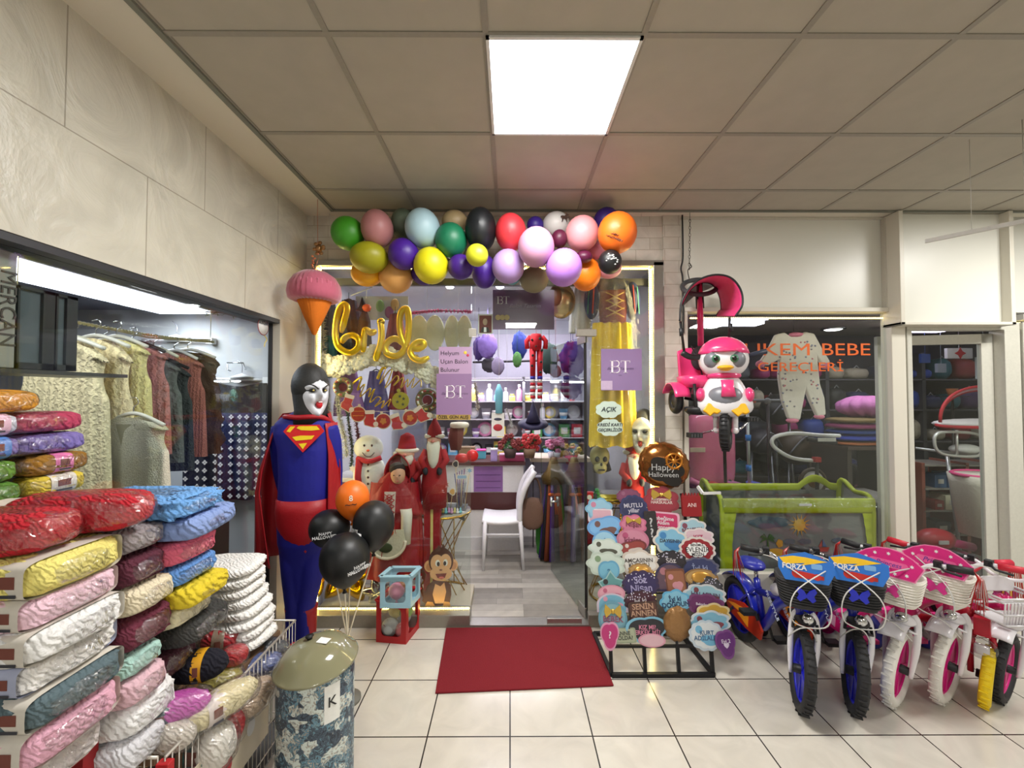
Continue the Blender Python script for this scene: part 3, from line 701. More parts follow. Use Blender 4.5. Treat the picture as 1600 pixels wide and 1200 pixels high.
# ================================================================ GIFT BOXES WITH BALLOONS INSIDE
def gift(name, label, fl, fr, bl_, zb, zt, m, mi, balls, oval=True, ht=0):
    """corner points on the ground: front left, front right, and depth vector"""
    fl = Vector(fl); fr = Vector(fr); dv = Vector(bl_)
    r = thing(name, label, 'gift box', ((fl.x+fr.x+dv.x)/2, (fl.y+fr.y+dv.y)/2, zb))
    fb = MB(m); W = (fr-fl).length; H = zt-zb; D = dv.length
    def panel(o, ux, wd, hole=True):
        MM = Matrix.Translation(Vector((o.x, o.y, zb))) @ Matrix(((ux.x, 0, ux.y, 0), (ux.y, 0, -ux.x, 0), (0, 1, 0, 0), (0, 0, 0, 1)))
        t = .16*wd
        fb.b2((0, 0, -.002), (t, H, .002), MM).b2((wd-t, 0, -.002), (wd, H, .002), MM).b2((t, 0, -.002), (wd-t, .16*H, .002), MM).b2((t, H*.84, -.002), (wd-t, H, .002), MM)
        for (cx, cy, sx, sy) in ((t, .16*H, 1, 1), (wd-t, .16*H, -1, 1), (t, .84*H, 1, -1), (wd-t, .84*H, -1, -1)):
            c_ = .12*wd; fb.prism([(cx-.001*sx, cy-.001*sy), (cx+sx*c_, cy), (cx+sx*c_*.3, cy+sy*c_*.3), (cx, cy+sy*c_)][::(1 if sx*sy > 0 else -1)], .003, MM, -.0015)
        return MM
    ux = (fr-fl).normalized(); uy = dv.normalized()
    panel(fl, ux, W); panel(fr, uy, D); panel(fl+dv, ux, W); panel(fl, uy, D)
    fb.prism([(p.x, p.y) for p in (fl, fr, fr+dv, fl+dv)], .004, z0=zb)
    fb.build('carton', r)
    rim = MB(m); t = .03
    c_ = (fl+fr+dv)/2
    for a, b_ in ((fl, fr), (fr, fr+dv), (fr+dv, fl+dv), (fl+dv, fl)):
        rim.bar((a.x, a.y, zt), (b_.x, b_.y, zt), .03, .006)
    rim.build('lid', r)
    pn = MB(FILM).b2((fl.x+.02, fl.y+.004, zb+.02), (fr.x-.02, fl.y+.005, zt-.02)); pn.build('window_film', r)
    for (u, v, h, rr, c) in balls:
        p = fl+(fr-fl)*u+dv*v; b_ = MB(latex(c)); balloon_mb(b_, (p.x, p.y, zb+rr*1.15+h), rr, rr*1.05); b_.build('inner_balloon', r)
fl, fr = PZ(588, 1003), PZ(634, 1007)
gift('balloon_box', 'red window box with balloons inside, on the floor left of the doormat', (fl.x, fl.y, 0), (fr.x, fr.y, 0), (.045, .20, 0), .0, .265, K((170, 16, 26), .4), None,
     [(.3, .3, 0, .055, (190, 200, 200)), (.72, .3, 0, .045, (225, 130, 135)), (.35, .6, .09, .05, (225, 215, 110)), (.7, .6, .09, .045, (150, 190, 110)), (.5, .85, .02, .05, (200, 205, 205))])
p = P(597, 941, 2.66); p2 = P(641, 945, 2.62)
gift('balloon_box', 'small pale blue window box with pink balloon, on top of the red box', (p.x, p2.y, 0), (p2.x, p2.y, 0), (.03, .14, 0), .272, .272+.195, K((150, 190, 205), .4), None,
     [(.4, .4, .02, .05, (225, 150, 180)), (.65, .6, .08, .04, (235, 165, 110))])

# ================================================================ PAPER BIN WITH A SMOKED BOWL
bx = P(494, 1100, 1.6); by = 1.6; bz = P(494, 1030, by).z; R = 57/650*1.6
r = thing('storage_drum', 'cardboard drum covered in blue and grey photo collage paper', 'drum', (bx.x, by, 0))
m_col = bpy.data.materials.new('collage_print'); m_col.use_nodes = True; nt = m_col.node_tree; b = nt.nodes['Principled BSDF']; L = nt.links.new
tc = node(nt, 'ShaderNodeTexCoord'); vo = node(nt, 'ShaderNodeTexVoronoi'); vo.inputs['Scale'].default_value = 26; vo.distance = 'MANHATTAN'; L(tc.outputs['Object'], vo.inputs['Vector'])
sx = node(nt, 'ShaderNodeSeparateColor'); L(vo.outputs['Color'], sx.inputs[0]); ns = node(nt, 'ShaderNodeTexNoise'); ns.inputs['Scale'].default_value = 40; ns.inputs['Detail'].default_value = 5; ns.inputs['Distortion'].default_value = 3
L(tc.outputs['Object'], ns.inputs['Vector']); ma = node(nt, 'ShaderNodeMath', operation='MULTIPLY_ADD'); ma.inputs[1].default_value = .45; L(sx.outputs[0], ma.inputs[0]); L(ns.outputs['Fac'], ma.inputs[2])
cr = node(nt, 'ShaderNodeValToRGB'); L(ma.outputs[0], cr.inputs[0]); cr.color_ramp.interpolation = 'LINEAR'; els = cr.color_ramp.elements
els[0].position = .45; els[0].color = lin((38, 44, 56)); els[1].position = .95; els[1].color = lin((196, 206, 200))
for pos, c in ((.56, (74, 92, 108)), (.64, (30, 36, 44)), (.70, (120, 150, 160)), (.76, (40, 110, 140)), (.82, (150, 140, 125))):
    e_ = els.new(pos); e_.color = lin(c)
L(cr.outputs[0], b.inputs['Base Color']); b.inputs['Roughness'].default_value = .45
MB(m_col).lathe([(R*.95, 0), (R*.96, .02), (R*.96, bz-.03), (R*.95, bz-.01)], 40, T(bx.x, by, 0)).build('drum_body', r)
nt_ = MB(K((228, 228, 222), .7)); Rn = R*.965
nt_.grid(lambda u, v: (bx.x+Rn*cos(-.95+.42*u), by+Rn*sin(-.95+.42*u), bz-.03-.13*v), 8, 3); nt_.build('paper_note', r, label='white note with a handwritten letter')
q = MB(BLACK).text('K', .05, T(bx.x, by, bz-.09) @ Rz(47) @ Rx(90) @ T(0, 0, Rn+.001), .001); q.build('note_letter', r)
bm_ = T(bx.x, by, bz-.004) @ Rx(5) @ Ry(-3) @ S(1, 1, .72)
bowl = thing('lid_bowl', 'smoky domed plastic bowl upturned on top of the collage drum', 'bowl', (bx.x, by, bz))
MB(K((128, 126, 98), .12, coat=.6, var=.1, scale=5)).lathe([(R*1.04, 0), (R*1.06, .006), (R*1.03, .012), (R*.93, .03), (R*.8, .062), (R*.58, .088), (R*.3, .10), (0, .103)], 48, bm_).build('shell', bowl)
MB(BLACK).lathe([(.010, .098), (.010, .108), (.016, .116), (0, .12)], 14, bm_ @ T(-.03, .02, 0)).build('knob', bowl)
MB(K((235, 235, 230), .6)).box((.03, .01, .1045), (.045, .03, .0015), bm_ @ Rz(-15)).build('tag_paper', bowl)
# ================================================================ YARN PILE, CART, KNITWEAR WINDOW
def yarn(x, y, z, L, W, H, rz, c, label, band=(214, 208, 196), bx_=-.15, wrap=True, group='yarn packs in the pile', c2=None, e=3.6, lump=.05, tilt=0, bw=.07, round_=False):
    """skein pack: L along local x, resting with its bottom at z"""
    r = thing('yarn_pack' if not round_ else 'yarn_ball', label, 'yarn', (0, 0, 0), group)
    sd = random.uniform(0, 50)
    def fn(d):
        return 1+lump*noise.noise(d*5+Vector((sd, 0, 0)))+lump*.5*noise.noise(d*13+Vector((0, sd, 0)))
    m = K(c, .9, kind='yarn', scale=random.choice((80, 95, 110)), bump=.6, var=.14)
    b = MB(m)
    if c2:
        b.ell((-L*.26, 0, H/2), (L*.27, W/2, H/2), 28, 16, None, fn, e); b.use(K(c2, .9, kind='yarn', scale=55, bump=.8, var=.22)).ell((L*.26, 0, H/2), (L*.27, W/2*.96, H/2*.96), 28, 16, None, fn, e)
    else: b.ell((0, 0, H/2), (L/2, W/2, H/2), 40, 20, None, fn, e)
    b.build('skeins', r)
    if band:
        q = MB(K(band, .5, scale=30, var=.2)); bxx = bx_*L; n = 32; k = .012+(max(.05, 1-abs(2*bx_)**e))**(1/e)
        rg = []
        for xx in (bxx-bw/2, bxx+bw/2):
            rg.append([(xx, math.copysign(abs(cos(2*pi*i/n))**(2/e), cos(2*pi*i/n))*W/2*k, H/2+math.copysign(abs(sin(2*pi*i/n))**(2/e), sin(2*pi*i/n))*H/2*k) for i in range(n)])
        q.add(rg[0]+rg[1], [(i, (i+1) % n, n+(i+1) % n, n+i) for i in range(n)]).build('paper_band', r)
        q = MB(K((120, 70, 60), .5)); q.box((bxx, -W/2*k-.0008, H*.55), (bw*.5, .001, H*.3)); q.use(K((60, 60, 66), .5)).box((bxx, -W/2*k-.0008, H*.22), (bw*.6, .001, H*.08)); q.build('band_print', r)
    if wrap:
        MB(WRAP).ell((0, 0, H/2), (L/2*1.07, W/2*1.05, H/2*1.04), 30, 14, None, lambda d: 1+.05*noise.noise(d*4+Vector((sd, 3, 0))), 3.).build('cellophane', r)
    r.location = (x, y, z); r.rotation_euler = (rad(tilt) if tilt else 0, 0, rad(rz))
    return r
XR = -1.0
def lvl(y0, y1, z0, z1, c, label, rz=0, L=.42, xr=XR, **k):
    k.setdefault('e', 5.5); return yarn(xr-L/2+random.uniform(-.012, .012), (y0+y1)/2, z0, L, (y1-y0)*1.02, (z1-z0), rz, c, label, **k)
# front column
lvl(.885, 1.11, .79, .88, (222, 168, 188), 'pale pink yarn pack at the bottom of the front column of the pile', bx_=.37)
lvl(.885, 1.11, .88, .955, (84, 102, 108), 'grey teal yarn pack low in the front column, under the spotted white one', bx_=.37)
lvl(.885, 1.11, .955, 1.025, (222, 220, 216), 'white yarn pack with navy flecks in the front column', bx_=.37, band=(170, 176, 200), xr=-1.0)
lvl(.88, 1.11, 1.02, 1.095, (226, 226, 224), 'plain white yarn pack in the middle of the front column', bx_=.37, xr=-.99)
lvl(.885, 1.11, 1.09, 1.162, (228, 192, 206), 'light pink yarn pack under the yellow one', bx_=.37)
lvl(.885, 1.11, 1.157, 1.242, (228, 216, 122), 'yellow yarn pack under the red ones at the front of the pile', bx_=.37, xr=-1.0)
yarn(-1.20, .96, 1.24, .34, .16, .095, 6, (182, 22, 38), 'red yarn pack nearest the front on top of the pile', bx_=-.12, bw=.05)
yarn(-1.12, 1.10, 1.245, .30, .13, .10, 12, (188, 26, 42), 'red yarn pack with white end, behind the front red one', bx_=-.45, bw=.08, band=(226, 214, 200))
# fleck dots on the spotted white pack
fd = MB(K((30, 34, 70), .8))
for k in range(16): fd.ell((random.uniform(-1.30, -1.06), .886, random.uniform(.975, 1.005)), (.006, .003, .006), 6, 5)
o_ = [o for o in bpy.data.objects if o.get('label', '').startswith('white yarn pack with navy')][0]
fo = fd.build('navy_flecks', o_, label='navy flecks'); fo.location = -Vector(o_.location)
o_['_']=0; del o_['_']
lvl(.90, 1.11, .70, .79, (208, 200, 198), 'off white yarn pack on the red stand at the very bottom of the front column', xr=-1.05, L=.36)
# second column
Y0, Y1 = 1.11, 1.25
lvl(Y0, Y1, 1.165, 1.235, (140, 132, 134), 'mottled grey yarn pack in the second column, top', band=None)
lvl(Y0, Y1, 1.075, 1.16, (84, 30, 48), 'maroon yarn pack in the second column behind the light pink one', bx_=-.3)
lvl(Y0, Y1+.02, 1.0, 1.075, (220, 208, 178), 'cream yarn pack in the second column behind the white one', bx_=-.3)
lvl(Y0, Y1+.03, .90, .995, (100, 34, 54), 'big wine red yarn pack in the second column, middle', bx_=-.3)
lvl(Y0, Y1, .835, .90, (168, 206, 196), 'mint green yarn pack in the second column', bx_=-.3)
lvl(Y0, Y1, .76, .835, (214, 176, 186), 'dusty pink yarn pack low in the second column', bx_=-.3)
lvl(Y0+.01, Y1+.05, .67, .76, (232, 232, 232), 'big bright white yarn pack low in the second column beside the cart rim', bx_=-.3)
lvl(Y0, Y1, .59, .67, (206, 206, 210), 'white yarn pack at the very bottom behind the cart wires', bx_=-.3)
# third column
Y0, Y1 = 1.26, 1.46
lvl(Y0-.05, Y1-.02, 1.225, 1.29, (104, 158, 216), 'sky blue yarn pack on top at the back of the pile', band=None, L=.36, lump=.14, xr=-.97)
lvl(Y0-.04, Y1+.03, 1.155, 1.225, (206, 200, 186), 'white, brown and blue yarn pack under the sky blue one', c2=(128, 150, 200), xr=-.97, rz=8)
lvl(Y0-.02, Y1, 1.075, 1.15, (226, 104, 130), 'coral pink yarn pack at the back of the pile', bx_=-.3, xr=-.985)
lvl(Y0-.02, Y1, 1.01, 1.075, (88, 136, 198), 'mid blue yarn pack under the coral pink one', bx_=-.3)
lvl(Y0, Y1, .945, 1.01, (178, 112, 34), 'amber and yellow yarn pack at the back of the pile', c2=(216, 192, 40), bx_=-.3, xr=-.98)
lvl(Y0, Y1, .88, .945, (222, 214, 180), 'cream yarn pack above the cart at the back of the pile', bx_=-.3)
lvl(Y0+.05, Y1+.06, .80, .88, (52, 52, 50), 'charcoal yarn pack above the cart at the back of the pile', bx_=-.3, xr=-.98)
lvl(Y0, Y1, .70, .80, (70, 24, 40), 'dark plum yarn pack just above the navy ball', bx_=-.3, xr=-1.05)
lvl(Y0, Y1, .60, .70, (150, 140, 130), 'brownish grey yarn pack buried in the cart', band=None, xr=-1.1)
# contents of the cart
def ball(px, py, Y, L, W, H, rz, c, label, **k):
    p = P(px, py, Y); return yarn(p.x, p.y, p.z-H/2, L, W, H, rz, c, label, group='loose yarn in the wire cart', e=2.2, **k)
ball(308, 1040, 1.42, .185, .095, .10, 12, (8, 8, 26), 'navy black yarn ball with a yellow band, on top in the cart', band=(220, 160, 30), bx_=.08, wrap=False, round_=True, bw=.03)
ball(345, 1000, 1.62, .13, .09, .09, 20, (170, 22, 36), 'red yarn ball with a striped label behind the navy one', band=(150, 130, 110), bx_=0, bw=.04, round_=True)
ball(366, 1024, 1.55, .09, .07, .07, 40, (184, 24, 40), 'small red yarn ball right of the navy one', band=None, round_=True)
ball(300, 1003, 1.7, .16, .1, .09, 0, (66, 26, 38), 'dark maroon yarn ball at the back of the cart', band=None, round_=True)
ball(335, 1066, 1.5, .17, .09, .08, 30, (150, 140, 60), 'olive yarn ball below the navy one', band=None, round_=True)
ball(342, 1100, 1.36, .24, .09, .09, 62, (226, 214, 170), 'long cream yarn ball beside the right cart rim', bx_=-.1, band=(222, 210, 205), bw=.05, round_=True)
ball(268, 1112, 1.28, .20, .09, .10, 30, (190, 80, 168), 'bright magenta yarn pack in the front of the cart', band=(70, 90, 100), bw=.04, bx_=-.1)
ball(262, 1150, 1.25, .15, .08, .09, 10, (206, 198, 186), 'beige yarn ball at the front wires of the cart', band=(150, 120, 60), round_=True)
ball(200, 1165, 1.26, .2, .1, .1, -10, (232, 232, 232), 'white fluffy yarn pack pressed against the front wires of the cart', band=(216, 180, 60), bx_=.2)
ball(350, 1140, 1.42, .12, .10, .12, 60, (186, 26, 34), 'red yarn ball behind the right cart wires', band=None, round_=True)
ball(395, 1040, 1.66, .2, .1, .07, 30, (96, 110, 160), 'bluish grey yarn pack at the right rim of the cart', band=None, lump=.12)
ball(420, 1012, 1.76, .16, .09, .07, -10, (80, 84, 90), 'dark grey yarn pack near the far corner of the cart', band=None)
ball(330, 1165, 1.36, .14, .12, .14, 0, (222, 218, 208), 'off white yarn ball low behind the right cart wires', band=(60, 110, 110), round_=True)
ball(395, 1090, 1.56, .18, .1, .10, 80, (200, 176, 150), 'beige bagged yarn low behind the right cart wires', band=None)
# white folded packs at the far end
zz = .60
for k in range(8):
    w_ = .30-.004*k
    hh = .04
    r = yarn(-1.13+random.uniform(-.012, .012)+.0*k-.05*(k/8), 1.72, zz, w_, .22, hh, random.uniform(-7, 7), (236, 235, 232), 'flat white knit pack in the stack at the far end of the cart', band=(150, 120, 105) if k % 3 == 2 else (206, 206, 206), bx_=-.32, group='flat white packs at the far end of the cart', lump=.05, wrap=False, bw=.03)
    r['label'] = ['flat white knit pack, lowest of the stack at the far end of the cart', 'flat white knit pack, second from the bottom of the far stack', 'flat white knit pack with brown label, third from the bottom of the far stack', 'flat white knit pack, fourth from the bottom of the far stack', 'flat white knit pack, fourth from the top of the far stack', 'flat white knit pack with brown label, third from the top of the far stack', 'flat white knit pack, second from the top of the far stack', 'flat white knit pack, topmost of the stack at the far end of the cart'][k]
    zz += hh
# red crate below the front column
r = thing('red_stand', 'red boxy stand under the front column of yarn packs', 'stand', (-1.22, 1.0, 0))
q = MB(K((150, 20, 26), .5))
for x, y in ((-1.42, .96), (-1.10, .96), (-1.42, 1.10), (-1.10, 1.10)): q.b2((x-.02, y-.02, 0), (x+.02, y+.02, .68))
q.build('legs', r)
MB(K((150, 20, 26), .5)).b2((-1.44, .93, .68), (-1.08, 1.12, .70)).build('shelf_board', r)
# stand inside the cart that carries the middle and back columns
# wire cart
cx0, cx1, cy0, cy1, ct, cbm = -1.42, -.95, 1.175, 1.87, .60, .16
r = thing('wire_cart', 'red cornered wire basket cart filled with yarn', 'cart', ((cx0+cx1)/2, (cy0+cy1)/2, 0))
wm = K((205, 200, 190), .35, .6)
def wires(name, a, b_, n, hs):
    q = MB(wm); a = Vector(a); b_ = Vector(b_)
    for i in range(n+1):
        p = a.lerp(b_, i/n); q.tube([(p.x, p.y, cbm), (p.x, p.y, ct)], .0018, 5)
    for z in hs: q.tube([(a.x, a.y, z), (b_.x, b_.y, z)], .0022, 5)
    q.tube([(a.x, a.y, ct), (b_.x, b_.y, ct)], .0042, 8)
    q.build(name, r)
wires('side_wires', (cx1, cy0, 0), (cx1, cy1, 0), 28, (.2, .3, .45)); wires('side_wires', (cx0, cy0, 0), (cx0, cy1, 0), 28, (.2, .3, .45))
wires('end_wires', (cx0+.12, cy0, 0), (cx1-.02, cy0, 0), 18, (.2, .3, .45)); wires('end_wires', (cx0, cy1, 0), (cx1, cy1, 0), 18, (.2, .3, .45))
for x, y in ((cx0, cy0), (cx1, cy0), (cx0, cy1), (cx1, cy1)):
    MB(K((172, 22, 30), .45)).b2((x-.018, y-.012, 0), (x+.018, y+.012, ct-.01 if y < 1.5 else ct-.1)).build('post', r, bevel=.003)
MB(K((90, 90, 90), .5)).b2((cx0, cy0, cbm-.01), (cx1, cy1, cbm)).build('base_shelf', r)
pc = MB(K((204, 192, 168), .4, scale=8, var=.25)).b2((cx1+.004, 1.26, .28), (cx1+.006, 1.66, .48)); pc.build('picture_card', r, label='beige picture card with small figures')
q = MB(K((92, 56, 44), .6))
for (yy, zz_, c, s_) in ((1.42, .42, (70, 40, 34), .03), (1.42, .36, (170, 40, 50), .035), (1.55, .44, (80, 46, 40), .024), (1.55, .39, (210, 210, 210), .03), (1.34, .34, (90, 120, 90), .03)):
    q.use(K(c, .6)).ell((cx1+.007, yy, zz_), (.002, s_*.8, s_), 12, 8)
q.build('card_print', r)['kind'] = 'stuff'
MB(K((225, 222, 214), .5)).b2((cx1+.004, 1.56, .49), (cx1+.006, 1.60, .535)).build('price_card', r)
# hidden platform board in the cart under the columns
pl = MB(K((110, 84, 60), .6)).b2((-1.40, 1.20, .555), (-1.0, 1.84, .575)).b2((-1.40, 1.2, .17), (-1.38, 1.84, .555)).b2((-1.02, 1.3, .17), (-1.0, 1.5, .555)); tag(pl.build('plywood_board'), 'board inside the wire cart that the yarn columns rest on', 'board')
# small stack at the upper left
def us(z, y0, y1, c, label, **k):
    yarn(-1.385, (y0+y1)/2, z, (y1-y0), .12, .062, 90, c, label, group='yarn packs in the small upper stack', **k)
us(1.305, .98, 1.16, (86, 132, 40), 'green yarn pack lowest of the small upper stack', band=None); us(1.305, 1.17, 1.33, (214, 190, 60), 'yellow yarn pack lowest at the right of the small upper stack', bx_=0)
us(1.365, .96, 1.15, (96, 138, 44), 'green yarn pack second from the bottom of the upper stack', band=None); us(1.365, 1.16, 1.34, (150, 106, 30), 'olive brown yarn pack in the upper stack', band=(220, 120, 170), bx_=0, bw=.05)
us(1.427, .98, 1.32, (128, 110, 176), 'purple and blue yarn pack in the upper stack', c2=(124, 110, 178), bx_=-.2, band=(90, 140, 210))
us(1.489, .98, 1.31, (208, 212, 222), 'white and raspberry yarn pack near the top of the upper stack', c2=(180, 60, 92), bx_=-.2, band=(230, 190, 210))
us(1.551, .98, 1.20, (214, 150, 40), 'golden orange yarn pack topmost of the upper stack', band=None)
us(1.49-.0, 1.33, 1.42, (40, 84, 60), 'small dark green yarn pack behind the upper stack', band=None) if False else None
bg = MB(K((120, 92, 60), .5)); bg.lathe([(.10, 0), (.105, .02), (.10, .05), (0, .055)], 30, T(-1.36, 1.13, 1.245)); tag(bg.build('round_case'), 'round brown case under the small upper yarn stack', 'case')

# ---------------------------------------------------------------- knitwear window
r = thing('grey_sign_case', 'grey box with vertical dark lettering at the left edge, behind the glass', 'sign', (-1.62, 1.13, 1.675))
MB(K((150, 148, 142), .6, scale=12, var=.2)).b2((-1.74, .95, 1.68), (-1.525, 1.285, 2.035)).build('case_body', r, bevel=.003)
MB(K((70, 64, 60), .6)).text('MERCAN', .058, T(-1.523, 1.262, 1.86) @ Rz(90) @ Rx(90) @ Rz(-90), .001).build('lettering', r)
for i, (y0, y1) in enumerate(((1.29, 1.395), (1.40, 1.468))):
    r = thing('glass_case', ['dark framed glass case next to the grey lettered box', 'narrow dark framed glass case right of the wider one'][i], 'display case', (-1.6, (y0+y1)/2, 1.68), 'dark glass cases')
    MB(K((30, 32, 34), .4)).b2((-1.68, y0, 1.68), (-1.525, y0+.006, 1.94)).b2((-1.68, y1-.035, 1.68), (-1.525, y1, 1.94)).b2((-1.68, y0, 1.93), (-1.525, y1, 1.94)).b2((-1.68, y0, 1.68), (-1.525, y1, 1.70)).build('frame', r)
    MB(K((96, 104, 110), .12, coat=.5, scale=9, var=.5)).b2((-1.545, y0+.004, 1.70), (-1.535, y1-.03, 1.93)).build('glazing', r)
t_ = MB(K((60, 58, 56), .4)).b2((-1.76, .9, 1.665), (-1.52, 1.66, 1.678)); tag(t_.build('glass_shelf'), 'dark shelf under the lettered box and glass cases', 'shelf')
def hanger(parent, cx, y, z, w, c=(225, 225, 220), hook=.07, M=None):
    q = MB(K(c, .35)); q.tube(spline([(cx-w/2, y, z-.05), (cx-w*.2, y, z-.012), (cx, y, z), (cx+w*.2, y, z-.012), (cx+w/2, y, z-.05)], 5), .009, 8, M=M)
    q.use(CHROME).tube(spline([(cx, y, z), (cx, y, z+hook*.4), (cx+.022, y, z+hook*.65), (cx+.012, y, z+hook), (cx-.018, y, z+hook*.95)], 5), .0022, 6, M=M)
    q.build('hanger', parent)
def garment(name, label, cat, cx, y, zt, w, h, c, kind='knit', scale=70, ry=.03, hg=(225, 225, 220), arm=True, rz=0, flare=1., group=None, vneck=False, lump=0., var=.12, bump=.7):
    r = thing(name, label, cat, (0, 0, 0), group); m = K(c, .9, kind=kind, scale=scale, bump=bump, var=var)
    def sh(u, v):
        a = 2*pi*u; x = cos(a); d = sin(a)
        if v < .08: ww = .55+.35*(v/.08)
        elif v < .36 and arm: ww = .90-.14*math.sin((v-.08)/.28*pi)**.8
        else: ww = .90+.10*(v-.36)/.64*flare if arm else .92+.1*v*flare
        fold = 1+.18*sin(x*11+v*3)*min(1, v*3)
        zz = -h*v
        if v < .02 and vneck and d < 0: zz -= 0
        drop = (.10*abs(x)**1.5 if v < .1 else 0)*h*.5
        n_ = lump*noise.noise(Vector((x*9, d*4, v*14)))
        return (w/2*ww*math.copysign(abs(x)**.7, x)*(1+n_), (ry*math.copysign(abs(d)**.6, d))*fold*(1+n_*4), zz-drop)
    b = MB(m).grid(sh, 44, 34, None, True); b.build('knit_body', r)
    hanger(r, 0, 0, .015, w*.8, hg)
    r.location = (cx, y, zt); r.rotation_euler = (0, 0, rad(rz)); return r
g = 'knitted garments on the rail in the left window'
garment('knit_vest', 'cream cable knit vest, nearest on the rail', 'vest', -1.90, 1.78, 1.83, .42, .70, (248, 234, 196), group=g, scale=60)
garment('knit_vest', 'second cream cable knit vest behind the nearest one', 'vest', -1.87, 1.88, 1.85, .38, .80, (248, 232, 188), group=g, scale=60, flare=1.4)
garment('knit_vest', 'pale yellow knit vest with a square armhole on the rail', 'vest', -1.86, 1.97, 1.86, .36, .55, (240, 230, 160), group=g)
garment('knit_vest', 'dusty pink cable knit vest on the rail', 'vest', -1.90, 2.10, 1.85, .40, .55, (188, 122, 118), group=g, hg=(40, 36, 36))
garment('knit_jumper', 'grey ribbed jumper behind the pink vest', 'jumper', -1.93, 2.22, 1.80, .40, .56, (112, 118, 116), group=g, scale=40, hg=(40, 38, 38))
garment('knit_jumper', 'charcoal knit jumper behind the grey one', 'jumper', -1.95, 2.32, 1.78, .40, .60, (60, 66, 68), group=g, hg=(20, 20, 20))
garment('knit_vest', 'salmon lace knit vest behind the dark jumper', 'vest', -1.96, 2.43, 1.84, .40, .60, (194, 122, 110), group=g, scale=120, hg=(30, 30, 30))
garment('fur_vest', 'shaggy brown fur vest at the far end of the rail', 'vest', -1.98, 2.56, 1.86, .42, .62, (96, 70, 52), kind='fur', scale=160, ry=.05, group=g, lump=.16, var=.6, bump=1.5)
garment('knit_vest', 'flecked white sleeveless vest on a white hanger near the glass', 'vest', -1.665, 1.85, 1.50, .37, .42, (214, 210, 192), kind='cloth', scale=170, ry=.035, rz=-6, var=.5, bump=1)
r = [o for o in bpy.data.objects if o.get('label', '').startswith('flecked white')][0]
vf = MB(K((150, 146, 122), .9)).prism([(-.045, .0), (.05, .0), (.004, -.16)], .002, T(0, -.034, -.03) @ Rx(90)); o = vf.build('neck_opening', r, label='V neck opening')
# chain the near garments hang from
ch = MB(K((214, 205, 160), .4, .5))
pts = [P(118+2.2*i*1.0, 503+6*sin(i*.35)+i*.22, 1.75+.008*i) for i in range(74)]
ch.tube(spline([(-1.92, 1.62, 1.93), (-1.90, 1.9, 1.915), (-1.91, 2.2, 1.90), (-1.95, 2.5, 1.93), (-1.98, 2.75, 1.96)], 14), .004, 6)
for i in range(60):
    t = i/59; ch.ell((-1.91-.05*t*t, 1.62+1.13*t, 1.925-.02*sin(t*pi)+.02*t), (.006, .009, .009), 6, 5)
ch.tube([(-1.92, 1.62, 1.93), (-1.92, 1.62, 2.33)], .002, 5); ch.tube([(-1.98, 2.75, 1.96), (-1.98, 2.75, 2.33)], .002, 5)
tag(ch.build('hanging_chain'), 'pale chain rail carrying the knitted garments in the left window', 'chain')
for i, (px, Yh) in enumerate(((168, 2.0), (185, 2.1), (205, 2.2), (222, 2.3), (240, 2.4), (262, 2.6))):
    r = thing('bare_hanger', ['bare hanger nearest on the chain', 'second bare hanger on the chain', 'third bare hanger on the chain', 'fourth bare hanger on the chain', 'fifth bare hanger on the chain', 'farthest bare hanger on the chain, white'][i], 'hanger', (-1.93, Yh, 1.8), 'bare hangers on the chain')
    hanger(r, -1.94, 1.69+.14*i+.02, 1.855, .26, (225, 225, 205) if i < 5 else (235, 235, 235))
# end wall of the left shop
EY = 3.56
def wallrail(px0, px1, py, lab):
    a, b_ = P(px0, py, EY), P(px1, py+2, EY); r = thing('display_bar', lab, 'clothes rail', (a.x, EY, a.z), 'white display bars on the end wall')
    MB(K((228, 228, 226), .35)).tube([a, b_], .012, 10).build('bar', r)
    q = MB(WHITE)
    for p in (b_, ): q.box(p, (.05, .06, .05))
    q.lathe([(.0, 0), (.05, -.02), (.10, -.04)], 12, T((a.x+b_.x)/2, EY, a.z+.05)); q.build('bracket', r)
    q = MB(CHROME); q.tube(spline([Vector(((a.x+b_.x)/2, EY, a.z+.05)), Vector(((a.x+b_.x)/2, EY, a.z+.12)), Vector(((a.x+b_.x)/2-.04, EY, a.z+.16))], 5), .003, 6).build('hook', r)
wallrail(222, 330, 531, 'upper white display bar on the end wall of the knitwear shop')
wallrail(338, 418, 592, 'lower white display bar above the black top')
r = thing('wall_hook', 'small metal hook arm on the grey end wall', 'hook', P(370, 570, EY))
MB(CHROME).tube([P(355, 567, EY-.04), P(380, 567, EY-.02), P(384, 578, EY)], .006, 8).tube([P(355, 567, EY-.04), P(356, 578, EY-.04), P(361, 580, EY-.04)], .004, 8).build('arm', r)
r = thing('mesh_pullover', 'black mesh knit top hanging on the end wall', 'top', P(380, 650, EY))
q = MB(K((22, 24, 26), .85, kind='knit', scale=120, bump=.6)); pl_ = [P(x, y, EY) for x, y in ((342, 598), (360, 602), (380, 604), (400, 600), (418, 597), (421, 612), (421, 690), (342, 690), (340, 620))]
q.prism([(p.x, p.z) for p in pl_], .03, Matrix(((1, 0, 0, 0), (0, 0, -1, EY), (0, 1, 0, 0), (0, 0, 0, 1)))); q.build('knit_body', r, bevel=.01)
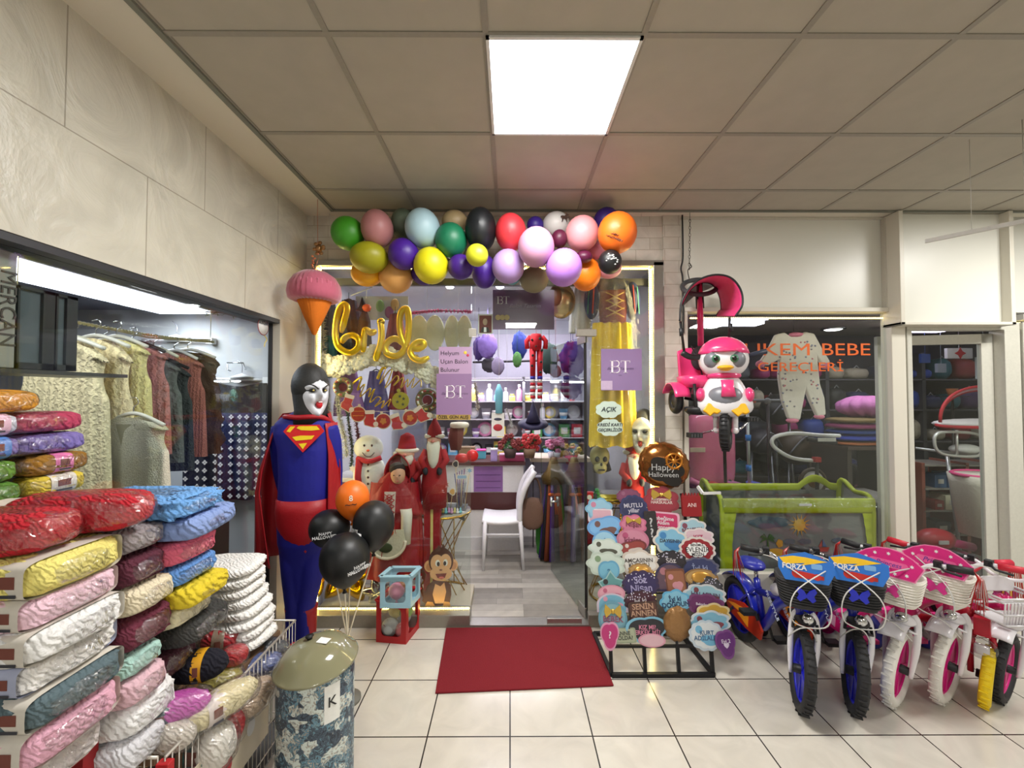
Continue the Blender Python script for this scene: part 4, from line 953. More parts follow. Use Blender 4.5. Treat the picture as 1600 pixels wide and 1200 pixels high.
def patt(px0, py0, px1, py1, c, dots, label, Y, nm):
    a, b_ = P(px0, py0, Y), P(px1, py1, Y); r = thing('crochet_blanket', label, 'blanket', ((a.x+b_.x)/2, Y, b_.z), 'crochet blankets on the end wall')
    q = MB(K(c, .9, kind='knit', scale=60, bump=.6))
    def g_(u, v): return (a.x+(b_.x-a.x)*u, Y-.02-.015*sin(u*14), a.z+(b_.z-a.z)*v)
    q.grid(g_, 40, 6).build('knit_ground', r, solid=.008)
    for t_ in (0,):
        q = MB(K(dots, .9)); n = max(2, int((b_.x-a.x)/.062)); m_ = int((a.z-b_.z)/.062)
        alt = MB(K((70, 30, 44), .9))
        for i in range(n):
            for j in range(m_):
                x = a.x+(i+.5)/n*(b_.x-a.x); z = a.z+(j+.5)/m_*(b_.z-a.z); y = Y-.03-.015*sin((i+.5)/n*14)
                for dx, dz in ((0, .012), (.012, 0), (0, -.012), (-.012, 0)): q.prism(circ(.0085, 6, (x+dx, z+dz)), .004, Matrix(((1, 0, 0, 0), (0, 0, -1, y), (0, 1, 0, 0), (0, 0, 0, 1))))
        q.build('crochet_motifs', r, label='small white four-petal motifs')
patt(291, 640, 346, 778, (16, 14, 16), (206, 200, 196), 'black crochet blanket with pale motifs on the end wall', 3.52, 'a')
patt(345, 645, 422, 780, (24, 30, 66), (214, 212, 214), 'navy crochet blanket with white motifs beside the window jamb', 3.5, 'b')
o = MB(K((190, 84, 24), .9, kind='yarn', bump=.8)).ell(P(268, 785, 2.3), (.11, .08, .06), 20, 12, None, lambda d: 1+.1*noise.noise(d*6)); pz_ = P(268, 785, 2.3)
tag(o.build('orange_knit_bundle'), 'orange knitted bundle on the counter below the jumpers', 'knitwear')
ct_ = thing('display_counter', 'dark display counter inside the knitwear window', 'counter', (-1.95, 2.3, 0))
MB(K((58, 50, 46), .5)).b2((-2.5, 1.2, 0), (-1.60, 2.4, pz_.z-.09)).build('carcass', ct_, bevel=.004)
MB(K((96, 82, 70), .4)).b2((-2.53, 1.17, pz_.z-.09), (-1.58, 2.43, pz_.z-.06)).build('top', ct_, bevel=.004)
# round AYDA sticker on the glass
st = MB(K((160, 40, 44), .5)).lathe([(.055, 0), (.055, .0015)], 36, T(PX(411, 510, WX-.05)) @ Ry(90)); st.use(WHITE).lathe([(.050, .0012), (.050, .0022)], 36, T(PX(411, 510, WX-.05)) @ Ry(90))
st.use(K((40, 40, 80), .5)).text('AYDA', .034, T(PX(411, 505, WX-.05)) @ T(.0026, 0, 0) @ Rz(90) @ Rx(90), .0005)
tag(st.build('round_sticker'), 'round white sticker with red rim reading AYDA on the left window', 'sticker')
rb = MB(K((214, 190, 90), .4)).tube(spline([PX(413, 524, WX-.05), PX(417, 530, WX-.05), PX(414, 536, WX-.05), PX(413, 542, WX-.05)], 5), .003, 6); tag(rb.build('curled_ribbon'), 'short curled yellow ribbon below the round sticker', 'ribbon')
# green tinsel sprig at the top corner
tn = MB(K((60, 110, 50), .6))
for k in range(60):
    p = PX(345+random.uniform(-22, 22), 487+random.uniform(-5, 6), -1.62); tn.bar(p, p+Vector((random.uniform(-.02, .02), random.uniform(-.02, .02), random.uniform(-.02, .02))), .002)
tn.use(K((70, 70, 60), .5)).tube([PX(320, 487, -1.62), PX(372, 490, -1.62)], .003, 6)
tag(tn.build('greenery_sprig'), 'green sprig along the top corner of the knitwear window', 'garland')
# ================================================================ RACK OF BALLOON AND PARTY CARDS
def cY(py): return 2.80-(py-770)/(1010-770)*.40
r = thing('card_rack', 'black wire floor rack hung with party cards, right of the doormat', 'rack', (P(1035, 1050, 2.39).x, 2.6, 0))
q = MB(K((26, 26, 28), .5, .4)); a, b_ = PZ(955, 1050), PZ(1117, 1053); yf = 2.39
xa, xb = P(956, 1050, yf).x, P(1115, 1050, yf).x; xa2, xb2 = xa-.02, xb-.02
zt_ = .155
q.bar((xa, yf, .012), (xb, yf, .012), .022, .022); q.bar((xa, yf, .012), (xa2, 2.80, .012), .022); q.bar((xb, yf, .012), (xb2, 2.80, .012), .022); q.bar((xa2, 2.8, .012), (xb2, 2.8, .012), .022)
q.build('base', r)
q = MB(K((26, 26, 28), .5, .4))
for i in range(4):
    x = xa+(xb-xa)*i/3; q.bar((x, yf+.01, .012), (x, yf+.03, zt_), .018); q.bar((x, yf+.03, zt_), (x, 2.82, .93), .012)
q.bar((xa, yf+.03, zt_), (xb, yf+.03, zt_), .014)
for k in range(5): z = .25+.15*k; y = yf+.03+(z-zt_)/(1.02-zt_)*.42; q.bar((xa, y, z), (xb, y, z), .008)
q.build('wire_frame', r)
def shp(kind, w, h):
    if kind == 'cloud': return cloud(w, h, 7, .09)
    if kind == 'scallop': return cloud(w, h, 12, .05)
    if kind == 'oval': return circ(w/2, 36, ry=h/2)
    if kind == 'rect': return rrect(w, h, min(w, h)*.14)
    if kind == 'blob': return cloud(w, h, 3, .13, ph=.6)
    if kind == 'star': return star(max(w, h)*.55, .62)
    if kind == 'arch': return [(w/2*cos(t), h*.6*sin(t)-h*.1) for t in [pi*i/16 for i in range(17)]]+[(-w/2, -h/2), (w/2, -h/2)]
    return rrect(w, h, .005)
def card(cx, cy, w, h, kind, c1, c2, txt, label, tc=(30, 30, 40), extra=None, roll=0, ts=None, nm='party_card', dy=0, c3=None):
    px, py = 900+cx/3.53, 740+cy/3.53; Y = cY(py)+dy-.018; k = Y/650/3.53
    w *= k*1.12; h *= k*1.12; gr_ = lambda c: tuple(int(v*.8+18) for v in c) if c else c
    c1, c2, c3, tc = gr_(c1), gr_(c2), gr_(c3), gr_(tc)
    MM = FM(P(px, py, Y), rz=random.uniform(-7, 7), roll=roll, tilt=-14)
    b = MB(K(c1, .35, scale=20, var=.06)).prism(shp(kind, w, h), .003, MM); b.use(K(c2, .35, scale=30, var=.08)).prism(shp(kind, w*.86, h*.84), .0045, MM)
    if c3:
        b.use(K(c3, .35)).prism(shp('blob', w*.5, h*.34), .0053, MM @ T(w*.08, -h*.14, 0)); b.prism(circ(min(w, h)*.13), .0053, MM @ T(-w*.22, h*.2, 0))
    if txt:
        lines = txt.split('|'); s_ = ts*k*1.35 if ts else min(h*.36, w*1.25/max(len(l) for l in lines))
        b.use(K(tc, .4))
        for i, l in enumerate(lines): b.text(l, s_, MM @ T(0, (len(lines)-1)*s_*.42-i*s_*.84, .0062), .0005, off=s_*.018)
    if extra == 'bow':
        b.use(K((214, 178, 84), .25, .7))
        for sg in (-1, 1): b.prism([(0, 0), (sg*w*.26, h*.2), (sg*w*.30, -h*.02), (sg*w*.24, -h*.18)][::sg], .012, MM @ T(0, h*.22, 0))
        b.ell((0, h*.22, .01), (w*.06, h*.08, .008), 10, 8, MM)
    if extra == 'ball': b.use(K((200, 150, 70), .3, .5)).ell((0, 0, .005), (w*.3, h*.36, .012), 16, 8, MM)
    if extra == 'dots':
        b.use(K((200, 196, 214), .4))
        for i in range(22): b.prism(circ(.0035, 6, (random.uniform(-.42, .42)*w, random.uniform(.12, .42)*h)), .006, MM)
    o = b.build(nm); return tag(o, label, 'party card', 'party cards on the black rack')
CD = [
 (128, 195, 132, 100, 'cloud', (120, 180, 214), (150, 200, 226), '', 'blue rainbow topper card, topmost in the left column of the rack', None, None, (210, 130, 160)),
 (134, 232, 120, 62, 'rect', (232, 222, 226), (222, 168, 182), '', 'white and pink card below the rainbow topper in the left column', None, None, None),
 (160, 300, 164, 112, 'blob', (100, 160, 220), (120, 180, 232), '', 'sky blue cloud card with a small brown patch in the left column', None, None, (110, 76, 70)),
 (158, 372, 122, 100, 'arch', (96, 160, 214), (150, 200, 226), '?', 'blue arched card reading a question mark in the left column', (60, 110, 170), None, None),
 (165, 415, 160, 92, 'cloud', (196, 214, 200), (214, 226, 214), '', 'pale green card with dark animal shape in the left column', None, None, (70, 70, 56)),
 (165, 500, 178, 112, 'cloud', (190, 206, 190), (206, 220, 206), '', 'larger pale green card with greenery below the animal card', None, None, (120, 150, 110)),
 (182, 545, 96, 112, 'blob', (90, 160, 196), (110, 180, 208), '2', 'teal blue card shaped like number two', (50, 110, 150), None, None),
 (195, 618, 128, 96, 'star', (150, 190, 190), (90, 150, 150), '', 'teal star card with dark smiling face in the left column', None, None, (40, 40, 44)),
 (195, 662, 134, 78, 'oval', (214, 140, 160), (226, 160, 176), '', 'pink oval card under the teal star', None, None, (190, 90, 120)),
 (200, 712, 152, 84, 'arch', (206, 190, 206), (110, 176, 200), '', 'blue rainbow arch card low in the left column', None, None, (220, 150, 170)),
 (203, 802, 140, 158, 'oval', (96, 150, 170), (120, 170, 186), 'BEBEK', 'teal oval card with a gold bow at the bottom of the left column', (150, 60, 90), 'bow', None),
 (186, 890, 84, 120, 'blob', (222, 150, 180), (190, 40, 110), '?', 'magenta question mark card at the lowest left', (240, 220, 230), None, None),
 (262, 893, 120, 66, 'rect', (150, 160, 130), (170, 178, 148), 'ANNE|YOLDA?', 'olive kraft card with dark writing at the bottom left', (60, 60, 50), None, None),
 (290, 125, 120, 70, 'scallop', (110, 50, 80), (130, 60, 96), '', 'plum scalloped card at the back top of the second column', None, None, (150, 90, 120)),
 (316, 190, 134, 122, 'scallop', (36, 40, 90), (28, 32, 76), 'MUTLU|yillar', 'navy card with silver writing at the top of the second column', (206, 200, 214), None, None),
 (316, 282, 124, 92, 'cloud', (200, 96, 134), (214, 120, 150), 'Nişan', 'rose card with a large gold bow in the second column', (120, 40, 60), 'bow', None),
 (312, 368, 160, 112, 'oval', (196, 112, 140), (206, 130, 154), 'kizim', 'dusty pink oval card below the gold bow card', (120, 40, 70), None, (180, 70, 110)),
 (314, 412, 134, 72, 'blob', (110, 40, 40), (150, 56, 50), '', 'brown red ribbon-shaped card in the second column', None, None, (214, 200, 190)),
 (346, 492, 184, 112, 'cloud', (214, 200, 186), (232, 228, 220), 'AMCASININ|KUZUSU', 'cream cloud card reading amcasinin kuzusu', (60, 50, 44), None, None),
 (362, 538, 130, 68, 'scallop', (160, 120, 60), (196, 150, 84), '', 'gold scalloped card under the cream cloud card', None, 'ball', None),
 (356, 610, 176, 122, 'scallop', (50, 36, 72), (44, 34, 80), 'Söz|Nişan', 'dark purple card sprinkled with white dots in the middle column', (170, 160, 206), 'dots', None),
 (354, 702, 160, 92, 'scallop', (50, 24, 36), (64, 28, 42), 'iyi ki', 'dark maroon card with looped trim in the middle column', (220, 210, 214), 'dots', None),
 (372, 770, 142, 104, 'rect', (60, 36, 30), (90, 52, 42), 'SENİN|ANNEN|BENİM', 'brown card with tan writing low in the second column', (196, 150, 120), None, None),
 (392, 862, 196, 120, 'blob', (120, 186, 214), (36, 36, 40), 'KIZ MI?|ERKEK Mİ?', 'blue and black card asking kiz mi erkek mi at the bottom', (226, 130, 160), None, None),
 (418, 920, 130, 60, 'oval', (220, 150, 170), (226, 180, 190), '', 'pink oval card below the blue and black one', None, None, None),
 (415, 300, 60, 160, 'rect', (34, 26, 28), (28, 24, 26), '?|?', 'narrow black card with question marks, upper', (200, 200, 200), None, None),
 (470, 150, 166, 132, 'cloud', (140, 30, 44), (150, 36, 50), 'Kahramanlar|HARİKALAR', 'crimson crown card with a gold bow, topmost in the third column', (236, 214, 206), 'bow', None),
 (480, 272, 156, 104, 'rect', (226, 170, 190), (196, 32, 88), 'Bebeğime|Aldım|Cennete', 'magenta rectangular card with pink frame and white writing', (240, 224, 230), None, None),
 (520, 372, 158, 124, 'cloud', (226, 216, 204), (128, 190, 220), 'DAYISININ', 'white and sky blue card reading dayisinin', (40, 44, 60), None, (60, 130, 190)),
 (522, 480, 144, 92, 'scallop', (26, 22, 26), (34, 28, 34), 'Söz', 'black scalloped card in the third column', (214, 206, 206), 'dots', None),
 (522, 570, 160, 130, 'arch', (50, 44, 76), (90, 66, 80), '', 'indigo arch card behind the brown one in the third column', None, None, (176, 110, 120)),
 (550, 598, 96, 120, 'rect', (110, 60, 40), (150, 90, 60), '', 'brown card with pink top in the third column', None, None, (210, 140, 150)),
 (546, 706, 146, 104, 'cloud', (90, 170, 210), (130, 196, 222), 'İyi ki|DOĞDUN', 'sky blue card reading iyi ki dogdun', (24, 50, 90), None, None),
 (638, 308, 150, 100, 'cloud', (220, 216, 210), (160, 200, 214), 'BABASININ', 'pale blue cloud card with white edge, topmost in the right column', (120, 40, 60), None, (130, 60, 80)),
 (672, 352, 152, 84, 'cloud', (230, 220, 216), (226, 190, 200), 'KIZ', 'white and pink cloud card above the proposal card', (190, 60, 100), None, None),
 (668, 420, 174, 118, 'scallop', (224, 216, 206), (150, 26, 36), '', 'white card with dark red frame reading benimle evlenir misin', None, 'prop', None),
 (682, 522, 182, 100, 'scallop', (90, 90, 110), (44, 50, 96), 'İyi ki', 'navy scalloped card below the proposal card', (150, 160, 200), None, None),
 (690, 574, 172, 82, 'oval', (150, 110, 60), (190, 150, 90), '', 'gold oval card in the right column', None, 'ball', None),
 (714, 620, 160, 90, 'scallop', (40, 40, 44), (60, 60, 66), '', 'black card with striped white trim in the right column', None, 'dots', (170, 190, 190)),
 (712, 668, 196, 92, 'cloud', (214, 214, 214), (150, 196, 210), 'HALASININ', 'pale blue cloud card with maroon figures in the right column', (80, 60, 90), None, (120, 50, 60)),
 (712, 722, 180, 92, 'cloud', (110, 50, 100), (96, 30, 84), 'Bekarlar Evi 2', 'purple card reading bekarlar evi', (230, 214, 230), None, None),
 (752, 778, 176, 96, 'cloud', (226, 206, 150), (206, 158, 50), 'Hoş Geldin', 'golden yellow cloud card near the bottom right', (240, 226, 190), None, None),
 (734, 822, 200, 100, 'cloud', (206, 214, 220), (120, 180, 206), '', 'sky blue cloud card behind the lowest white one', None, None, (130, 60, 70)),
 (826, 936, 92, 122, 'blob', (120, 60, 130), (96, 36, 110), 'Evi 2|♥', 'purple card with white writing, lowest at the right', (226, 210, 230), None, None),
 (720, 892, 176, 132, 'scallop', (196, 210, 220), (222, 228, 228), 'KURT|ADİLALEM', 'large white and sky blue cloud card, frontmost at the bottom right', (60, 100, 140), None, (110, 180, 216)),
]
for (cx, cy, ww, hh, kd, c1, c2, tx, lb, tc, ex, c3) in CD:
    o = card(cx, cy, ww, hh, kd, c1, c2, tx, lb, tc or (30, 30, 40), None if ex == 'prop' else ex, c3=c3, roll=random.uniform(-5, 5))
    if ex == 'prop':
        px, py = 900+cx/3.53, 740+cy/3.53; Y = cY(py)-.018; k = Y/650/3.53; MM = FM(P(px, py, Y-.004), tilt=-14)
        q = MB(WHITE).prism(shp('scallop', ww*.66*k, hh*.62*k), .004, MM); q.use(K((40, 34, 40), .5))
        for i, (t, s_) in enumerate((('BENİMLE', 14), ('EVLENİR', 27), ('MİSİN', 19))): q.text(t, s_*k*1.25, MM @ T(0, (24-24*i)*k, .0045), .0005, off=.0004)
        f_ = q.build('proposal_text'); f_.parent = o; f_.location = f_.location-o.location
# foil wrapped tan pouch and red pouch
p = P(900+558/3.53, 740+830/3.53, 2.44); q = MB(K((150, 112, 70), .3, .4, kind='foil', scale=30, bump=1)).ell(p, (.08, .03, .10), 20, 14, None, lambda d: 1+.12*noise.noise(d*3))
tag(q.build('foil_pouch'), 'crinkled tan foil pouch hanging at the bottom of the third card column', 'pouch')
p = P(900+632/3.53, 740+178/3.53, 2.74); q = MB(K((140, 30, 34), .35, kind='film', scale=20)).prism(rrect(.125, .13, .01), .02, FM(p, tilt=-8)); q.use(K((226, 200, 196), .5)).text('ANI|BALON'.split('|')[0], .035, FM(p+Vector((0, -.022, .01)), tilt=-8), .001)
for k in range(6): q.use(K((140, 30, 34), .35)).prism([(-.06+.02*k, .06), (-.04+.02*k, .06), (-.05+.02*k, .085)], .015, FM(p, tilt=-8))
tag(q.build('red_pouch', bevel=.002), 'dark red zigzag topped pouch at the upper right of the card rack', 'pouch')
hk = MB(WHITE).bar(P(1098, 771, 2.74), P(1126, 770, 2.72), .018, .014); 
hk.bar(P(1098, 771, 2.74), P(1090, 760, 2.78), .012, .02)
tag(hk.build('wall_peg'), 'white display peg sticking out of the window frame above the card rack', 'peg')
# ================================================================ PLAYPEN
m_lime = K((176, 190, 24), .5, kind='cloth', scale=40, bump=.3, var=.1)
yA, yB = 3.05, 3.36; XL, XRr = P(1128, 800, yA).x, P(1364, 800, yA).x; zP = P(1200, 780, yA).z
r = thing('playpen', 'lime green baby playpen with a seaside print, under the baby goods window', 'playpen', ((XL+XRr)/2, 2.75, 0))
def bars(name, pts, rad_, m, n=10): return MB(m).tube(pts, rad_, n).build(name, r)
def end_arch(x): return spline([(x, yA, .04), (x, yA, zP*.6), (x, yA+.01, zP-.01), (x, (yA+yB)/2, zP+.02), (x, yB-.02, zP+.07), (x, yB, zP*.7), (x, yB, .04)], 6)
for x in (XL, XRr):
    q = MB(m_lime); pl_ = end_arch(x)
    q.tube(pl_, .026, 10, flat=.6); q.build('end_frame', r)
    q = MB(K((96, 100, 96), .8, alpha=.75)).add([tuple(v) for v in pl_], [tuple(range(len(pl_)))], None, False); q.build('end_mesh', r)
q = MB(m_lime)
def rail(u, v): a = 2*pi*v; return (XL+(XRr-XL)*u, yA-.012+.013*cos(a), zP-.045+.055*sin(a))
q.grid(rail, 20, 14).build('front_top_band', r)
q = MB(m_lime)
def brail(u, v):
    a = 2*pi*v; hump = .07*max(0, sin(pi*(u-.70)/.24)) if .70 < u < .94 else 0
    return (XL+(XRr-XL)*u, yB+.012*cos(a), zP+.02+hump+.03*sin(a))
q.grid(brail, 30, 12).build('back_top_band', r)
W_ = XRr-XL
for (x0, x1, flip) in ((XL, XL+.10, 0), (XRr-.09, XRr, 1)):
    q = MB(m_lime)
    def pan(u, v, x0=x0, x1=x1, flip=flip):
        uu = 1-u if flip else u; inner = 1-.35*abs(2*v-1)**2.5*-1
        wv = .65+.5*abs(2*v-1)**2
        x = (x0+(x1-x0)*u*wv) if not flip else (x1-(x1-x0)*(1-u)*wv)
        return (x, yA-.014-.002*sin(v*60), .06+(zP-.09)*v)
    q.grid(pan, 6, 60).build('corner_panel', r)
def corner(x): return None
MB(K((128, 130, 130), .85, kind='cloth', scale=300, bump=.2, alpha=.88)).b2((XL+.05, yA+.002, .06), (XRr-.05, yA+.005, zP-.05)).build('mesh_front', r)
MB(K((110, 112, 112), .85, alpha=.9)).b2((XL+.03, yB-.005, .06), (XRr-.03, yB, zP)).build('mesh_back', r)
MB(m_lime).b2((XL, yA, .05), (XRr, yB, .09)).build('floor_panel', r)
# printed picture on the mesh: cloud, sun, palm, island, boat, fish
k_ = yA/650; FP = Matrix(((1, 0, 0, 0), (0, 0, -1, yA-.001), (0, 1, 0, 0), (0, 0, 0, 1)))
def pxz(px, py): p = P(px, py, yA); return (p.x, p.z)
q = MB(K((70, 92, 106), .7))
def el(px, py, rx, rz, c, k=None, d=.1):
    x, z = pxz(px, py); q.use(K(c, .7)); q.prism(cloud(2*rx*k_, 2*rz*k_, k or 5, d, 30, (x, z)), .002, FP)
el(1201, 816, 30, 9, (74, 98, 112)); el(1249, 820, 9, 9, (214, 170, 60), 9, .12)
for i in range(14):
    a = 2*pi*i/14; x, z = pxz(1249, 820); q.use(K((206, 150, 60), .7)).prism([(x+cos(a-.1)*.045, z+sin(a-.1)*.045), (x+cos(a+.1)*.045, z+sin(a+.1)*.045), (x+cos(a)*.085, z+sin(a)*.085)], .002, FP)
el(1212, 864, 16, 7, (214, 160, 40), 2, .02)
x, z = pxz(1201, 862); x2, z2 = pxz(1199, 842); q.use(K((60, 100, 50), .7)).prism([(x-.008, z), (x+.008, z), (x2+.004, z2), (x2-.004, z2)], .003, FP)
for a, L in ((10, .06), (45, .05), (160, .06), (125, .05), (-20, .06), (200, .06)):
    q.prism([(x2, z2), (x2+cos(rad(a))*L*.6-.008*sin(rad(a)), z2+sin(rad(a))*L*.6+.016), (x2+cos(rad(a))*L, z2+sin(rad(a))*L-.008)], .003, FP)
el(1218, 849, 5, 6, (214, 150, 50)); el(1233, 846, 9, 4, (90, 108, 118)); el(1257, 846, 10, 4, (90, 100, 112)); el(1310, 844, 10, 4, (84, 100, 116)); el(1243, 856, 5, 3, (70, 84, 100)); el(1265, 858, 5, 3, (70, 84, 100))
x, z = pxz(1285, 855); q.use(K((170, 70, 60), .7)).prism([(x-.05, z), (x-.035, z-.03), (x+.035, z-.03), (x+.05, z)][::-1], .003, FP); q.use(K((90, 110, 150), .7)).prism([(x, z+.005), (x+.03, z+.005), (x, z+.06)], .003, FP)
q.use(K((180, 90, 80), .7)).prism([(x-.005, z+.005), (x-.005, z+.05), (x-.03, z+.005)], .003, FP)
q.build('seaside_print', r)
MB(clear((252, 252, 250), .12, .15, 1.)).grid(lambda u, v: (XL-.02+(W_+.04)*u, yA-.05+.03*v+.01*sin(u*30), zP+.022-.07*(1-v)), 30, 3).build('plastic_cover', r)
q = MB(WHITE).b2((XL-.02+.55, yA-.055, zP-.035), (XL+.62, yA-.05, zP-.02)); q.build('paper_tag', r)
for x in (XL, XRr):
    for y in (yA, yB): MB(K((60, 60, 60), .6)).lathe([(.025, 0), (.025, .04), (.02, .045)], 14, T(x, y, 0)).build('foot', r)

# ================================================================ PENGUIN TRICYCLE hanging from the pier
tY = 2.56
def tq(px, py, dy=0.): return P(px, py, tY+dy)
kk = tY/650
m_pk = K((228, 60, 122), .3, coat=.4, scale=5, var=.05); m_blk = K((26, 27, 30), .5); m_wh = K((226, 224, 228), .25, coat=.4, scale=4, var=.03); m_gry = K((120, 122, 130), .35); m_yel = K((236, 176, 24), .35)
r = thing('tricycle', 'pink push tricycle with penguin front and canopy, hanging by the brick pier', 'tricycle', tq(1130, 706))
MB(m_pk).tube([tq(1093, 440, .25), tq(1095, 540, .22)], .020, 12).build('push_pole', r, bevel=0)
MB(m_blk).tube([tq(1093, 462, .25), tq(1094, 482, .25)], .027, 12).build('pole_clamp', r)
rg = [tq(1093+27*cos(t), 448-11*sin(t)*(1 if sin(t) > 0 else 1.1), .25+.08*sin(t)) for t in [2*pi*i/28 for i in range(28)]]
MB(K((62, 64, 68), .5)).tube(rg, .016, 10, True).build('push_handle', r)
# canopy
arc = spline([(1062, 502, 0), (1066, 470, 0), (1084, 443, 0), (1112, 430, 0), (1140, 433, 0), (1157, 452, 0), (1160, 476, 0), (1149, 494, 0)], 5)
def can(u, v):
    i = min(len(arc)-1, int(u*(len(arc)-1)+.5)); a = arc[i]; c = Vector((1112, 500))
    return tq(1062+(a.x-1062)*(1-.34*v), a.y+(12*v if 5 < i < len(arc)-4 else 0), -.10+.34*v)
cpy = MB(K((228, 66, 128), .6, kind='cloth', scale=50, bump=.2)).grid(can, len(arc)-1, 8); cpy = cpy.build('canopy', r, solid=.006)
for v_ in (0, 1): MB(m_blk).tube([can(i/(len(arc)-1), v_) for i in range(len(arc))], .006, 8).build('canopy_piping', cpy)
MB(clear((120, 116, 118), .05, .3)).grid(lambda u, v: can(.12+.50*u, 1.) + Vector((0, -.01, -.07*v*sin(pi*u))), 14, 3).build('canopy_net', cpy)
for a, b_ in (((1063, 503, -.08), (1070, 556, .05)), ((1140, 496, -.02), (1139, 530, .0))):
    MB(m_blk).tube([tq(*a), tq(*b_)], .008, 8).tube([tq(a[0]+1, a[1]+10, a[2]), tq(a[0]+2, a[1]+22, a[2])], .013, 8).build('canopy_strut', r)
# seat
seat = MB(m_pk).loft([(0, 0, 0, .10, .09), (0, 0, .03, .12, .105), (0, 0, .06, .125, .11), (0, .0, .065, .10, .085)], 20, T(tq(1092, 604, .16)), e=3)
def bk(u, v): a = -.9+1.8*u; return tq(1088, 598, .18)+Vector((.12*sin(a), .09*cos(a)-.02+.03*v, .24*v*(1-.18*abs(sin(a))**2)))
seat.grid(bk, 14, 8).build('seat', r, solid=.014)
MB(K((52, 46, 50), .8, kind='cloth')).ell(tq(1092, 560, .20), (.055, .03, .08), 14, 10).build('seat_pad', r)
MB(m_blk).tube([tq(1080, 540, .13), tq(1092, 566, .1), tq(1101, 600, .08)], .009, 6, flat=.4).tube([tq(1085, 600, .05), tq(1088, 640, .02)], .010, 6).build('harness', r)
# rear fenders and wheels
for (wx, dy) in ((1056, .20), (1100, .46)):
    fd_ = MB(m_pk).grid(lambda u, v, wx=wx, dy=dy: tq(wx, 626, dy)+Vector((-.05+.10*v, -.115*cos(.2+pi*.8*u)+.0, .115*sin(.2+pi*.8*u)+.005*sin(pi*v))), 12, 4); fd_.build('rear_fender', r, solid=.008)
    w_ = MB(m_blk).torus(.065, .024, T(tq(wx, 626, dy)) @ Ry(90) @ S(1, 1, 1), 30, 10).build('rear_wheel', r)
    MB(K((60, 60, 64), .5)).lathe([(.05, -.012), (.05, .012)], 20, T(tq(wx, 626, dy)) @ Ry(90)).build('wheel_disc', w_)
MB(m_pk).tube([tq(1064, 600, .2), tq(1085, 598, .25), tq(1100, 602, .4)], .028, 10).build('rear_body', r)
MB(m_blk).lathe([(.0, -.035), (.055, -.032), (.078, -.01), (.08, .012), (.07, .018)], 24, T(tq(1090, 640, .08))).build('footrest_tray', r)
MB(K((60, 62, 66), .4, .6)).tube([tq(1090, 630, .1), tq(1118, 640, .05)], .012, 8).tube([tq(1070, 622, .15), tq(1118, 632, .02)], .01, 8).build('frame_tube', r)
# penguin
H = tq(1130, 562); pm = T(H) @ Rz(-22) @ S(1.06)
def hfn(d): return 1
hd = MB(m_wh).ell((0, 0, 0), (34*kk, .11, 29*kk), 28, 18, pm).build('penguin_head', r)
cpn = MB(m_pk).ell((0, .004, .012), (35.2*kk, .118, 31*kk), 28, 18, pm); 
cpn.v = [v if (pm.inverted() @ v).z > .030+.012*cos((pm.inverted() @ v).x*18) else Vector((v.x, v.y, (pm @ Vector((0, 0, .028))).z)).lerp(pm @ Vector((0, 0, .028)), .12) for v in cpn.v]
cpn.ell((0, -.085, .042), (.07, .05, .008), 18, 8, pm)
cpn.build('penguin_cap', hd)
q = MB(m_gry)
for sg in (-1, 1): q.ell((sg*.047, -.062, -.004), (.054, .054, .056), 18, 12, pm @ Rz(sg*8))
q.build('grey_goggles', hd)
for sg in (-1, 1):
    e_ = MB(K((58, 116, 84), .3)).ell((sg*.046, -.105, -.002), (.022, .012, .022), 16, 10, pm); e_.use(K((12, 20, 16), .2)).ell((sg*.046, -.114, -.002), (.013, .008, .014), 14, 8, pm); e_.use(WHITE).ell((sg*.046-.005, -.122, .006), (.003, .002, .003), 6, 5, pm); e_.build('eye', hd)
MB(m_yel).ell((0, -.115, -.052), (.043, .036, .014), 18, 10, pm).ell((0, -.112, -.062), (.03, .028, .01), 14, 8, pm).build('beak', hd)
bd = MB(m_wh).loft([(0, 0, -.155, .03, .03), (0, 0, -.15, .11, .085), (0, 0, -.12, .16, .11), (0, 0, -.07, .165, .118), (0, 0, 0, .13, .10), (0, 0, .06, .10, .085), (0, 0, .10, .075, .07)], 28, T(tq(1131, 612)) @ Rz(-22)).build('penguin_body', r, sub=1)
bM = T(tq(1131, 612)) @ Rz(-22)
MB(m_gry).ell((0, -.045, -.035), (.105, .075, .085), 24, 14, bM).build('belly', bd)
MB(m_pk).torus(.075, .022, T(tq(1131, 587)) @ S(1, .95, .8), 28, 10).loft([(.01, -.095, -.0, .035, .02), (.012, -.115, -.05, .034, .012), (.014, -.122, -.10, .04, .010)], 14, bM @ T(0, 0, .07)).build('scarf', bd)
for sg in (-1, 1):
    MB(m_pk).ell((sg*.132, -.03, -.02), (.028, .06, .045), 14, 10, bM).build('wing_tip', bd)
    MB(m_yel).prism([(sg*x*(-1 if sg < 0 else 1)*1.0, y) for x, y in ([(-.02, .03), (.03, .03), (.05, -.02), (.03, -.035), (.012, -.028), (-.01, -.05), (-.03, -.03), (-.05, -.015)])], .03, bM @ T(sg*.075, -.075, -.105) @ Rx(75)).build('webbed_foot', bd, bevel=.006)
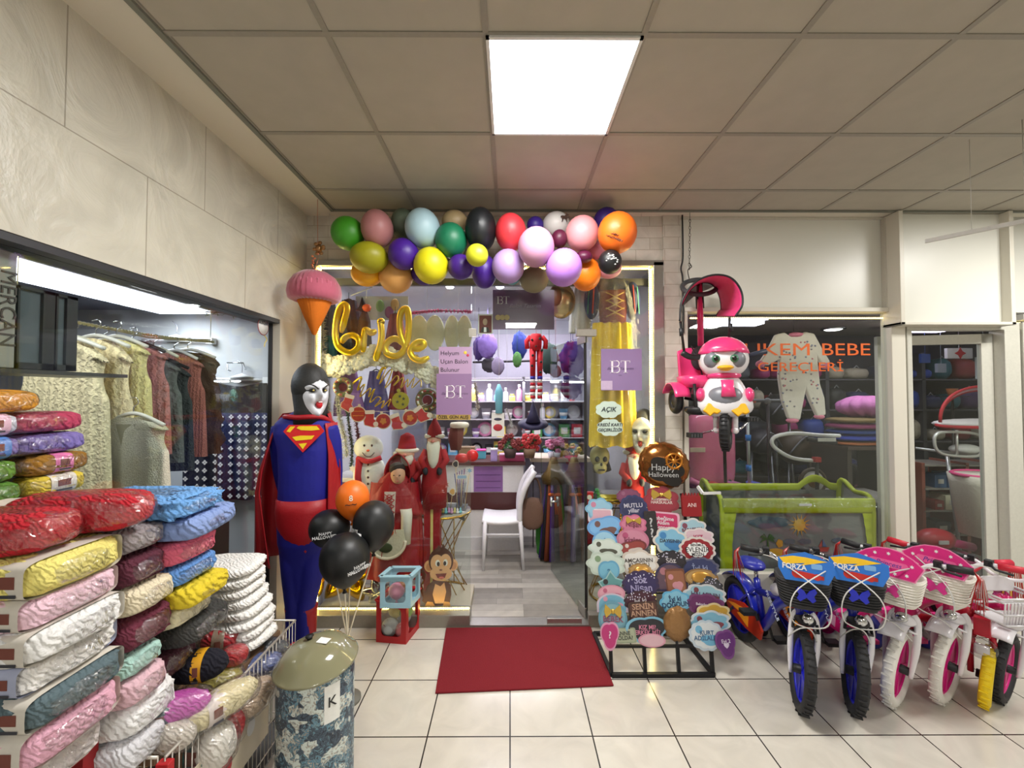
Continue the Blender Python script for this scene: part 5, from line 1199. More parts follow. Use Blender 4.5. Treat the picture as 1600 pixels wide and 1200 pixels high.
# front wheel
wc = tq(1134, 672, -.02); wm_ = T(wc) @ Rz(-32) @ Ry(90)
wf = MB(m_blk).torus(.098, .030, wm_ @ S(1, 1, 1), 40, 12)
for i in range(30): a = 2*pi*i/30; wf.box((.127*cos(a), .127*sin(a), 0), (.006, .012, .04), wm_ @ T(0, 0, 0) @ Rz(0))
wf = wf.build('front_wheel', r)
q = MB(m_pk).lathe([(.02, -.022), (.07, -.012), (.07, .012), (.02, .022)], 24, wm_); q.use(m_blk)
for i in range(5): a = 2*pi*i/5; q.prism(circ(.016, 12, (.045*cos(a), .045*sin(a))), .034, wm_, -.017)
q.build('wheel_disc', wf)
MB(m_wh).ell(tq(1133, 643), (.085, .10, .03), 20, 10).build('front_fender', r)
for sg in (-1, 1): 
    o_ = Rz(-32) @ Vector((sg*.05, 0, 0)); MB(m_wh).tube([tq(1133, 640)+o_*1.1, wc+o_], [.016, .018], 10).ell(wc+o_, (.022, .022, .022), 10, 8).build('fork_leg', r)
ax = (Rz(-32) @ Vector((1, 0, 0)))
for sg, dz, pxp in ((-1, -.04, (1085, 680)), (1, .07, (1172, 655))):
    pe = tq(pxp[0], pxp[1], -.02); MB(CHROME).tube(spline([wc+ax*(sg*.06), wc+ax*(sg*.09)+Vector((0, 0, dz*.3)), pe], 5), .006, 8).build('crank', r)
    q = MB(m_blk).box(pe, (.075, .06, .028)); q.use(K((70, 70, 72), .5))
    for i in range(4): q.box(pe+Vector((-.027+.018*i, -.031, 0)), (.008, .002, .02))
    q.build('pedal', r)
MB(m_blk).tube(spline([tq(1066, 551, .02), tq(1080, 558, .02), tq(1105, 556, .04)], 4), .019, 10).build('left_grip', r)
MB(K((40, 48, 66), .5)).tube([tq(1160, 558, .03), tq(1178, 553, .02), tq(1197, 549, .01)], [.010, .013, .017], 10).build('right_grip', r)
# its chain and the cable down the pier
q = MB(K((70, 66, 60), .4, .6))
pa, pb = P(1078, 345, 2.88), tq(1077, 425, .2)
for i in range(14):
    c = pa.lerp(pb, i/14); q.torus(.007, .0016, T(c) @ Rz(90*(i % 2)) @ Rx(90) @ S(1, 1.6, 1), 10, 5)
q.tube(spline([pb+Vector((0, 0, .06)), pb+Vector((.015, 0, .035)), pb+Vector((-.01, 0, .01)), pb+Vector((0, 0, -.05))], 6), .0035, 6)
q.tube([pa, Vector((pa.x, 2.88, CZ))], .002, 6)
tag(q.build('hanging_chain'), 'thin chain with a hook holding up the pink tricycle', 'chain')
q = MB(BLACK).tube(spline([P(1066, 336, 2.90), P(1067, 400, 2.91), P(1064, 420, 2.91), P(1067, 440, 2.91), P(1068, 520, 2.91)], 8), .006, 8); tag(q.build('black_cable'), 'black cable running down the edge of the brick pier', 'cable')

# ================================================================ CHILDREN'S BIKES
def wheel(mb_parent, name, c, R_, tire_r, m_t, m_d, MM, spokes=True, par=None, knobs=0):
    q = MB(m_t).torus(R_-tire_r, tire_r, MM @ T(c) @ Ry(90), 44, 12)
    if knobs:
        for i in range(knobs): a = 2*pi*i/knobs; q.box((R_*cos(a), R_*sin(a), 0), (.006, .009, tire_r*1.3), MM @ T(c) @ Ry(90) @ T(0, 0, (-1)**i*.004))
    w_ = q.build(name, mb_parent)
    q = MB(m_d).tube([((R_-2*tire_r)*cos(2*pi*i/36), (R_-2*tire_r)*sin(2*pi*i/36), 0) for i in range(36)], .010, 6, True, MM @ T(c) @ Ry(90))
    q.lathe([(.02, -.004), (R_-2*tire_r, -.002), (R_-2*tire_r, .002), (.02, .004)], 30, MM @ T(c) @ Ry(90))
    for i in range(5):
        a = 2*pi*i/5; q.bar((0, 0, 0), ((R_-2*tire_r)*cos(a), (R_-2*tire_r)*sin(a), 0), .03, .014, MM @ T(c) @ Ry(90))
    q.use(m_blk).lathe([(.02, -.04), (.022, 0), (.02, .04)], 14, MM @ T(c) @ Ry(90)); q.build('wheel_disc', w_)
def bike(label, frame_c, tire_c, disc_c, basket_c, plate_c, grip_c, steer, style, loc, tass=(190, 40, 34), group='small bikes parked in a row', lean=5):
    r = thing('childrens_bike', label, 'bicycle', (0, 0, 0), group)
    mf = K(frame_c, .3, coat=.5, scale=4, var=.04); mt = K(tire_c, .7, var=.08); md = K(disc_c, .4)
    R_ = .195
    # origin under the front axle; body runs to +Y; front assembly turned about the steering axis
    SM = T(0, .06, 0) @ Rz(steer) @ T(0, -.06, 0)
    WM = SM @ T(0, 0, R_) @ Ry(lean) @ T(0, 0, -R_)
    wheel(r, 'front_wheel', (0, 0, R_), R_, .026, mt, md, WM, knobs=40)
    for sg in (-1, 1):
        MB(m_wh).tube(spline([(sg*.03, .045, .47), (sg*.05, .035, .44), (sg*.058, .012, .34), (sg*.05, -.004, .17)], 5), [.016]*11+[.017, .015, .013, .011, .010], 10, M=WM, flat=.7).build('fork_leg', r)
    MB(m_blk if style == 'blue' else m_wh).ell((0, .03, .44), (.05, .05, .028), 16, 8, WM).tube([(-.05, .02, .43), (-.055, .0, .40), (-.03, -.02, .41)], .007, 6, M=WM).tube([(.05, .02, .43), (.055, .0, .40), (.03, -.02, .41)], .007, 6, M=WM).build('brake_and_crown', r)
    MB(CHROME).lathe([(.0, .012), (.02, .010), (.026, .0), (.02, -.012)], 20, WM @ T(0, -.03, .47) @ Rx(75)).build('round_reflector', r)
    MB(mf).tube([(0, .03, .44), (0, .075, .58)], .02, 12, M=SM).build('head_tube', r)
    MB(CHROME).tube([(0, .075, .58), (0, .09, .67)], .011, 10, M=SM).build('stem', r)
    MB(CHROME if style != 'pink' else m_wh).tube(spline([(-.24, .10, .745), (-.12, .085, .735), (-.05, .08, .68), (.05, .08, .68), (.12, .085, .735), (.24, .10, .745)], 5), .010, 8, M=SM).build('handlebar', r)
    for sg in (-1, 1):
        MB(K(grip_c, .55)).tube([(sg*.17, .092, .74), (sg*.26, .102, .746)], .017, 12, M=SM).build('grip', r)
        q = MB(K(tass, .3, .5))
        for i in range(22):
            a = random.uniform(0, 6.28); l = random.uniform(.10, .19)
            p0 = Vector((sg*.262, .10, .746)); p1 = p0+Vector((sg*.02+.01*cos(a), .01*sin(a), -.03)); p2 = p0+Vector((sg*.012+.03*cos(a), .03*sin(a), -l))
            if i % 5 == 0: q.use(K((214, 200, 200), .25, .7))
            else: q.use(K(tass, .3, .5))
            q.tube([p0, p1, p2], .0018, 4, M=SM)
        if sg*1 == -1 or style == 'pink': q.build('tassels', r)
        if style != 'trike': MB(m_blk).tube([(sg*.14, .08, .75), (sg*.17, .04, .735), (sg*.23, .035, .73)], .006, 6, M=SM).box((sg*.14, .09, .745), (.03, .035, .035), SM).build('brake_lever', r)
    # basket
    bc = K(basket_c, .7, kind='cloth', scale=160, bump=.4, var=.08)
    q = MB(bc)
    q.loft([(0, 0, 0, .085, .06), (0, 0, .02, .09, .065), (0, 0, .13, .115, .085), (0, 0, .145, .118, .088), (0, 0, .145, .108, .078), (0, 0, .02, .08, .055)], 28, SM @ T(0, -.035, .54), e=3.2, caps=False)
    q.prism(circ(.08, 24, ry=.055), .004, SM @ T(0, -.035, .543)); 
    for z in [.02+.014*i for i in range(9)]:
        q.tube([((.091+.027*(z/.145))*math.copysign(abs(cos(t))**.63, cos(t)), (.066+.022*(z/.145))*math.copysign(abs(sin(t))**.63, sin(t)), z) for t in [2*pi*i/28 for i in range(28)]], .0045, 5, True, SM @ T(0, -.035, .54))
    bs = q.build('basket', r)
    bf = [(0, .008), (.012, .03), (.04, .05), (.05, .03), (.036, .004), (.046, -.02), (.03, -.036), (.01, -.018), (0, -.008), (-.01, -.018), (-.03, -.036), (-.046, -.02), (-.036, .004), (-.05, .03), (-.04, .05), (-.012, .03)]
    bfl = K((24, 40, 190) if style == 'blue' else (214, 50, 140), .4)
    MB(bfl).prism([(x*.85, y*.85) for x, y in bf][::-1], .004, SM @ T(0, -.122, .62) @ Rx(98)).build('butterfly', bs, label='flat butterfly badge')
    # plate
    q = MB(K(plate_c, .3, coat=.4)); pm_ = SM @ T(0, -.115, .76) @ Rx(80) @ S(.88, .95, 1)
    if style == 'blue':
        pl_ = [(-.13, -.02), (-.10, -.075), (.10, -.075), (.13, -.02), (.13, .03), (.06, .055), (0, .07), (-.06, .055), (-.13, .03)]
        q.prism(pl_, .006, pm_); q.use(K((236, 190, 30), .4)).prism([(-.125, .03), (-.10, .0), (.0, .018), (-.03, .0), (.10, .035), (.0, .045), (-.06, .045)], .0075, pm_)
        q.use(K((190, 40, 30), .4)).prism([(-.06, -.04), (-.03, -.025), (.03, -.03), (.08, -.038), (.08, -.055), (-.055, -.06)][::-1], .008, pm_).prism(circ(.018, 14, (-.05, -.04)), .0085, pm_).prism(circ(.016, 14, (.05, -.045)), .0085, pm_)
        q.use(WHITE).text('FORZA', .036, pm_ @ T(-.055, -.008, .008), .0006, off=.0008).use(K((120, 170, 220), .3)).prism(rrect(.05, .025, .006, c=(.05, .005)), .008, pm_)
    else:
        pl_ = [(-.145, 0), (-.11, -.07), (.11, -.07), (.145, 0), (.10, .035), (.05, .058), (0, .064), (-.05, .058), (-.10, .035)]
        q.prism([(x*1.05, y*1.08) for x, y in pl_], .004, pm_); q.use(K((206, 40, 120), .35)).prism(pl_, .006, pm_)
        q.use(WHITE)
        for x, y in ((-.1, .0), (-.06, .03), (0, .04), (.06, .03), (.1, 0), (-.08, -.05), (-.03, -.055), (.03, -.055), (.08, -.05)): q.prism(star(.010, .5, 6, (x, y)), .0075, pm_)
        q.use(K((226, 96, 150), .35)).prism(rrect(.17, .036, .015, c=(0, -.012)), .007, pm_); q.use(K((90, 60, 150), .4)).text('Princess', .034, pm_ @ T(0, -.012, .0078), .0005, shear=.3)
    q.build('front_plate', r)
    # padded white roll on the top tube, cable loops
    MB(m_wh).tube([(-.005, .13, .535), (0, .24, .49)], .035, 16).build('tube_pad', r); MB(m_blk).tube([(-.002, .155, .525), (-.001, .165, .521)], .037, 16).build('pad_strap', r)
    for sg in (-1, 1):
        MB(K((206, 206, 202), .4)).tube(spline([(sg*.16, .07, .73), (sg*.10, -.10, .76), (-sg*.06, -.20, .66), (-sg*.07, -.18, .52), (sg*.02, -.10, .45), (sg*.06, -.02, .36)], 6), .003, 6, M=SM).build('brake_cable', r)
    # frame
    q = MB(mf).tube(spline([(0, .07, .53), (0, .22, .42), (0, .30, .30), (0, .36, .22)], 4), [.032]*13, 12, flat=.8).tube([(0, .075, .57), (0, .2, .46), (0, .42, .40)], .02, 10).tube([(0, .36, .22), (0, .42, .42), (0, .43, .47)], .018, 10)
    for sg in (-1, 1): q.tube([(sg*.02, .36, .22), (sg*.045, .62, .20)], .011, 8).tube([(sg*.015, .42, .42), (sg*.045, .62, .20)], .010, 8)
    fr_ = q.build('frame', r)
    q = MB(K((200, 210, 230) if style == 'blue' else (240, 150, 190), .4))
    for sg in (-1, 1): q.text('FREESTYLE' if style == 'blue' else 'princess', .034, T(sg*.030, .235, .405) @ Rz(90*sg) @ Rx(90) @ Rz(47*(-1 if sg > 0 else -1) if sg < 0 else 47), .0008)
    q.build('frame_lettering', fr_)
    wheel(r, 'rear_wheel', (0, .62, R_), R_, .026, mt, md, Matrix.Identity(4))
    MB(mf).grid(lambda u, v: (-.04+.08*v, .62-(R_+.022)*cos(.3+2.2*u), R_+(R_+.022)*sin(.3+2.2*u)+.006*sin(pi*v)), 18, 5).build('rear_fender', r, solid=.004)
    MB(m_wh).grid(lambda u, v: (-.05+.1*v, -.0-(R_+.03)*cos(1.0+1.2*u)+.0, R_+(R_+.03)*sin(1.0+1.2*u)+.006*sin(pi*v)), 10, 4, SM).build('front_fender', r, solid=.004) if style == 'pink' else None
    cg = MB(K((180, 40, 14) if style == 'blue' else frame_c, .35)).prism([(.32, .16), (.46, .15), (.66, .16), (.70, .20), (.66, .24), (.5, .29), (.36, .28), (.30, .22)], .012, T(-.052, 0, 0) @ Matrix(((0, 0, 1, 0), (1, 0, 0, 0), (0, 1, 0, 0), (0, 0, 0, 1))))
    cg.use(K((240, 150, 30) if style == 'blue' else (240, 170, 200), .4)).prism([(.44, .17), (.56, .20), (.52, .22), (.68, .215), (.6, .24), (.5, .26), (.43, .25)], .003, T(-.055, 0, 0) @ Matrix(((0, 0, 1, 0), (1, 0, 0, 0), (0, 1, 0, 0), (0, 0, 0, 1)))).build('chain_guard', r)
    for sg in (-1, 1):
        q = MB(m_blk).tube([(sg*.03, .36, .22), (sg*.07, .36+sg*.03, .22-sg*.10)], .008, 8); q.build('crank', r)
        MB(m_blk if style == 'blue' else K((226, 60, 140), .4)).box((sg*.115, .36+sg*.03, .22-sg*.10), (.075, .055, .022)).build('pedal', r)
        q = MB(K((30, 30, 34) if style == 'blue' else (220, 220, 220), .6)).torus(.045, .014, T(sg*.15, .66, .059) @ Ry(90), 24, 8); q.use(md).lathe([(.036, -.008), (.036, .008)], 18, T(sg*.15, .66, .059) @ Ry(90)); q.use(m_blk).bar((sg*.05, .62, .2), (sg*.14, .66, .07), .012); q.build('training_wheel', r)
    MB(K((24, 34, 150) if style == 'blue' else frame_c, .4, coat=.3)).ell((0, .47, .54), (.075, .12, .032), 20, 10, None, lambda d: 1-.35*max(0, -d.y)).build('saddle', r)
    MB(CHROME).tube([(0, .43, .46), (0, .44, .53)], .012, 8).build('seat_post', r)
    r.location = loc; return r
b1 = PZ(1266, 1112); b2_ = PZ(1350, 1116); b3 = PZ(1432, 1112); b4 = PZ(1510, 1108)
def off(p): return (p.x, p.y+.015, 0)
B1 = bike('blue bike with black basket, leftmost of the row beside the card rack', (16, 30, 150), (34, 34, 36), (24, 30, 190), (44, 44, 46), (30, 110, 200), (26, 26, 28), -24, 'blue', off(b1))
B2 = dup(B1, off(b2_), (0, 0, rad(-5)), None, 'blue bike with black basket, second in the row next to the pink ones')
B3 = bike('pink bike with white basket and black grips, third in the row', (214, 30, 110), (222, 220, 212), (214, 20, 130), (236, 232, 222), (226, 130, 170), (26, 26, 28), -56, 'pink', off(b3))
B4 = dup(B3, off(b4), (0, 0, rad(-4)), None, 'pink bike with white basket and red grips, fourth in the row')
mg = K((196, 30, 50), .5)
for c in B4.children:
    if c.name.startswith('grip'):
        c.data = c.data.copy(); c.data.materials[0] = mg
# small red and yellow tricycle
tp = PZ(1545, 1106)
r = thing('toddler_tricycle', 'red toddler tricycle with a yellow tyre and white plastic basket', 'tricycle', (0, 0, 0))
m_rd = K((186, 24, 48), .4); SM = Rz(-52)
wheel(r, 'front_wheel', (0, 0, .15), .15, .024, K((236, 206, 20), .6), K((206, 206, 206), .4), SM @ Ry(5), knobs=30)
for sg in (-1, 1): MB(m_rd).tube([(sg*.03, .02, .36), (sg*.045, .01, .28), (sg*.045, 0, .15)], .013, 8, M=SM).build('fork_leg', r)
MB(m_rd).tube([(0, .02, .36), (0, .05, .52)], .022, 10, M=SM).box((0, .0, .40), (.06, .05, .09), SM).build('head_tube', r, bevel=.004)
MB(clear((240, 240, 240), .1, .1)).ell((0, -.03, .30), (.06, .05, .055), 16, 12, SM).build('clear_lamp_cover', r); MB(m_wh).box((0, -.05, .30), (.055, .03, .05), SM).build('front_lamp', r, bevel=.008)
q = MB(m_wh)
for i in range(13):
    x = -.10+.2*i/12; q.bar((x*.85, -.17, .50), (x, -.19, .61), .006)
for z, s_ in ((.50, .85), (.55, .92), (.61, 1), (.625, 1.02)): q.tube([(x*s_*.105, y-.11, z) for x, y in ((-1, -.075), (1, -.075), (1, .06), (-1, .06))], .006, 6, True)
q.prism([(-.105, 0), (.105, 0), (.105, .04), (.05, .07), (-.05, .07), (-.105, .04)], .006, T(0, -.05, .61) @ Rx(90)).b2((-.09, -.185, .495), (.09, -.05, .50))
q.build('plastic_basket', r)
MB(m_rd).tube(spline([(-.20, .06, .70), (-.08, .05, .70), (0, .05, .66), (.08, .05, .70), (.20, .06, .70)], 4), .012, 8).tube([(0, .04, .52), (0, .05, .66)], .012, 8).build('handlebar', r)
for sg in (-1, 1):
    MB(K((200, 30, 60), .5)).tube([(sg*.14, .055, .70), (sg*.23, .06, .70)], .018, 10).build('grip', r)
    q = MB(K((200, 60, 50), .3, .5))
    for i in range(18):
        a = 6.28*i/18; q.tube([(sg*.235, .06, .70), (sg*.25+.02*cos(a), .06+.02*sin(a), .66), (sg*.25+.03*cos(a), .06+.03*sin(a), .52)], .002, 4)
    q.build('tassels', r)
MB(m_rd).tube(spline([(0, .05, .45), (0, .25, .30), (0, .5, .25)], 5), .022, 10).tube([(-.16, .5, .12), (.16, .5, .12)], .012, 8).tube([(0, .5, .25), (0, .5, .12)], .015, 8).build('frame', r)
for sg in (-1, 1): wheel(r, 'rear_wheel', (sg*.17, .5, .11), .11, .02, K((40, 50, 140), .6), K((206, 206, 206), .4), Matrix.Identity(4))
MB(K((150, 20, 90), .4)).ell((0, .4, .40), (.09, .11, .03), 16, 10).ell((0, .5, .48), (.09, .02, .08), 16, 10).build('seat', r)
r.location = (tp.x, tp.y+.02, 0)
r = dup(B3, (PZ(1586, 1098).x, 2.16, 0), (0, 0, rad(-4)), .92, 'small pink bike with black tyres, last in the row at the right edge')
for c in list(r.children):
    if c.name.startswith(('basket', 'front_plate', 'brake_cable', 'tube_pad', 'pad_strap')):
        for g_ in list(c.children): bpy.data.objects.remove(g_)
        bpy.data.objects.remove(c)
    elif c.name.startswith(('front_wheel', 'rear_wheel')):
        c.data = c.data.copy(); c.data.materials[0] = K((34, 34, 38), .7)
# pink toy flowers at its handlebar
q = MB(K((150, 20, 100), .4)); fp = P(1570, 925, 2.3)
for i in range(5): a = 2*pi*i/5; q.ell(fp+Vector((.045*cos(a), 0, .045*sin(a))), (.035, .012, .035), 12, 8)
q.use(K((220, 180, 60), .4)).ell(fp+Vector((0, -.012, 0)), (.028, .012, .028), 12, 8)
q.use(K((150, 20, 100), .4)).tube([fp, fp+Vector((.02, .02, -.16))], .008, 8); tag(q.build('toy_flower'), 'magenta toy pinwheel flower with yellow middle at the right end of the bikes', 'toy')
# rod hanging below the ceiling on the right
a, b_ = P(1446, 377, 2.2), P(1602, 345, 1.9); q = MB(K((190, 188, 180), .4)).bar(a, b_, .012, .02); q.tube([b_, Vector((b_.x, b_.y, CZ))], .002, 5); q.tube([a.lerp(b_, .5), Vector((a.lerp(b_, .5).x, a.lerp(b_, .5).y, CZ))], .0012, 5)
tag(q.build('ceiling_batten'), 'thin white slat hanging aslant under the ceiling at the right edge', 'slat')
# letters on the baby goods window
q = MB(K((232, 104, 24), .45)); FZ = FY+.004
def wintext(t, px0, px1, py, hpx, label):
    a, b_ = P(px0, py, FZ), P(px1, py, FZ); q = MB(K((232, 104, 24), .45)); h = hpx*FZ/650/.70
    q.text(t, h, Matrix.Identity(4), .0008, 'LEFT')
    xs = [v.x for v in q.v]; s_ = (b_.x-a.x)/(max(xs)-min(xs)); M_ = Matrix(((1, 0, 0, a.x), (0, 0, -1, FZ), (0, 1, 0, a.z), (0, 0, 0, 1))) @ S(s_, 1, 1)
    q.v = [M_ @ v for v in q.v]; tag(q.build('window_lettering'), label, 'lettering')
wintext('HUKEM', 1132, 1262, 547, 19, 'large orange letters HUKEM on the baby goods window'); wintext('BEBE', 1282, 1357, 547, 19, 'large orange letters BEBE on the baby goods window')
wintext('GEREÇLERİ', 1183, 1316, 574, 14, 'smaller orange letters GERECLERI on the baby goods window')
# ================================================================ CENTRE SHOP WINDOW AND INTERIOR
def FX(px, py, Y, yaw=0, tilt=0, roll=0): return FM(P(px, py, Y), rz=yaw, tilt=tilt, roll=roll)
def sheet(name, label, cat, px0, py0, px1, py1, Y, c, group=None, th=.002, rough=.5, var=.05):
    a, b_ = P(px0, py0, Y), P(px1, py1, Y); r = thing(name, label, cat, ((a.x+b_.x)/2, Y, b_.z), group)
    MB(K(c, rough, var=var, scale=8)).b2((a.x, Y-th, b_.z), (b_.x, Y, a.z)).build('sheet', r); return r, a, b_
GY = FY-.002
PUR = (142, 112, 150)
def letters(r, t, px, py, Y, hpx, c, align='CENTER', off=0., shear=0., nm='lettering', sx=1.):
    h = hpx*Y/650/.70; q = MB(K(c, .5)); q.text(t, h, FX(px, py, Y-.003), .0005, align, off*h, sx, shear); return q.build(nm, r)
def serifBT(r, px, py, Y, s_):
    """thin tall B and T with serifs"""
    k = Y/650*s_; M_ = FX(px, py, Y-.003); q = MB(K((232, 226, 232), .5)); th = .0006
    def rc(x0, y0, x1, y1): q.prism([(x0*k, y0*k), (x1*k, y0*k), (x1*k, y1*k), (x0*k, y1*k)], th, M_)
    rc(-14, -9.5, -11, 9.5); rc(-16, 8.9, -6, 9.5); rc(-16, -9.5, -6, -8.9); rc(-14, .0, -6, .6)
    for cy_, ry_ in ((4.8, 4.6), (-4.5, 5.0)):
        pts = [(( -6+(5.2 if cy_ < 0 else 4.4)*cos(t))*k, (cy_+ry_*sin(t))*k, .0003) for t in [(-pi/2+pi*i/12) for i in range(13)]]
        q.tube(pts, .8*k, 6, M=M_)
    rc(7, -9.5, 9.6, 9.5); rc(1, 8.9, 15.6, 9.5); rc(1, 6.4, 1.6, 9.5); rc(15, 6.4, 15.6, 9.5); rc(5, -9.5, 11.6, -8.9)
    q.build('monogram', r)
r, a, b_ = sheet('notice_sheet', 'lilac notice Helyum Ucan Balon Bulunur beside the door', 'sign', 686, 542, 737, 584, GY, (176, 146, 178))
for i, t in enumerate(('Helyum', 'Uçan Balon', 'Bulunur')): letters(r, t, 688, 552+13*i, GY, 6.6, (44, 36, 50), 'LEFT')
q = MB(K((226, 196, 70), .5)).ell(P(727, 551, GY-.002), (.012, .002, .012), 10, 6); q.use(K((190, 60, 90), .5)).ell(P(731, 555, GY-.003), (.01, .002, .01), 10, 6); q.build('balloon_print', r)
r, a, b_ = sheet('logo_sheet', 'purple BT monogram sheet left of the doorway, under the lilac notice', 'sign', 682, 584, 737, 648, GY, PUR); serifBT(r, 711, 612, GY, 1.0); letters(r, 'Balon  Tasarim', 710, 615, GY, 4, (100, 76, 112), shear=.4, nm='script', sx=1.2)
r, a, b_ = sheet('logo_sheet', 'purple BT monogram sheet on the yellow dress window', 'sign', 939, 545, 1003, 610, GY, (140, 116, 158)); serifBT(r, 969, 573, GY, 1.0); letters(r, 'Balon  Tasarim', 969, 576, GY, 4, (84, 66, 104), shear=.4, nm='script', sx=1.2)
letters(r, 'ooo', 969, 586, GY, 2, (110, 90, 128), nm='small_line')
q = MB(K((190, 170, 196), .5)).b2(P(939, 595, GY-.003), P(957, 609, GY-.004)); q.build('corner_note', r)
r, a, b_ = sheet('logo_banner', 'dark purple BT banner hanging behind the glass above the door', 'sign', 770, 453, 866, 515, FY+.03, (116, 84, 118), rough=.25); serifBT(r, 786, 469, FY+.028, .62)
letters(r, 'Balon Tasarim', 820, 478, FY+.028, 6, (170, 150, 178), shear=.4); 
q = MB(K((214, 190, 140), .5))
for dx in (-9, -2, 5): q.ell(P(785+dx+2, 496, FY+.025), (.02, .003, .02), 12, 6)
q.build('balloon_print', r)
r, a, b_ = sheet('portrait_photo', 'small framed sepia portrait beside the purple banner over the door', 'picture', 747, 491, 770, 522, FY+.03, (200, 196, 186))
q = MB(K((110, 40, 36), .6)).b2(P(749, 493, FY+.027), P(768, 520, FY+.026)); q.use(K((176, 150, 126), .7)).ell(P(758, 503, FY+.024), (.017, .004, .025), 14, 8); q.use(K((50, 46, 48), .7)).prism([(-.035, 0), (.035, 0), (.022, .035), (-.022, .035)], .003, FX(758, 519, FY+.026)); q.use(WHITE).prism([(-.01, 0), (.01, 0), (.008, .035), (-.008, .035)], .002, FX(758, 519, FY+.022))
q.build('portrait', r)
for t, py, hh, px, lab in ((('AÇIK',), 640, 24, 951, 'pale scalloped sign reading ACIK on the right window'), (('KREDİ KARTI', 'GEÇERLİDİR'), 668, 24, 953, 'pale scalloped sign reading kredi karti gecerlidir')):
    r = thing('scalloped_sign', lab, 'sign', P(px, py+12, GY)); k = GY/650
    MB(K((196, 214, 200), .5)).prism(cloud(40*k, 26*k, 8, .06), .002, FX(px, py, GY)).build('sheet', r)
    for i, s__ in enumerate(t): letters(r, s__, px, py+(0 if len(t) == 1 else -4+8*i), GY-.001, 7 if len(t) == 1 else 4.6, (50, 56, 60), off=.02, shear=.2)
r, a, b_ = sheet('gold_strip', 'narrow gold strip with dark letters under the purple sheet', 'sign', 682, 648, 735, 656, GY, (170, 140, 70)); letters(r, 'ÖZEL GÜN ALIŞ', 708, 652, GY, 4.6, (60, 44, 30), off=.03)
# gold foil word
def foil(name, label, strokes, Y, rad_, ox=440, oy=380, sc=4.):
    r = thing(name, label, 'foil balloon', P(600, 570, Y)); m = K((232, 190, 24), .3, .65, kind='foil', scale=60, bump=.15, var=.06)
    for i, stx in enumerate(strokes):
        pts = spline([P(ox+x/sc, oy+y/sc, Y+(i % 2)*.012-.012) for x, y in stx], 7); n = len(pts)
        MB(m).tube(pts, [rad_*(.5+.5*min(1, min(j, n-1-j)/4.)) for j in range(n)], 12).build('letter', r)
    return r
foil('foil_word', 'gold foil script letters spelling bride in the left window',
 [[(372, 560), (392, 480), (408, 410), (392, 382), (362, 410), (342, 490), (338, 590), (362, 655), (425, 684), (475, 655), (482, 605), (445, 576), (398, 588), (374, 625)],
  [(510, 682), (512, 610), (520, 548), (535, 545), (560, 560), (592, 545)],
  [(612, 485), (622, 520), (625, 580), (616, 640), (598, 690), (588, 738)],
  [(765, 640), (735, 605), (690, 600), (648, 640), (660, 690), (710, 705), (755, 680), (785, 610), (795, 500), (785, 415), (755, 420), (738, 470), (742, 560), (770, 640), (790, 660)],
  [(795, 650), (850, 660), (888, 640), (880, 618), (840, 625), (805, 670), (822, 715), (870, 735), (922, 712)]], FY+.09, .024)
MB(K((218, 178, 20), .16, 1.)).ell(P(440+620/4, 380+492/4, FY+.075), (.03, .02, .03), 12, 8).build('dot', bpy.data.objects['foil_word'])
# second gold ribbon word
q = MB(K((214, 178, 40), .3, .65, kind='foil', scale=40, bump=.2))
def ribbon(pts, w_=.012): 
    q.tube(spline([P(440+x/4, 380+y/4, FY+.12) for x, y in pts], 5), w_, 6, flat=.3)
ribbon([(600, 850), (625, 790), (650, 785), (612, 880), (670, 800), (690, 800), (648, 905), (715, 830), (730, 850), (700, 890), (760, 840), (745, 905), (790, 850), (785, 900), (830, 840), (815, 905), (868, 855), (872, 900)])
ribbon([(420, 900), (470, 855), (500, 840), (475, 920), (520, 880), (490, 960), (555, 905), (545, 960), (582, 910), (552, 995), (600, 960), (620, 975), (585, 1020), (640, 985), (625, 1030), (680, 975), (665, 1020)])
tag(q.build('ribbon_word'), 'gold ribbon lettering curling across the left window below the flowers', 'ribbon')
r = thing('bauble_cutout', 'olive gold round bauble cutout with stars, in the gold lettering', 'ornament', P(626, 625, FY+.1)); k = FY/650
MB(K((180, 168, 50), .3, .5)).prism(circ(14*k, 28), .004, FX(626, 626, FY+.11)).prism(circ(3*k, 12), .004, FX(623, 610, FY+.11)).build('disc', r)
q = MB(K((70, 70, 40), .4)); [q.prism(star(3.2*k, .45, 5, (x*k, y*k)), .006, FX(626, 626, FY+.11)) for x, y in ((-5, -2), (5, 3), (4, -6), (-1, 7))]; q.build('stars', r)
# blossom garland
q = MB(K((222, 216, 196), .7, var=.2)); random.seed(11)
path = spline([P(503, 568, FY+.16), P(520, 573, FY+.15), P(550, 566, FY+.16), P(585, 556, FY+.16), P(620, 563, FY+.16), P(655, 575, FY+.16), P(685, 592, FY+.16)], 12)
for p in path:
    for k_i in range(4):
        c = p+Vector((random.uniform(-.03, .03), random.uniform(-.03, .03), random.uniform(-.06, .06)))
        for j in range(5):
            a_ = 6.28*j/5+k_i; q.ell(c+Vector((.017*cos(a_), -.006, .017*sin(a_))), (.019, .009, .016), 7, 5)
tag(q.build('blossom_garland'), 'cream blossom garland across the left window under the gold letters', 'garland')
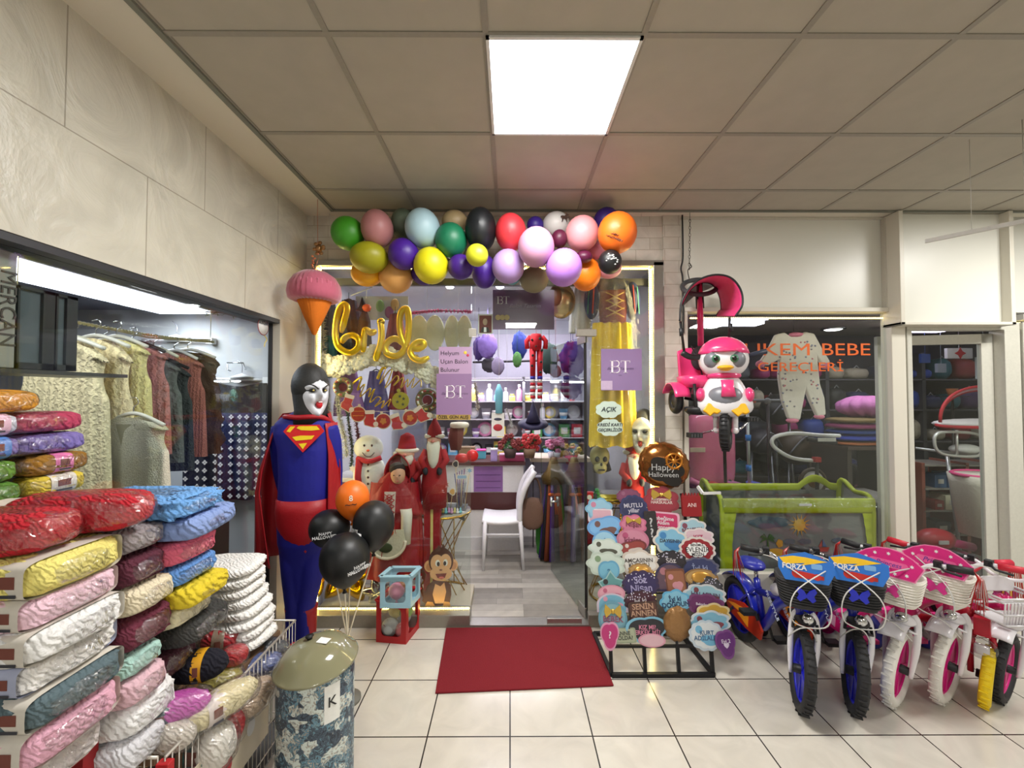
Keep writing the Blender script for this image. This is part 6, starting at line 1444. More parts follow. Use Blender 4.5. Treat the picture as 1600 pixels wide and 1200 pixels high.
# tinsel garlands
def tinsel(label, pts, c, rr, n=900, Y=FY+.18, c2=None):
    pp = spline([P(x, y, Y) for x, y in pts], 10); q = MB(K((90, 90, 80), .6)).tube(pp, .004, 5); q.use(K(c, .5, .1))
    for i in range(n):
        p = pp[int(i/n*len(pp))]; d = Vector((random.gauss(0, 1), random.gauss(0, 1), random.gauss(0, 1))).normalized()*rr*random.uniform(.6, 1)
        if c2 and i % 9 == 0: q.use(K(c2, .5, .1))
        elif c2: q.use(K(c, .5, .1))
        q.tube([p, p+d], [.0028, .001], 3)
    if Y > 3.3: q.tube([pp[0], Vector((pp[0].x, pp[0].y, 2.54))], .0015, 4)
    tag(q.build('tinsel_garland'), label, 'tinsel garland')
tinsel('white tinsel garland hanging down the left edge of the window', [(507, 455), (504, 510), (506, 560), (510, 620), (522, 680), (532, 715)], (214, 210, 198), .045)
tinsel('thin white tinsel garland under the wreath beside the green one', [(528, 620), (530, 650), (538, 680), (542, 712)], (206, 206, 196), .035, 500)
tinsel('dark green tinsel garland beside the snowman', [(543, 640), (546, 670), (550, 700), (549, 730)], (16, 70, 34), .025, 500, FY+.2)
tinsel('dark red tinsel garland right of the green tinsel', [(553, 640), (558, 670), (560, 690)], (90, 16, 30), .025, 350, FY+.22)
# pink tinsel bar
tinsel('bright pink tinsel fringe along the top of the clear dress bags', [(640, 490), (680, 486), (735, 487)], (220, 50, 130), .022, 600, FY+.2)
# wreaths
for px, py, rr, lab, Y in ((536, 605, 15, 'small green and gold wreath cutout above the stockings', FY+.10), (668, 625, 18, 'round silver and red wreath behind the lettering, at the right', FY+.2)):
    q = MB(K((96, 84, 50), .6)); k = Y/650
    M_ = FX(px, py, Y); q.torus(rr*k*.75, rr*k*.3, M_, 30, 8)
    for i in range(36):
        a_ = i/36*6.28; q.use(K(random.choice([(190, 170, 90), (140, 30, 30), (206, 206, 200), (70, 90, 50)]), .4)); q.ell((rr*k*.78*cos(a_), rr*k*.78*sin(a_), .02), .010, 7, 5, M_)
    q.use(K((110, 20, 30), .5)).prism(circ(rr*k*.42, 20), .004, M_); tag(q.build('wreath'), lab, 'wreath')
# paper stockings and baubles on a line
yS = FY+.07; k = yS/650
st = MB(K((214, 206, 190), .6)).tube(spline([P(528, 632, yS+.01), P(560, 640, yS+.01), P(600, 643, yS+.01), P(640, 640, yS+.01), P(668, 630, yS+.01)], 6), .0015, 5); tag(st.build('bunting_string'), 'string of the paper christmas bunting in the left window', 'string')
stock = [(-6, 12), (7, 12), (6, 0), (12, -6), (12, -11), (4, -12), (-8, -8), (-9, -2), (-6, 3)]
nm_ = ['leftmost paper stocking of the christmas bunting', 'leftmost paper bauble with stripes on the bunting', 'second paper stocking of the bunting', 'middle paper bauble of the bunting', 'third paper stocking of the bunting', 'right paper bauble of the bunting', 'rightmost paper stocking of the bunting']
for i, (px, py) in enumerate(((543, 630), (560, 647), (578, 655), (599, 658), (620, 660), (641, 653), (659, 648))):
    bau = i % 2 == 1; r = thing('paper_bauble' if bau else 'paper_stocking', nm_[i], 'ornament', P(px, py, yS), 'paper christmas bunting'); M_ = FX(px, py, yS, roll=(-15+9*i))
    if bau:
        MB(K((206, 190, 160), .6)).prism(circ(12.5*k, 26), .002, M_).build('paper_edge', r); q = MB(K((168, 50, 34), .5, var=.5, scale=50)).prism(circ(11*k, 26), .0035, M_)
        q.use(K((190, 120, 50), .5)); [q.prism([(-10*k, y*k), (10*k, (y+2)*k), (10*k, (y+3)*k), (-10*k, (y+1)*k)], .0042, M_ @ S(.85, 1, 1)) for y in (-4, 3)] if i == 1 else q.prism(cloud(9*k, 9*k, 5, .2), .0042, M_); q.build('print', r)
        q = MB(K((206, 190, 160), .6)).prism(rrect(4*k, 4*k, k, c=(0, 13.5*k)), .003, M_).build('cap', r)
    else:
        MB(K((206, 190, 160), .6)).prism([(x*k*1.12, y*k*1.12) for x, y in stock][::-1], .002, M_).build('paper_edge', r); q = MB(K((176, 50, 50), .5)).prism([(x*k, y*k) for x, y in stock][::-1], .0035, M_); q.use(K((214, 196, 180), .6)).prism(rrect(15*k, 6*k, 2*k, c=(.5*k, 11*k)), .005, M_).prism(circ(4*k, 12, (9*k, -8*k)), .0042, M_); q.build('print', r)
# display table carrying the christmas figures behind
zT = P(600, 750, 3.35).z
def figure_base(): pass
r = thing('display_table', 'white table with purple apron behind the christmas figures', 'table', (-1.08, 3.34, 0)); MB(K((120, 84, 140), .5)).b2((-1.36, 3.22, .75), (-.80, 3.24, .93)).build('purple_apron', r)
for x in (-1.34, -.82):
    for y in (3.24, 3.48): MB(K((190, 188, 190), .5)).b2((x-.015, y-.015, .012), (x+.015, y+.015, .93)).build('leg', r)
MB(K((214, 212, 214), .4)).b2((-1.37, 3.2, .93), (-.79, 3.52, .96)).build('top', r)
# snowman (front of the plinth, cut-out plush)
yM = 3.16; k = yM/650
r = thing('snowman_figure', 'flat plush snowman with red scarf behind the orange balloon', 'figure', P(577, 790, yM)); mw = K((214, 214, 208), .8, kind='cloth', bump=.3)
b = MB(mw).ell(P(576, 700, yM), (23*k, .05, 20*k), 24, 14).ell(P(578, 742, yM), (26*k, .06, 32*k), 24, 14).build('body', r)
MB(K((170, 34, 44), .8)).tube(spline([P(558, 716, yM-.04), P(576, 721, yM-.065), P(596, 715, yM-.04)], 5), .018, 10).tube([P(562, 718, yM-.055), P(560, 745, yM-.06), P(562, 765, yM-.06)], .03, 10, flat=.4).build('scarf', r)
for dx in (-8, 4): MB(BLACK).ell(P(577+dx, 696, yM-.05), (.008, .006, .009), 8, 6).build('eye', b)
MB(K((226, 90, 50), .6)).ell(P(575, 704, yM-.055), (.012, .016, .008), 10, 6).build('nose', b)
MB(BLACK).tube(spline([P(566, 707, yM-.046), P(572, 713, yM-.048), P(579, 713, yM-.048), P(585, 707, yM-.046)], 4), .0025, 6).build('mouth', b)
q = MB(BLACK); [q.ell(P(575, y, yM-.062), (.009, .006, .009), 8, 6) for y in (726, 736, 746, 756)]; q.build('buttons', b)
q = MB(K((214, 214, 210), .6)).prism(star(6*k, .5, 6), .006, FX(551, 732, yM-.05)); q.build('snowflake', r)
# santa and gnome
def santa(px, y0, y1, Y, name, label, wpx, tall, faceless=False):
    k = Y/650; H = (y1-y0); r = thing(name, label, 'figure', P(px, y1, Y)); mr = K((150, 16, 26), .85, kind='cloth', bump=.3, scale=120); mw = K((214, 208, 196), .9, kind='fur', scale=200, bump=.8)
    q = MB(mr); c = P(px, (y0+y1)/2, Y); z = lambda f: P(px, y0+(y1-y0)*f, Y).z
    q.loft([(c.x, Y, z(1), wpx*.42*k, .07), (c.x, Y, z(.75), wpx*.46*k, .08), (c.x, Y, z(.55), wpx*.40*k, .07), (c.x, Y, z(.40), wpx*.3*k, .055), (c.x, Y, z(.30), wpx*.2*k, .04)], 20); q.build('coat', r)
    hd = MB(K((196, 150, 130), .7)).ell((c.x, Y-.02, z(.27)), (wpx*.24*k, .05, H*.07*k), 16, 10).build('head', r)
    MB(mr).loft([(c.x, Y, z(.24), wpx*.30*k, .06), (c.x, Y, z(.15 if not tall else .12), wpx*(.26 if not tall else .2)*k, .055), (c.x, Y, z(.04), wpx*(.2 if not tall else .06)*k, .04), (c.x, Y, z(0), .01, .01)], 18).build('hat', hd)
    MB(mw).torus(wpx*.29*k, .016, T(c.x, Y, z(.22)) @ S(1, .75, 1), 24, 8).build('hat_trim', hd)
    MB(mw).ell((c.x-(wpx*.32*k if not tall else 0), Y-.03, z(.26 if not tall else 0)), .018, 10, 8).build('pompom', hd)
    MB(mw).loft([(c.x, Y-.05, z(.62 if tall else .42), .008, .008), (c.x, Y-.055, z(.48 if tall else .38), wpx*.18*k, .03), (c.x, Y-.05, z(.32), wpx*.24*k, .03), (c.x, Y-.045, z(.27), wpx*.2*k, .02)], 16).build('beard', hd)
    MB(K((196, 120, 110), .6)).ell((c.x, Y-.075, z(.265)), (.014, .014, .011), 10, 8).build('nose', hd)
    for sg in (-1, 1):
        MB(mr).tube([(c.x+sg*wpx*.28*k, Y, z(.38)), (c.x+sg*wpx*.44*k, Y-.03, z(.48)), (c.x+sg*wpx*.26*k, Y-.08, z(.56))], [.028, .026, .022], 12).build('arm', r)
        MB(K((26, 26, 40), .7)).ell((c.x+sg*wpx*.24*k, Y-.085, z(.585)), (.02, .018, .03), 10, 8).build('mitten', r)
    return r
santa(636, 676, 800, 3.18, 'santa_figure', 'stout red santa figure with white trimmed cap behind the red hooded outfit', 52, False)
santa(679, 650, 792, 3.14, 'gnome_figure', 'tall pointed hat gnome with long white beard above the wire table', 44, True)
q = MB(K((150, 14, 26), .5)).b2((P(668, 0, 3.14).x, 3.10, .076), (P(692, 0, 3.14).x, 3.18, P(0, 792, 3.14).z)); q.use(K((214, 196, 120), .4)).b2((P(678, 0, 3.14).x, 3.097, .076), (P(682, 0, 3.14).x, 3.10, P(0, 792, 3.14).z)); tag(q.build('gift_column', bevel=.003), 'tall red wrapped box the pointed hat gnome stands on', 'gift box')
santa(988, 680, 800, 3.12, 'gnome_figure', 'gnome with narrow pointed red hat in the right window', 40, True)
# red hooded outfit on a child form
yR = 3.10; k = yR/650; mr = K((150, 10, 26), .5, kind='cloth', bump=.3, scale=60, var=.25); Zr = lambda y: P(615, y, yR).z; Xr = lambda x: P(x, 700, yR).x
r = thing('hooded_costume', 'red hooded costume with laced front and white apron on a child form', 'costume', (Xr(615), yR, Zr(905)))
q = MB(mr)
def gown(u, v):
    a_ = 2*pi*u; y = 752+(900-752)*v; hw = 36+6*v+4*sin(v*3); f_ = 1+.07*sin(a_*9)*v
    return (Xr(617)+hw*k*cos(a_)*f_, yR+(.07+.03*v)*sin(a_)*f_, Zr(y))
q.grid(gown, 54, 16, None, True)
q.build('gown', r)
q = MB(mr)
def capel(u, v):
    a_ = 2*pi*u; y = 738+(800-738)*v+4*cos(a_*2); hw = 16+28*v**.6; f_ = 1+.05*sin(a_*11)*v
    return (Xr(618)+hw*k*cos(a_)*f_, yR-.005+(.05+.06*v)*sin(a_)*f_, Zr(y))
q.grid(capel, 50, 12, None, True); q.build('shoulder_cape', r, solid=.004)
hood = MB(mr)
def hoodf(u, v):
    a_ = -2.2+4.4*u  # around the face opening
    return (Xr(624)+(20-7*v)*k*sin(a_)*1.0, yR-.05+.13*v, Zr(737)+(24*cos(a_)-2+8*(1-abs(sin(a_)))*1)*k*(1-.25*v))
hood.grid(hoodf, 24, 8).ell((Xr(622), yR+.045, Zr(733)), (17*k, .05, 23*k), 18, 12).build('hood', r, solid=.008)
fc = MB(K((206, 156, 130), .6)).ell((Xr(625), yR-.05, Zr(740)), (11*k, .045, 15*k), 20, 14).ell((Xr(626), yR-.098, Zr(741)), (.006, .008, .009), 8, 6).tube([(Xr(625), yR, Zr(750)), (Xr(622), yR, Zr(768))], .022, 12).build('child_head', r)
MB(K((40, 26, 24), .8)).ell((Xr(623), yR-.035, Zr(731)), (12.5*k, .05, 10*k), 16, 10).build('hair', fc)
for dx in (-4, 5): MB(K((40, 28, 26), .5)).ell((Xr(625+dx), yR-.092, Zr(739)), (.007, .005, .0035), 8, 6).build('eye', fc)
MB(K((190, 100, 100), .5)).ell((Xr(627), yR-.092, Zr(748)), (.011, .005, .004), 10, 6).build('mouth', fc)
q = MB(K((214, 206, 196), .7)).prism([(-.035, -.09), (.035, -.09), (.04, .09), (-.04, .09)], .006, T(Xr(617), yR-.118, Zr(782)) @ Rx(86)); q.build('white_bodice', r)
q = MB(K((170, 16, 30), .5))
for i in range(4):
    z = Zr(766+9*i)
    for sg in (-1, 1): q.tube(spline([(Xr(617)-sg*.035, yR-.13, z), (Xr(617), yR-.137, z-.02), (Xr(617)+sg*.035, yR-.13, z-.04)], 4), .003, 6)
    q.torus(.018, .003, T(Xr(617), yR-.135, z-.02) @ Rx(90), 16, 5)
q.tube([(Xr(612), yR-.13, Zr(806)), (Xr(606), yR-.14, Zr(862))], .003, 5).tube([(Xr(622), yR-.13, Zr(806)), (Xr(640), yR-.13, Zr(872))], .003, 5); q.build('lacing', r)
q = MB(K((222, 212, 186), .7, kind='cloth', bump=.5))
q.prism([(27*k*cos(t)*1.0, 26*k*sin(t)) for t in [pi+pi*i/16 for i in range(17)]]+[(24*k, 16*k), (-24*k, 16*k)], .006, T(Xr(614), yR-.128, Zr(835)) @ Rx(88))
q.tube([(Xr(614)+27*k*cos(t), yR-.134-.004*(i % 2), Zr(835)+26*k*sin(t)) for i, t in enumerate([pi+pi*i/40 for i in range(41)])], .012, 6); ap = q.build('apron', r)
q = MB(K((60, 70, 40), .6)).ell((Xr(612), yR-.14, Zr(845)), (.05, .006, .035), 14, 8); q.use(K((196, 90, 50), .6)).ell((Xr(616), yR-.14, Zr(822)), (.04, .005, .028), 14, 8).build('apron_print', ap)
MB(K((222, 216, 206), .7)).loft([(Xr(640), yR-.10, Zr(842), .035, .03), (Xr(641), yR-.09, Zr(800), .04, .04), (Xr(638), yR-.07, Zr(790), .045, .045)], 16).build('white_sleeve', r)
MB(K((70, 70, 74), .5)).tube([(Xr(617), yR+.02, .078), (Xr(617), yR+.02, Zr(760))], .012, 8).lathe([(.10, .078), (.10, .088), (.02, .10)], 20, T(Xr(617), yR+.02, 0)).build('stand', r)
# gold foil star balloon and silver one on the display floor
yG = 3.13; k = yG/650
for px, py, rr, c, lab, rl in ((543, 916, 50, (206, 160, 10), 'large gold foil star balloon at the foot of the left window', .2), (588, 925, 24, (190, 192, 196), 'small silver foil star balloon between the gold star and the gift boxes', .5)):
    c0 = P(px, py, yG+ (.0 if rr > 30 else -.02)); r_ = rr*k
    if rr > 30: c0.z = max(c0.z, .078+r_*.80)
    vs = [];
    def stp(u, v, r_=r_):
        a_ = 2*pi*u; s_ = abs(((a_/(2*pi)*5) % 1)-.5)*2; R_ = r_*(.50+.50*s_**1.2); t = v*pi; return (R_*cos(a_+rl)*sin(t), R_*sin(a_+rl)*sin(t)*1.0, (.30*r_)*cos(t)*(1+0*s_))
    q = MB(K(c, .13, 1., kind='foil', scale=16, bump=.3, var=.05)).grid(stp, 60, 14, T(c0) @ Rz(6) @ Rx(90), True); tag(q.build('foil_star'), lab, 'foil balloon', 'foil star balloons')
q = MB(K((206, 160, 10), .13, 1., kind='foil', scale=16, bump=.3)).ell(P(496, 905, 3.05), (.05, .04, .13), 16, 12); tag(q.build('foil_balloon'), 'narrow gold foil balloon standing at the far left of the window', 'foil balloon')
# monkey cut-out
yK = 3.02; k = yK/650; r = thing('monkey_cutout', 'smiling cartoon monkey cardboard cutout on the window ledge', 'cutout', (P(685, 955, yK).x, yK, .078))
def kp(pts): return [((x-685)*k, (957-y)*k) for x, y in pts]
MK = FM((P(685, 957, yK).x, yK, .080))
def lay(name, polys, z0, par=r):
    q = MB()
    for c, pl in polys:
        a2 = sum(pl[i][0]*pl[(i+1) % len(pl)][1]-pl[(i+1) % len(pl)][0]*pl[i][1] for i in range(len(pl)))
        q.use(K(c, .5)).prism(pl if a2 > 0 else pl[::-1], .002, MK, z0); z0 += .0006
    return q.build(name, par)
def ce(px, py, rx, ry, n=26): return [((px+rx*cos(6.2832*i/n)-685)*k, (957-(py+ry*sin(6.2832*i/n)))*k) for i in range(n)]
BR = (86, 44, 30); SK = (232, 176, 124)
lay('tail', [(BR, kp([(662, 945), (654, 925), (650, 908), (653, 900), (662, 900), (666, 908), (663, 917), (659, 914), (660, 906), (656, 906), (655, 914), (662, 930), (668, 940)]))], 0)
lay('body', [(BR, kp([(668, 925), (676, 918), (698, 918), (704, 924), (705, 938), (702, 953), (690, 955), (668, 955), (660, 948)])), (SK, kp([(680, 922), (688, 926), (694, 920), (697, 934), (693, 952), (680, 952), (676, 938)])), ((238, 170, 90), kp([(664, 956), (668, 949), (676, 950), (680, 956)])), ((238, 170, 90), kp([(692, 956), (694, 949), (702, 950), (704, 956)]))], .0006)
hd = lay('head', [(SK, ce(671, 895, 8, 9)), (SK, ce(707, 893, 8, 9)), ((206, 140, 96), ce(671, 896, 5, 6)), ((206, 140, 96), ce(708, 894, 5, 6)), (BR, ce(689, 887, 19, 21)), (BR, kp([(682, 870), (685, 862), (689, 868), (693, 860), (696, 870)])), (SK, ce(683, 890, 10, 13)), (SK, ce(696, 889, 9, 13)), (SK, ce(689, 906, 17, 11))], .004)
lay('face', [((240, 240, 236), ce(684, 890, 3.6, 5)), ((240, 240, 236), ce(696, 889, 3.4, 5)), ((40, 26, 24), ce(685, 891, 2.2, 3.4)), ((40, 26, 24), ce(695, 890, 2.2, 3.4)), ((130, 70, 50), ce(689, 900, 2.4, 1.2)), ((120, 26, 26), kp([(681, 906), (698, 905), (695, 912), (690, 914), (684, 912)])), ((226, 110, 100), ce(690, 911.5, 4, 1.6))], .010, hd)
# wire side tables: hourglass of gold rods
def wire_table(px, py_top, Y, wpx, label, zb=.012, loop=True):
    k = Y/650; c = P(px, py_top, Y); R_ = wpx/2*k; r = thing('wire_table', label, 'side table', (c.x, Y+R_*.3, zb), 'gold wire side tables')
    cy_ = Y+.04; H = c.z; mg_ = K((190, 150, 60), .25, 1.)
    MB(mg_).torus(R_, .009, T(c.x, cy_, H-.012), 44, 8).build('top_ring', r); MB(mg_).torus(R_*.98, .009, T(c.x, cy_, zb+.01), 44, 8).build('base_ring', r)
    MB(K((150, 146, 140), .1, coat=.4)).lathe([(R_, H-.008), (R_, H)], 44, T(c.x, cy_, 0)).build('table_top', r)
    for i in range(12):
        a0 = 6.28*i/12; 
        for q_ in (-1, 1):
            a1 = a0+q_*2.2; pass
        a1 = a0+2.35; MB(mg_).tube([(c.x+R_*cos(a0), cy_+R_*sin(a0), H-.012), (c.x+R_*cos(a1), cy_+R_*sin(a1), zb+.01)], .0045, 6).build('rod', r)
    return r, c, R_, cy_
tb, tc_, tR, tcy = wire_table(692, 798, 3.30, 84, 'gold wire table with party trinkets in the left window')
tb2, tc2, tR2, tcy2 = wire_table(960, 776, 3.30, 76, 'gold wire table behind the party card rack in the right window')
zt1 = tc_.z+.001
def on(px, Y, z): return Vector((P(px, 700, Y).x, Y, z))
# black cloth, trays, silver balls
q = MB(K((30, 30, 34), .6)).grid(lambda u, v: (tc_.x-.16+.34*u, tcy-tR*.7+.3*v, zt1+.002-(.05*max(0, u-.7)/.3 if v < .2 else 0)), 14, 6); tag(q.build('black_cloth', solid=.003), 'black cloth under the trinkets on the left wire table', 'cloth')
random.seed(5)
for i in range(26):
    x = tc_.x-.19+random.uniform(0, .13); y = tcy-.10+random.uniform(0, .16); lv = i//10; rr = .022
    o = MB(K((190, 192, 196), .12, 1.)).ell((0, 0, rr), rr, 14, 10); o.lathe([(.005, rr*2-.002), (.005, rr*2+.006)], 8, T(0, 0, 0))
    if i == 0: b0 = o.build('silver_bauble', base=False); 
    else: b0 = b0.copy(); COL.objects.link(b0)
    x = tc_.x-.17+.045*(i % 4)+.01*random.random(); y = tcy-.12+.05*((i//4) % 3)+.01*random.random(); z = zt1+.006+.036*(i//12)
    b0.location = (x, y, z); tag(b0, 'shiny silver bauble in the heap on the left wire table', 'bauble', 'silver baubles on the wire table')
for i in range(10):
    c = random.choice([(206, 150, 190), (120, 190, 206), (220, 220, 226), (206, 196, 120)]); nmc = {(206, 150, 190): 'pink', (120, 190, 206): 'aqua', (220, 220, 226): 'white', (206, 196, 120): 'yellow'}[c]
    x = tc_.x-.05+.022*i; y = tcy-.13+.012*(i % 2); o = MB(K(c, .3)).lathe([(.012, 0), (.014, .012), (.006, .022), (.009, .03), (0, .045)], 10, T(x, y, zt1+.004)); tag(o.build('crown_trinket'), f'{nmc} little crown trinket in the row on the left wire table front', 'trinket', f'{nmc} crown trinkets')
def pick(px, py, base_px, c, label, kind):
    y = tcy-.02; top = P(px, py, y); bs = on(base_px, y, zt1+.004); r = thing('topper_stick', label, 'cake topper', bs, 'toppers on sticks'); MB(K((200, 170, 110), .6)).tube([bs, top], .0025, 6).build('stick', r)
    M_ = FM(top+Vector((0, -.004, 0)))
    q = MB(K((214, 206, 190), .6)); pl = {'tree': [(-.028, -.03), (.028, -.03), (0, .045)], 'flake': star(.036, .4, 6), 'bear': cloud(.05, .06, 3, .1), 'word': rrect(.10, .035, .01)}[kind]
    q.prism(pl, .002, M_); q.use(K(c, .5)).prism([(x*.72, z*.72) for x, z in pl], .0035, M_); q.build('figure', r)
pick(684, 757, 692, (30, 60, 40), 'christmas tree topper on a slanted stick over the wire table', 'tree')
pick(697, 757, 700, (150, 30, 40), 'red poinsettia topper on a stick over the wire table', 'flake')
pick(707, 768, 704, (206, 160, 90), 'gingerbread topper on a stick over the wire table', 'bear')
pick(722, 745, 720, (140, 170, 200), 'white word topper on a stick over the wire table', 'word')
pick(734, 735, 726, (120, 160, 190), 'blue snowflake topper leaning at the right of the wire table', 'flake')
pick(712, 725, 715, (60, 60, 66), 'grey bear topper on a stick at the back of the wire table', 'bear')
r = thing('glass_vase', 'clear vase with coloured sticks at the back of the left wire table', 'vase', on(720, tcy+.06, zt1)); MB(clear((235, 240, 245), .12)).lathe([(.03, 0), (.04, .01), (.035, .12), (.045, .2)], 20, T(on(720, tcy+.06, zt1)), capt=False).build('glass', r)
for i in range(6): MB(K(random.choice([(60, 70, 140), (180, 180, 190), (120, 60, 120)]), .4)).tube([on(720, tcy+.06, zt1+.01)+Vector((.005*i-.015, 0, 0)), on(720, tcy+.06, zt1+.27)+Vector((.02*i-.05, 0, .01*i))], .004, 6).build('rod', r)
# headband stand with red bow, Christmas stocking hanging
q = MB(K((190, 20, 24), .35)).ell(P(722, 716, 3.4), (.06, .03, .04), 14, 8).ell(P(738, 712, 3.4), (.05, .03, .05), 14, 8); tag(q.build('red_bow'), 'glossy red bow behind the trinket table', 'bow')
q = MB(K((110, 50, 44), .8, kind='fur', scale=90)).loft([(P(712, 690, 3.3).x, 3.3, P(712, 703, 3.3).z, .04, .03), (P(712, 690, 3.3).x, 3.3, P(712, 685, 3.3).z, .06, .04), (P(714, 690, 3.3).x, 3.3, P(712, 668, 3.3).z, .055, .04)], 16); q.use(K((220, 210, 196), .9, kind='fur', scale=120)).torus(.055, .022, T(P(718, 664, 3.3)), 20, 8); tag(q.build('christmas_stocking'), 'brown and red stocking with cream cuff hanging right of the purple sheet', 'stocking')
# costumes hung high in the left window
r = thing('witch_figure', 'small orange faced witch figure in dark hat and coat, hanging high', 'figure', P(572, 535, 3.25)); k = 3.25/650
MB(K((28, 26, 28), .8)).loft([(P(572, 0, 3.25).x, 3.25, P(0, 485, 3.25).z, 11*k, .05), (P(572, 0, 3.25).x, 3.25, P(0, 478, 3.25).z, 6*k, .03), (P(570, 0, 3.25).x, 3.25, P(0, 464, 3.25).z, .004, .004)], 14).build('hat', r)
MB(K((214, 90, 30), .6)).ell(P(573, 481, 3.22), (7*k, .03, 6*k), 12, 8).build('head', r); MB(K((70, 50, 40), .8)).loft([(P(574, 0, 3.25).x, 3.25, P(0, 540, 3.25).z, 12*k, .05), (P(574, 0, 3.25).x, 3.25, P(0, 500, 3.25).z, 9*k, .04), (P(574, 0, 3.25).x, 3.25, P(0, 487, 3.25).z, 4*k, .02)], 14).build('coat', r)
MB(WHITE).tube([P(548, 462, 3.2), P(582, 449, 3.2)], .004, 6).tube([P(573, 450, 3.2), P(572, 466, 3.22)], .003, 6).build('hook', r)
def hungdress(name, label, cx, yt, yb, w, Y, cols, cat='costume', folds=9, top=.5, grp=None):
    k = Y/650; r = thing(name, label, cat, P(cx, yb, Y), grp)
    nn = len(cols)
    for j, (f0, f1, c) in enumerate(cols):
        q = MB(K(c, .8, kind='cloth', bump=.4, scale=70, var=.2))
        def g_(u, v, f0=f0, f1=f1):
            f = f0+(f1-f0)*v; a_ = 2*pi*u; hw = w/2*(top+(1-top)*min(1, f*1.3))
            return (P(cx, 600, Y).x+hw*k*cos(a_)*(1+.06*sin(a_*folds)*f), Y+.05*sin(a_)*(1+.2*sin(a_*folds)), P(cx, yt+(yb-yt)*f, Y).z)
        q.grid(g_, 40, 8, None, True).build(['bodice', 'skirt', 'hem', 'lining'][j], r)
    MB(K((60, 60, 60), .5)).tube(spline([P(cx-w*.25, yt+4, Y), P(cx, yt-3, Y), P(cx+w*.25, yt+4, Y)], 4), .005, 6).tube([P(cx, yt-3, Y), P(cx, yt-13, Y)], .003, 5).build('hanger', r)
    return r
hungdress('hung_costume', 'dark grey and black costume at the left end of the window rail', 545, 470, 560, 44, 3.3, [(0, .5, (44, 44, 54)), (.5, 1, (30, 28, 34))])
hungdress('hung_costume', 'blue and teal costume at the left edge of the window', 515, 462, 590, 22, 3.2, [(0, .5, (60, 60, 90)), (.5, 1, (50, 110, 130))])
hungdress('hung_costume', 'dark red hooded costume behind the gold letters', 618, 492, 552, 36, 3.32, [(0, .5, (120, 20, 34)), (.5, 1, (100, 14, 28))])
hungdress('hung_costume', 'lilac shimmering dress below the flower garland', 545, 578, 650, 46, 3.3, [(0, .5, (130, 90, 150)), (.5, 1, (150, 110, 170))])
hungdress('hung_costume', 'violet blue dress behind the gold ribbon lettering', 588, 580, 652, 40, 3.34, [(0, .5, (96, 90, 160)), (.5, 1, (80, 76, 140))])
hungdress('hung_costume', 'crimson dress behind the gold ribbon lettering', 622, 580, 640, 30, 3.36, [(0, .5, (130, 20, 40)), (.5, 1, (110, 16, 34))])
# easter egg style prints on the back
r, a, b_ = sheet('egg_poster', 'pale poster with coloured egg balloons high behind the gold word', 'poster', 556, 463, 638, 500, 3.4, (190, 196, 206))
for px, py, c in ((594, 478, (140, 180, 110)), (617, 476, (200, 160, 100)), (608, 488, (150, 70, 140))): MB(K(c, .5)).ell(P(px, py, 3.39), (.035, .012, .05), 16, 10).build('egg', r)
# clear bags with cream wings
for i, (cx, w_) in enumerate(((667, 56), (716, 44))):
    Y = 3.24; k = Y/650; r = thing('bagged_wings', ['clear bag with cream rounded wings, left of the two under the pink tinsel', 'clear bag with cream rounded wings, nearer the door'][i], 'costume', P(cx, 560, Y))
    for sg in (-1, 1): MB(K((206, 206, 176), .8, kind='cloth', bump=.2)).ell(P(cx+sg*w_*.22, 522, Y+.01), (w_*.28*k, .02, 30*k), 20, 12, None, lambda d: 1-.12*max(0, -d.z)).build('wing', r)
    MB(FILM).grid(lambda u, v, cx=cx, w_=w_: P(cx-w_/2+w_*u, 492+72*v, Y-.03)+Vector((0, .008*sin(u*9), 0)), 10, 10).build('clear_bag', r); MB(WHITE).tube([P(cx, 494, Y), Vector((P(cx, 494, Y).x, Y, 2.54))], .0015, 5).build('cord', r)
# ---------------------------------------------------------------- yellow dress in film, right window
Y = FY+.12; k = Y/650; Xd = lambda x: P(x, 600, Y).x; Zd = lambda y: P(960, y, Y).z
r = thing('yellow_gown', 'yellow costume gown with blue sleeves and dark red bodice in clear film', 'costume', (Xd(960), Y, Zd(700)))
def sk(u, v):
    a_ = 2*pi*u; hw = 30+8*v; return (Xd(957+1*v)+hw*k*cos(a_)*(1+.03*sin(a_*13)), Y+.05*sin(a_)*(1+.3*sin(a_*13)), Zd(505+(697-505)*v)+.01*sin(a_*7)*v)
MB(K((232, 196, 24), .65, kind='cloth', bump=.4, scale=40, var=.2)).grid(sk, 90, 20, None, True).build('skirt', r)
MB(K((120, 36, 44), .6)).loft([(Xd(958), Y, Zd(506), 20*k, .06), (Xd(958), Y, Zd(480), 22*k, .065), (Xd(958), Y, Zd(455), 20*k, .06)], 20, e=2.5).build('bodice', r)
q = MB(K((206, 176, 90), .4, .5)); [q.tube([(Xd(958-14*s_), Y-.07, Zd(460+12*i)), (Xd(958+14*s_), Y-.07, Zd(474+12*i))], .003, 5) for i in range(3) for s_ in (-1, 1)]; q.build('bodice_lacing', r)
MB(K((28, 34, 70), .6)).loft([(Xd(957), Y, Zd(456), 21*k, .062), (Xd(957), Y, Zd(440), 26*k, .06), (Xd(957), Y, Zd(436), 12*k, .04)], 20).build('collar', r)
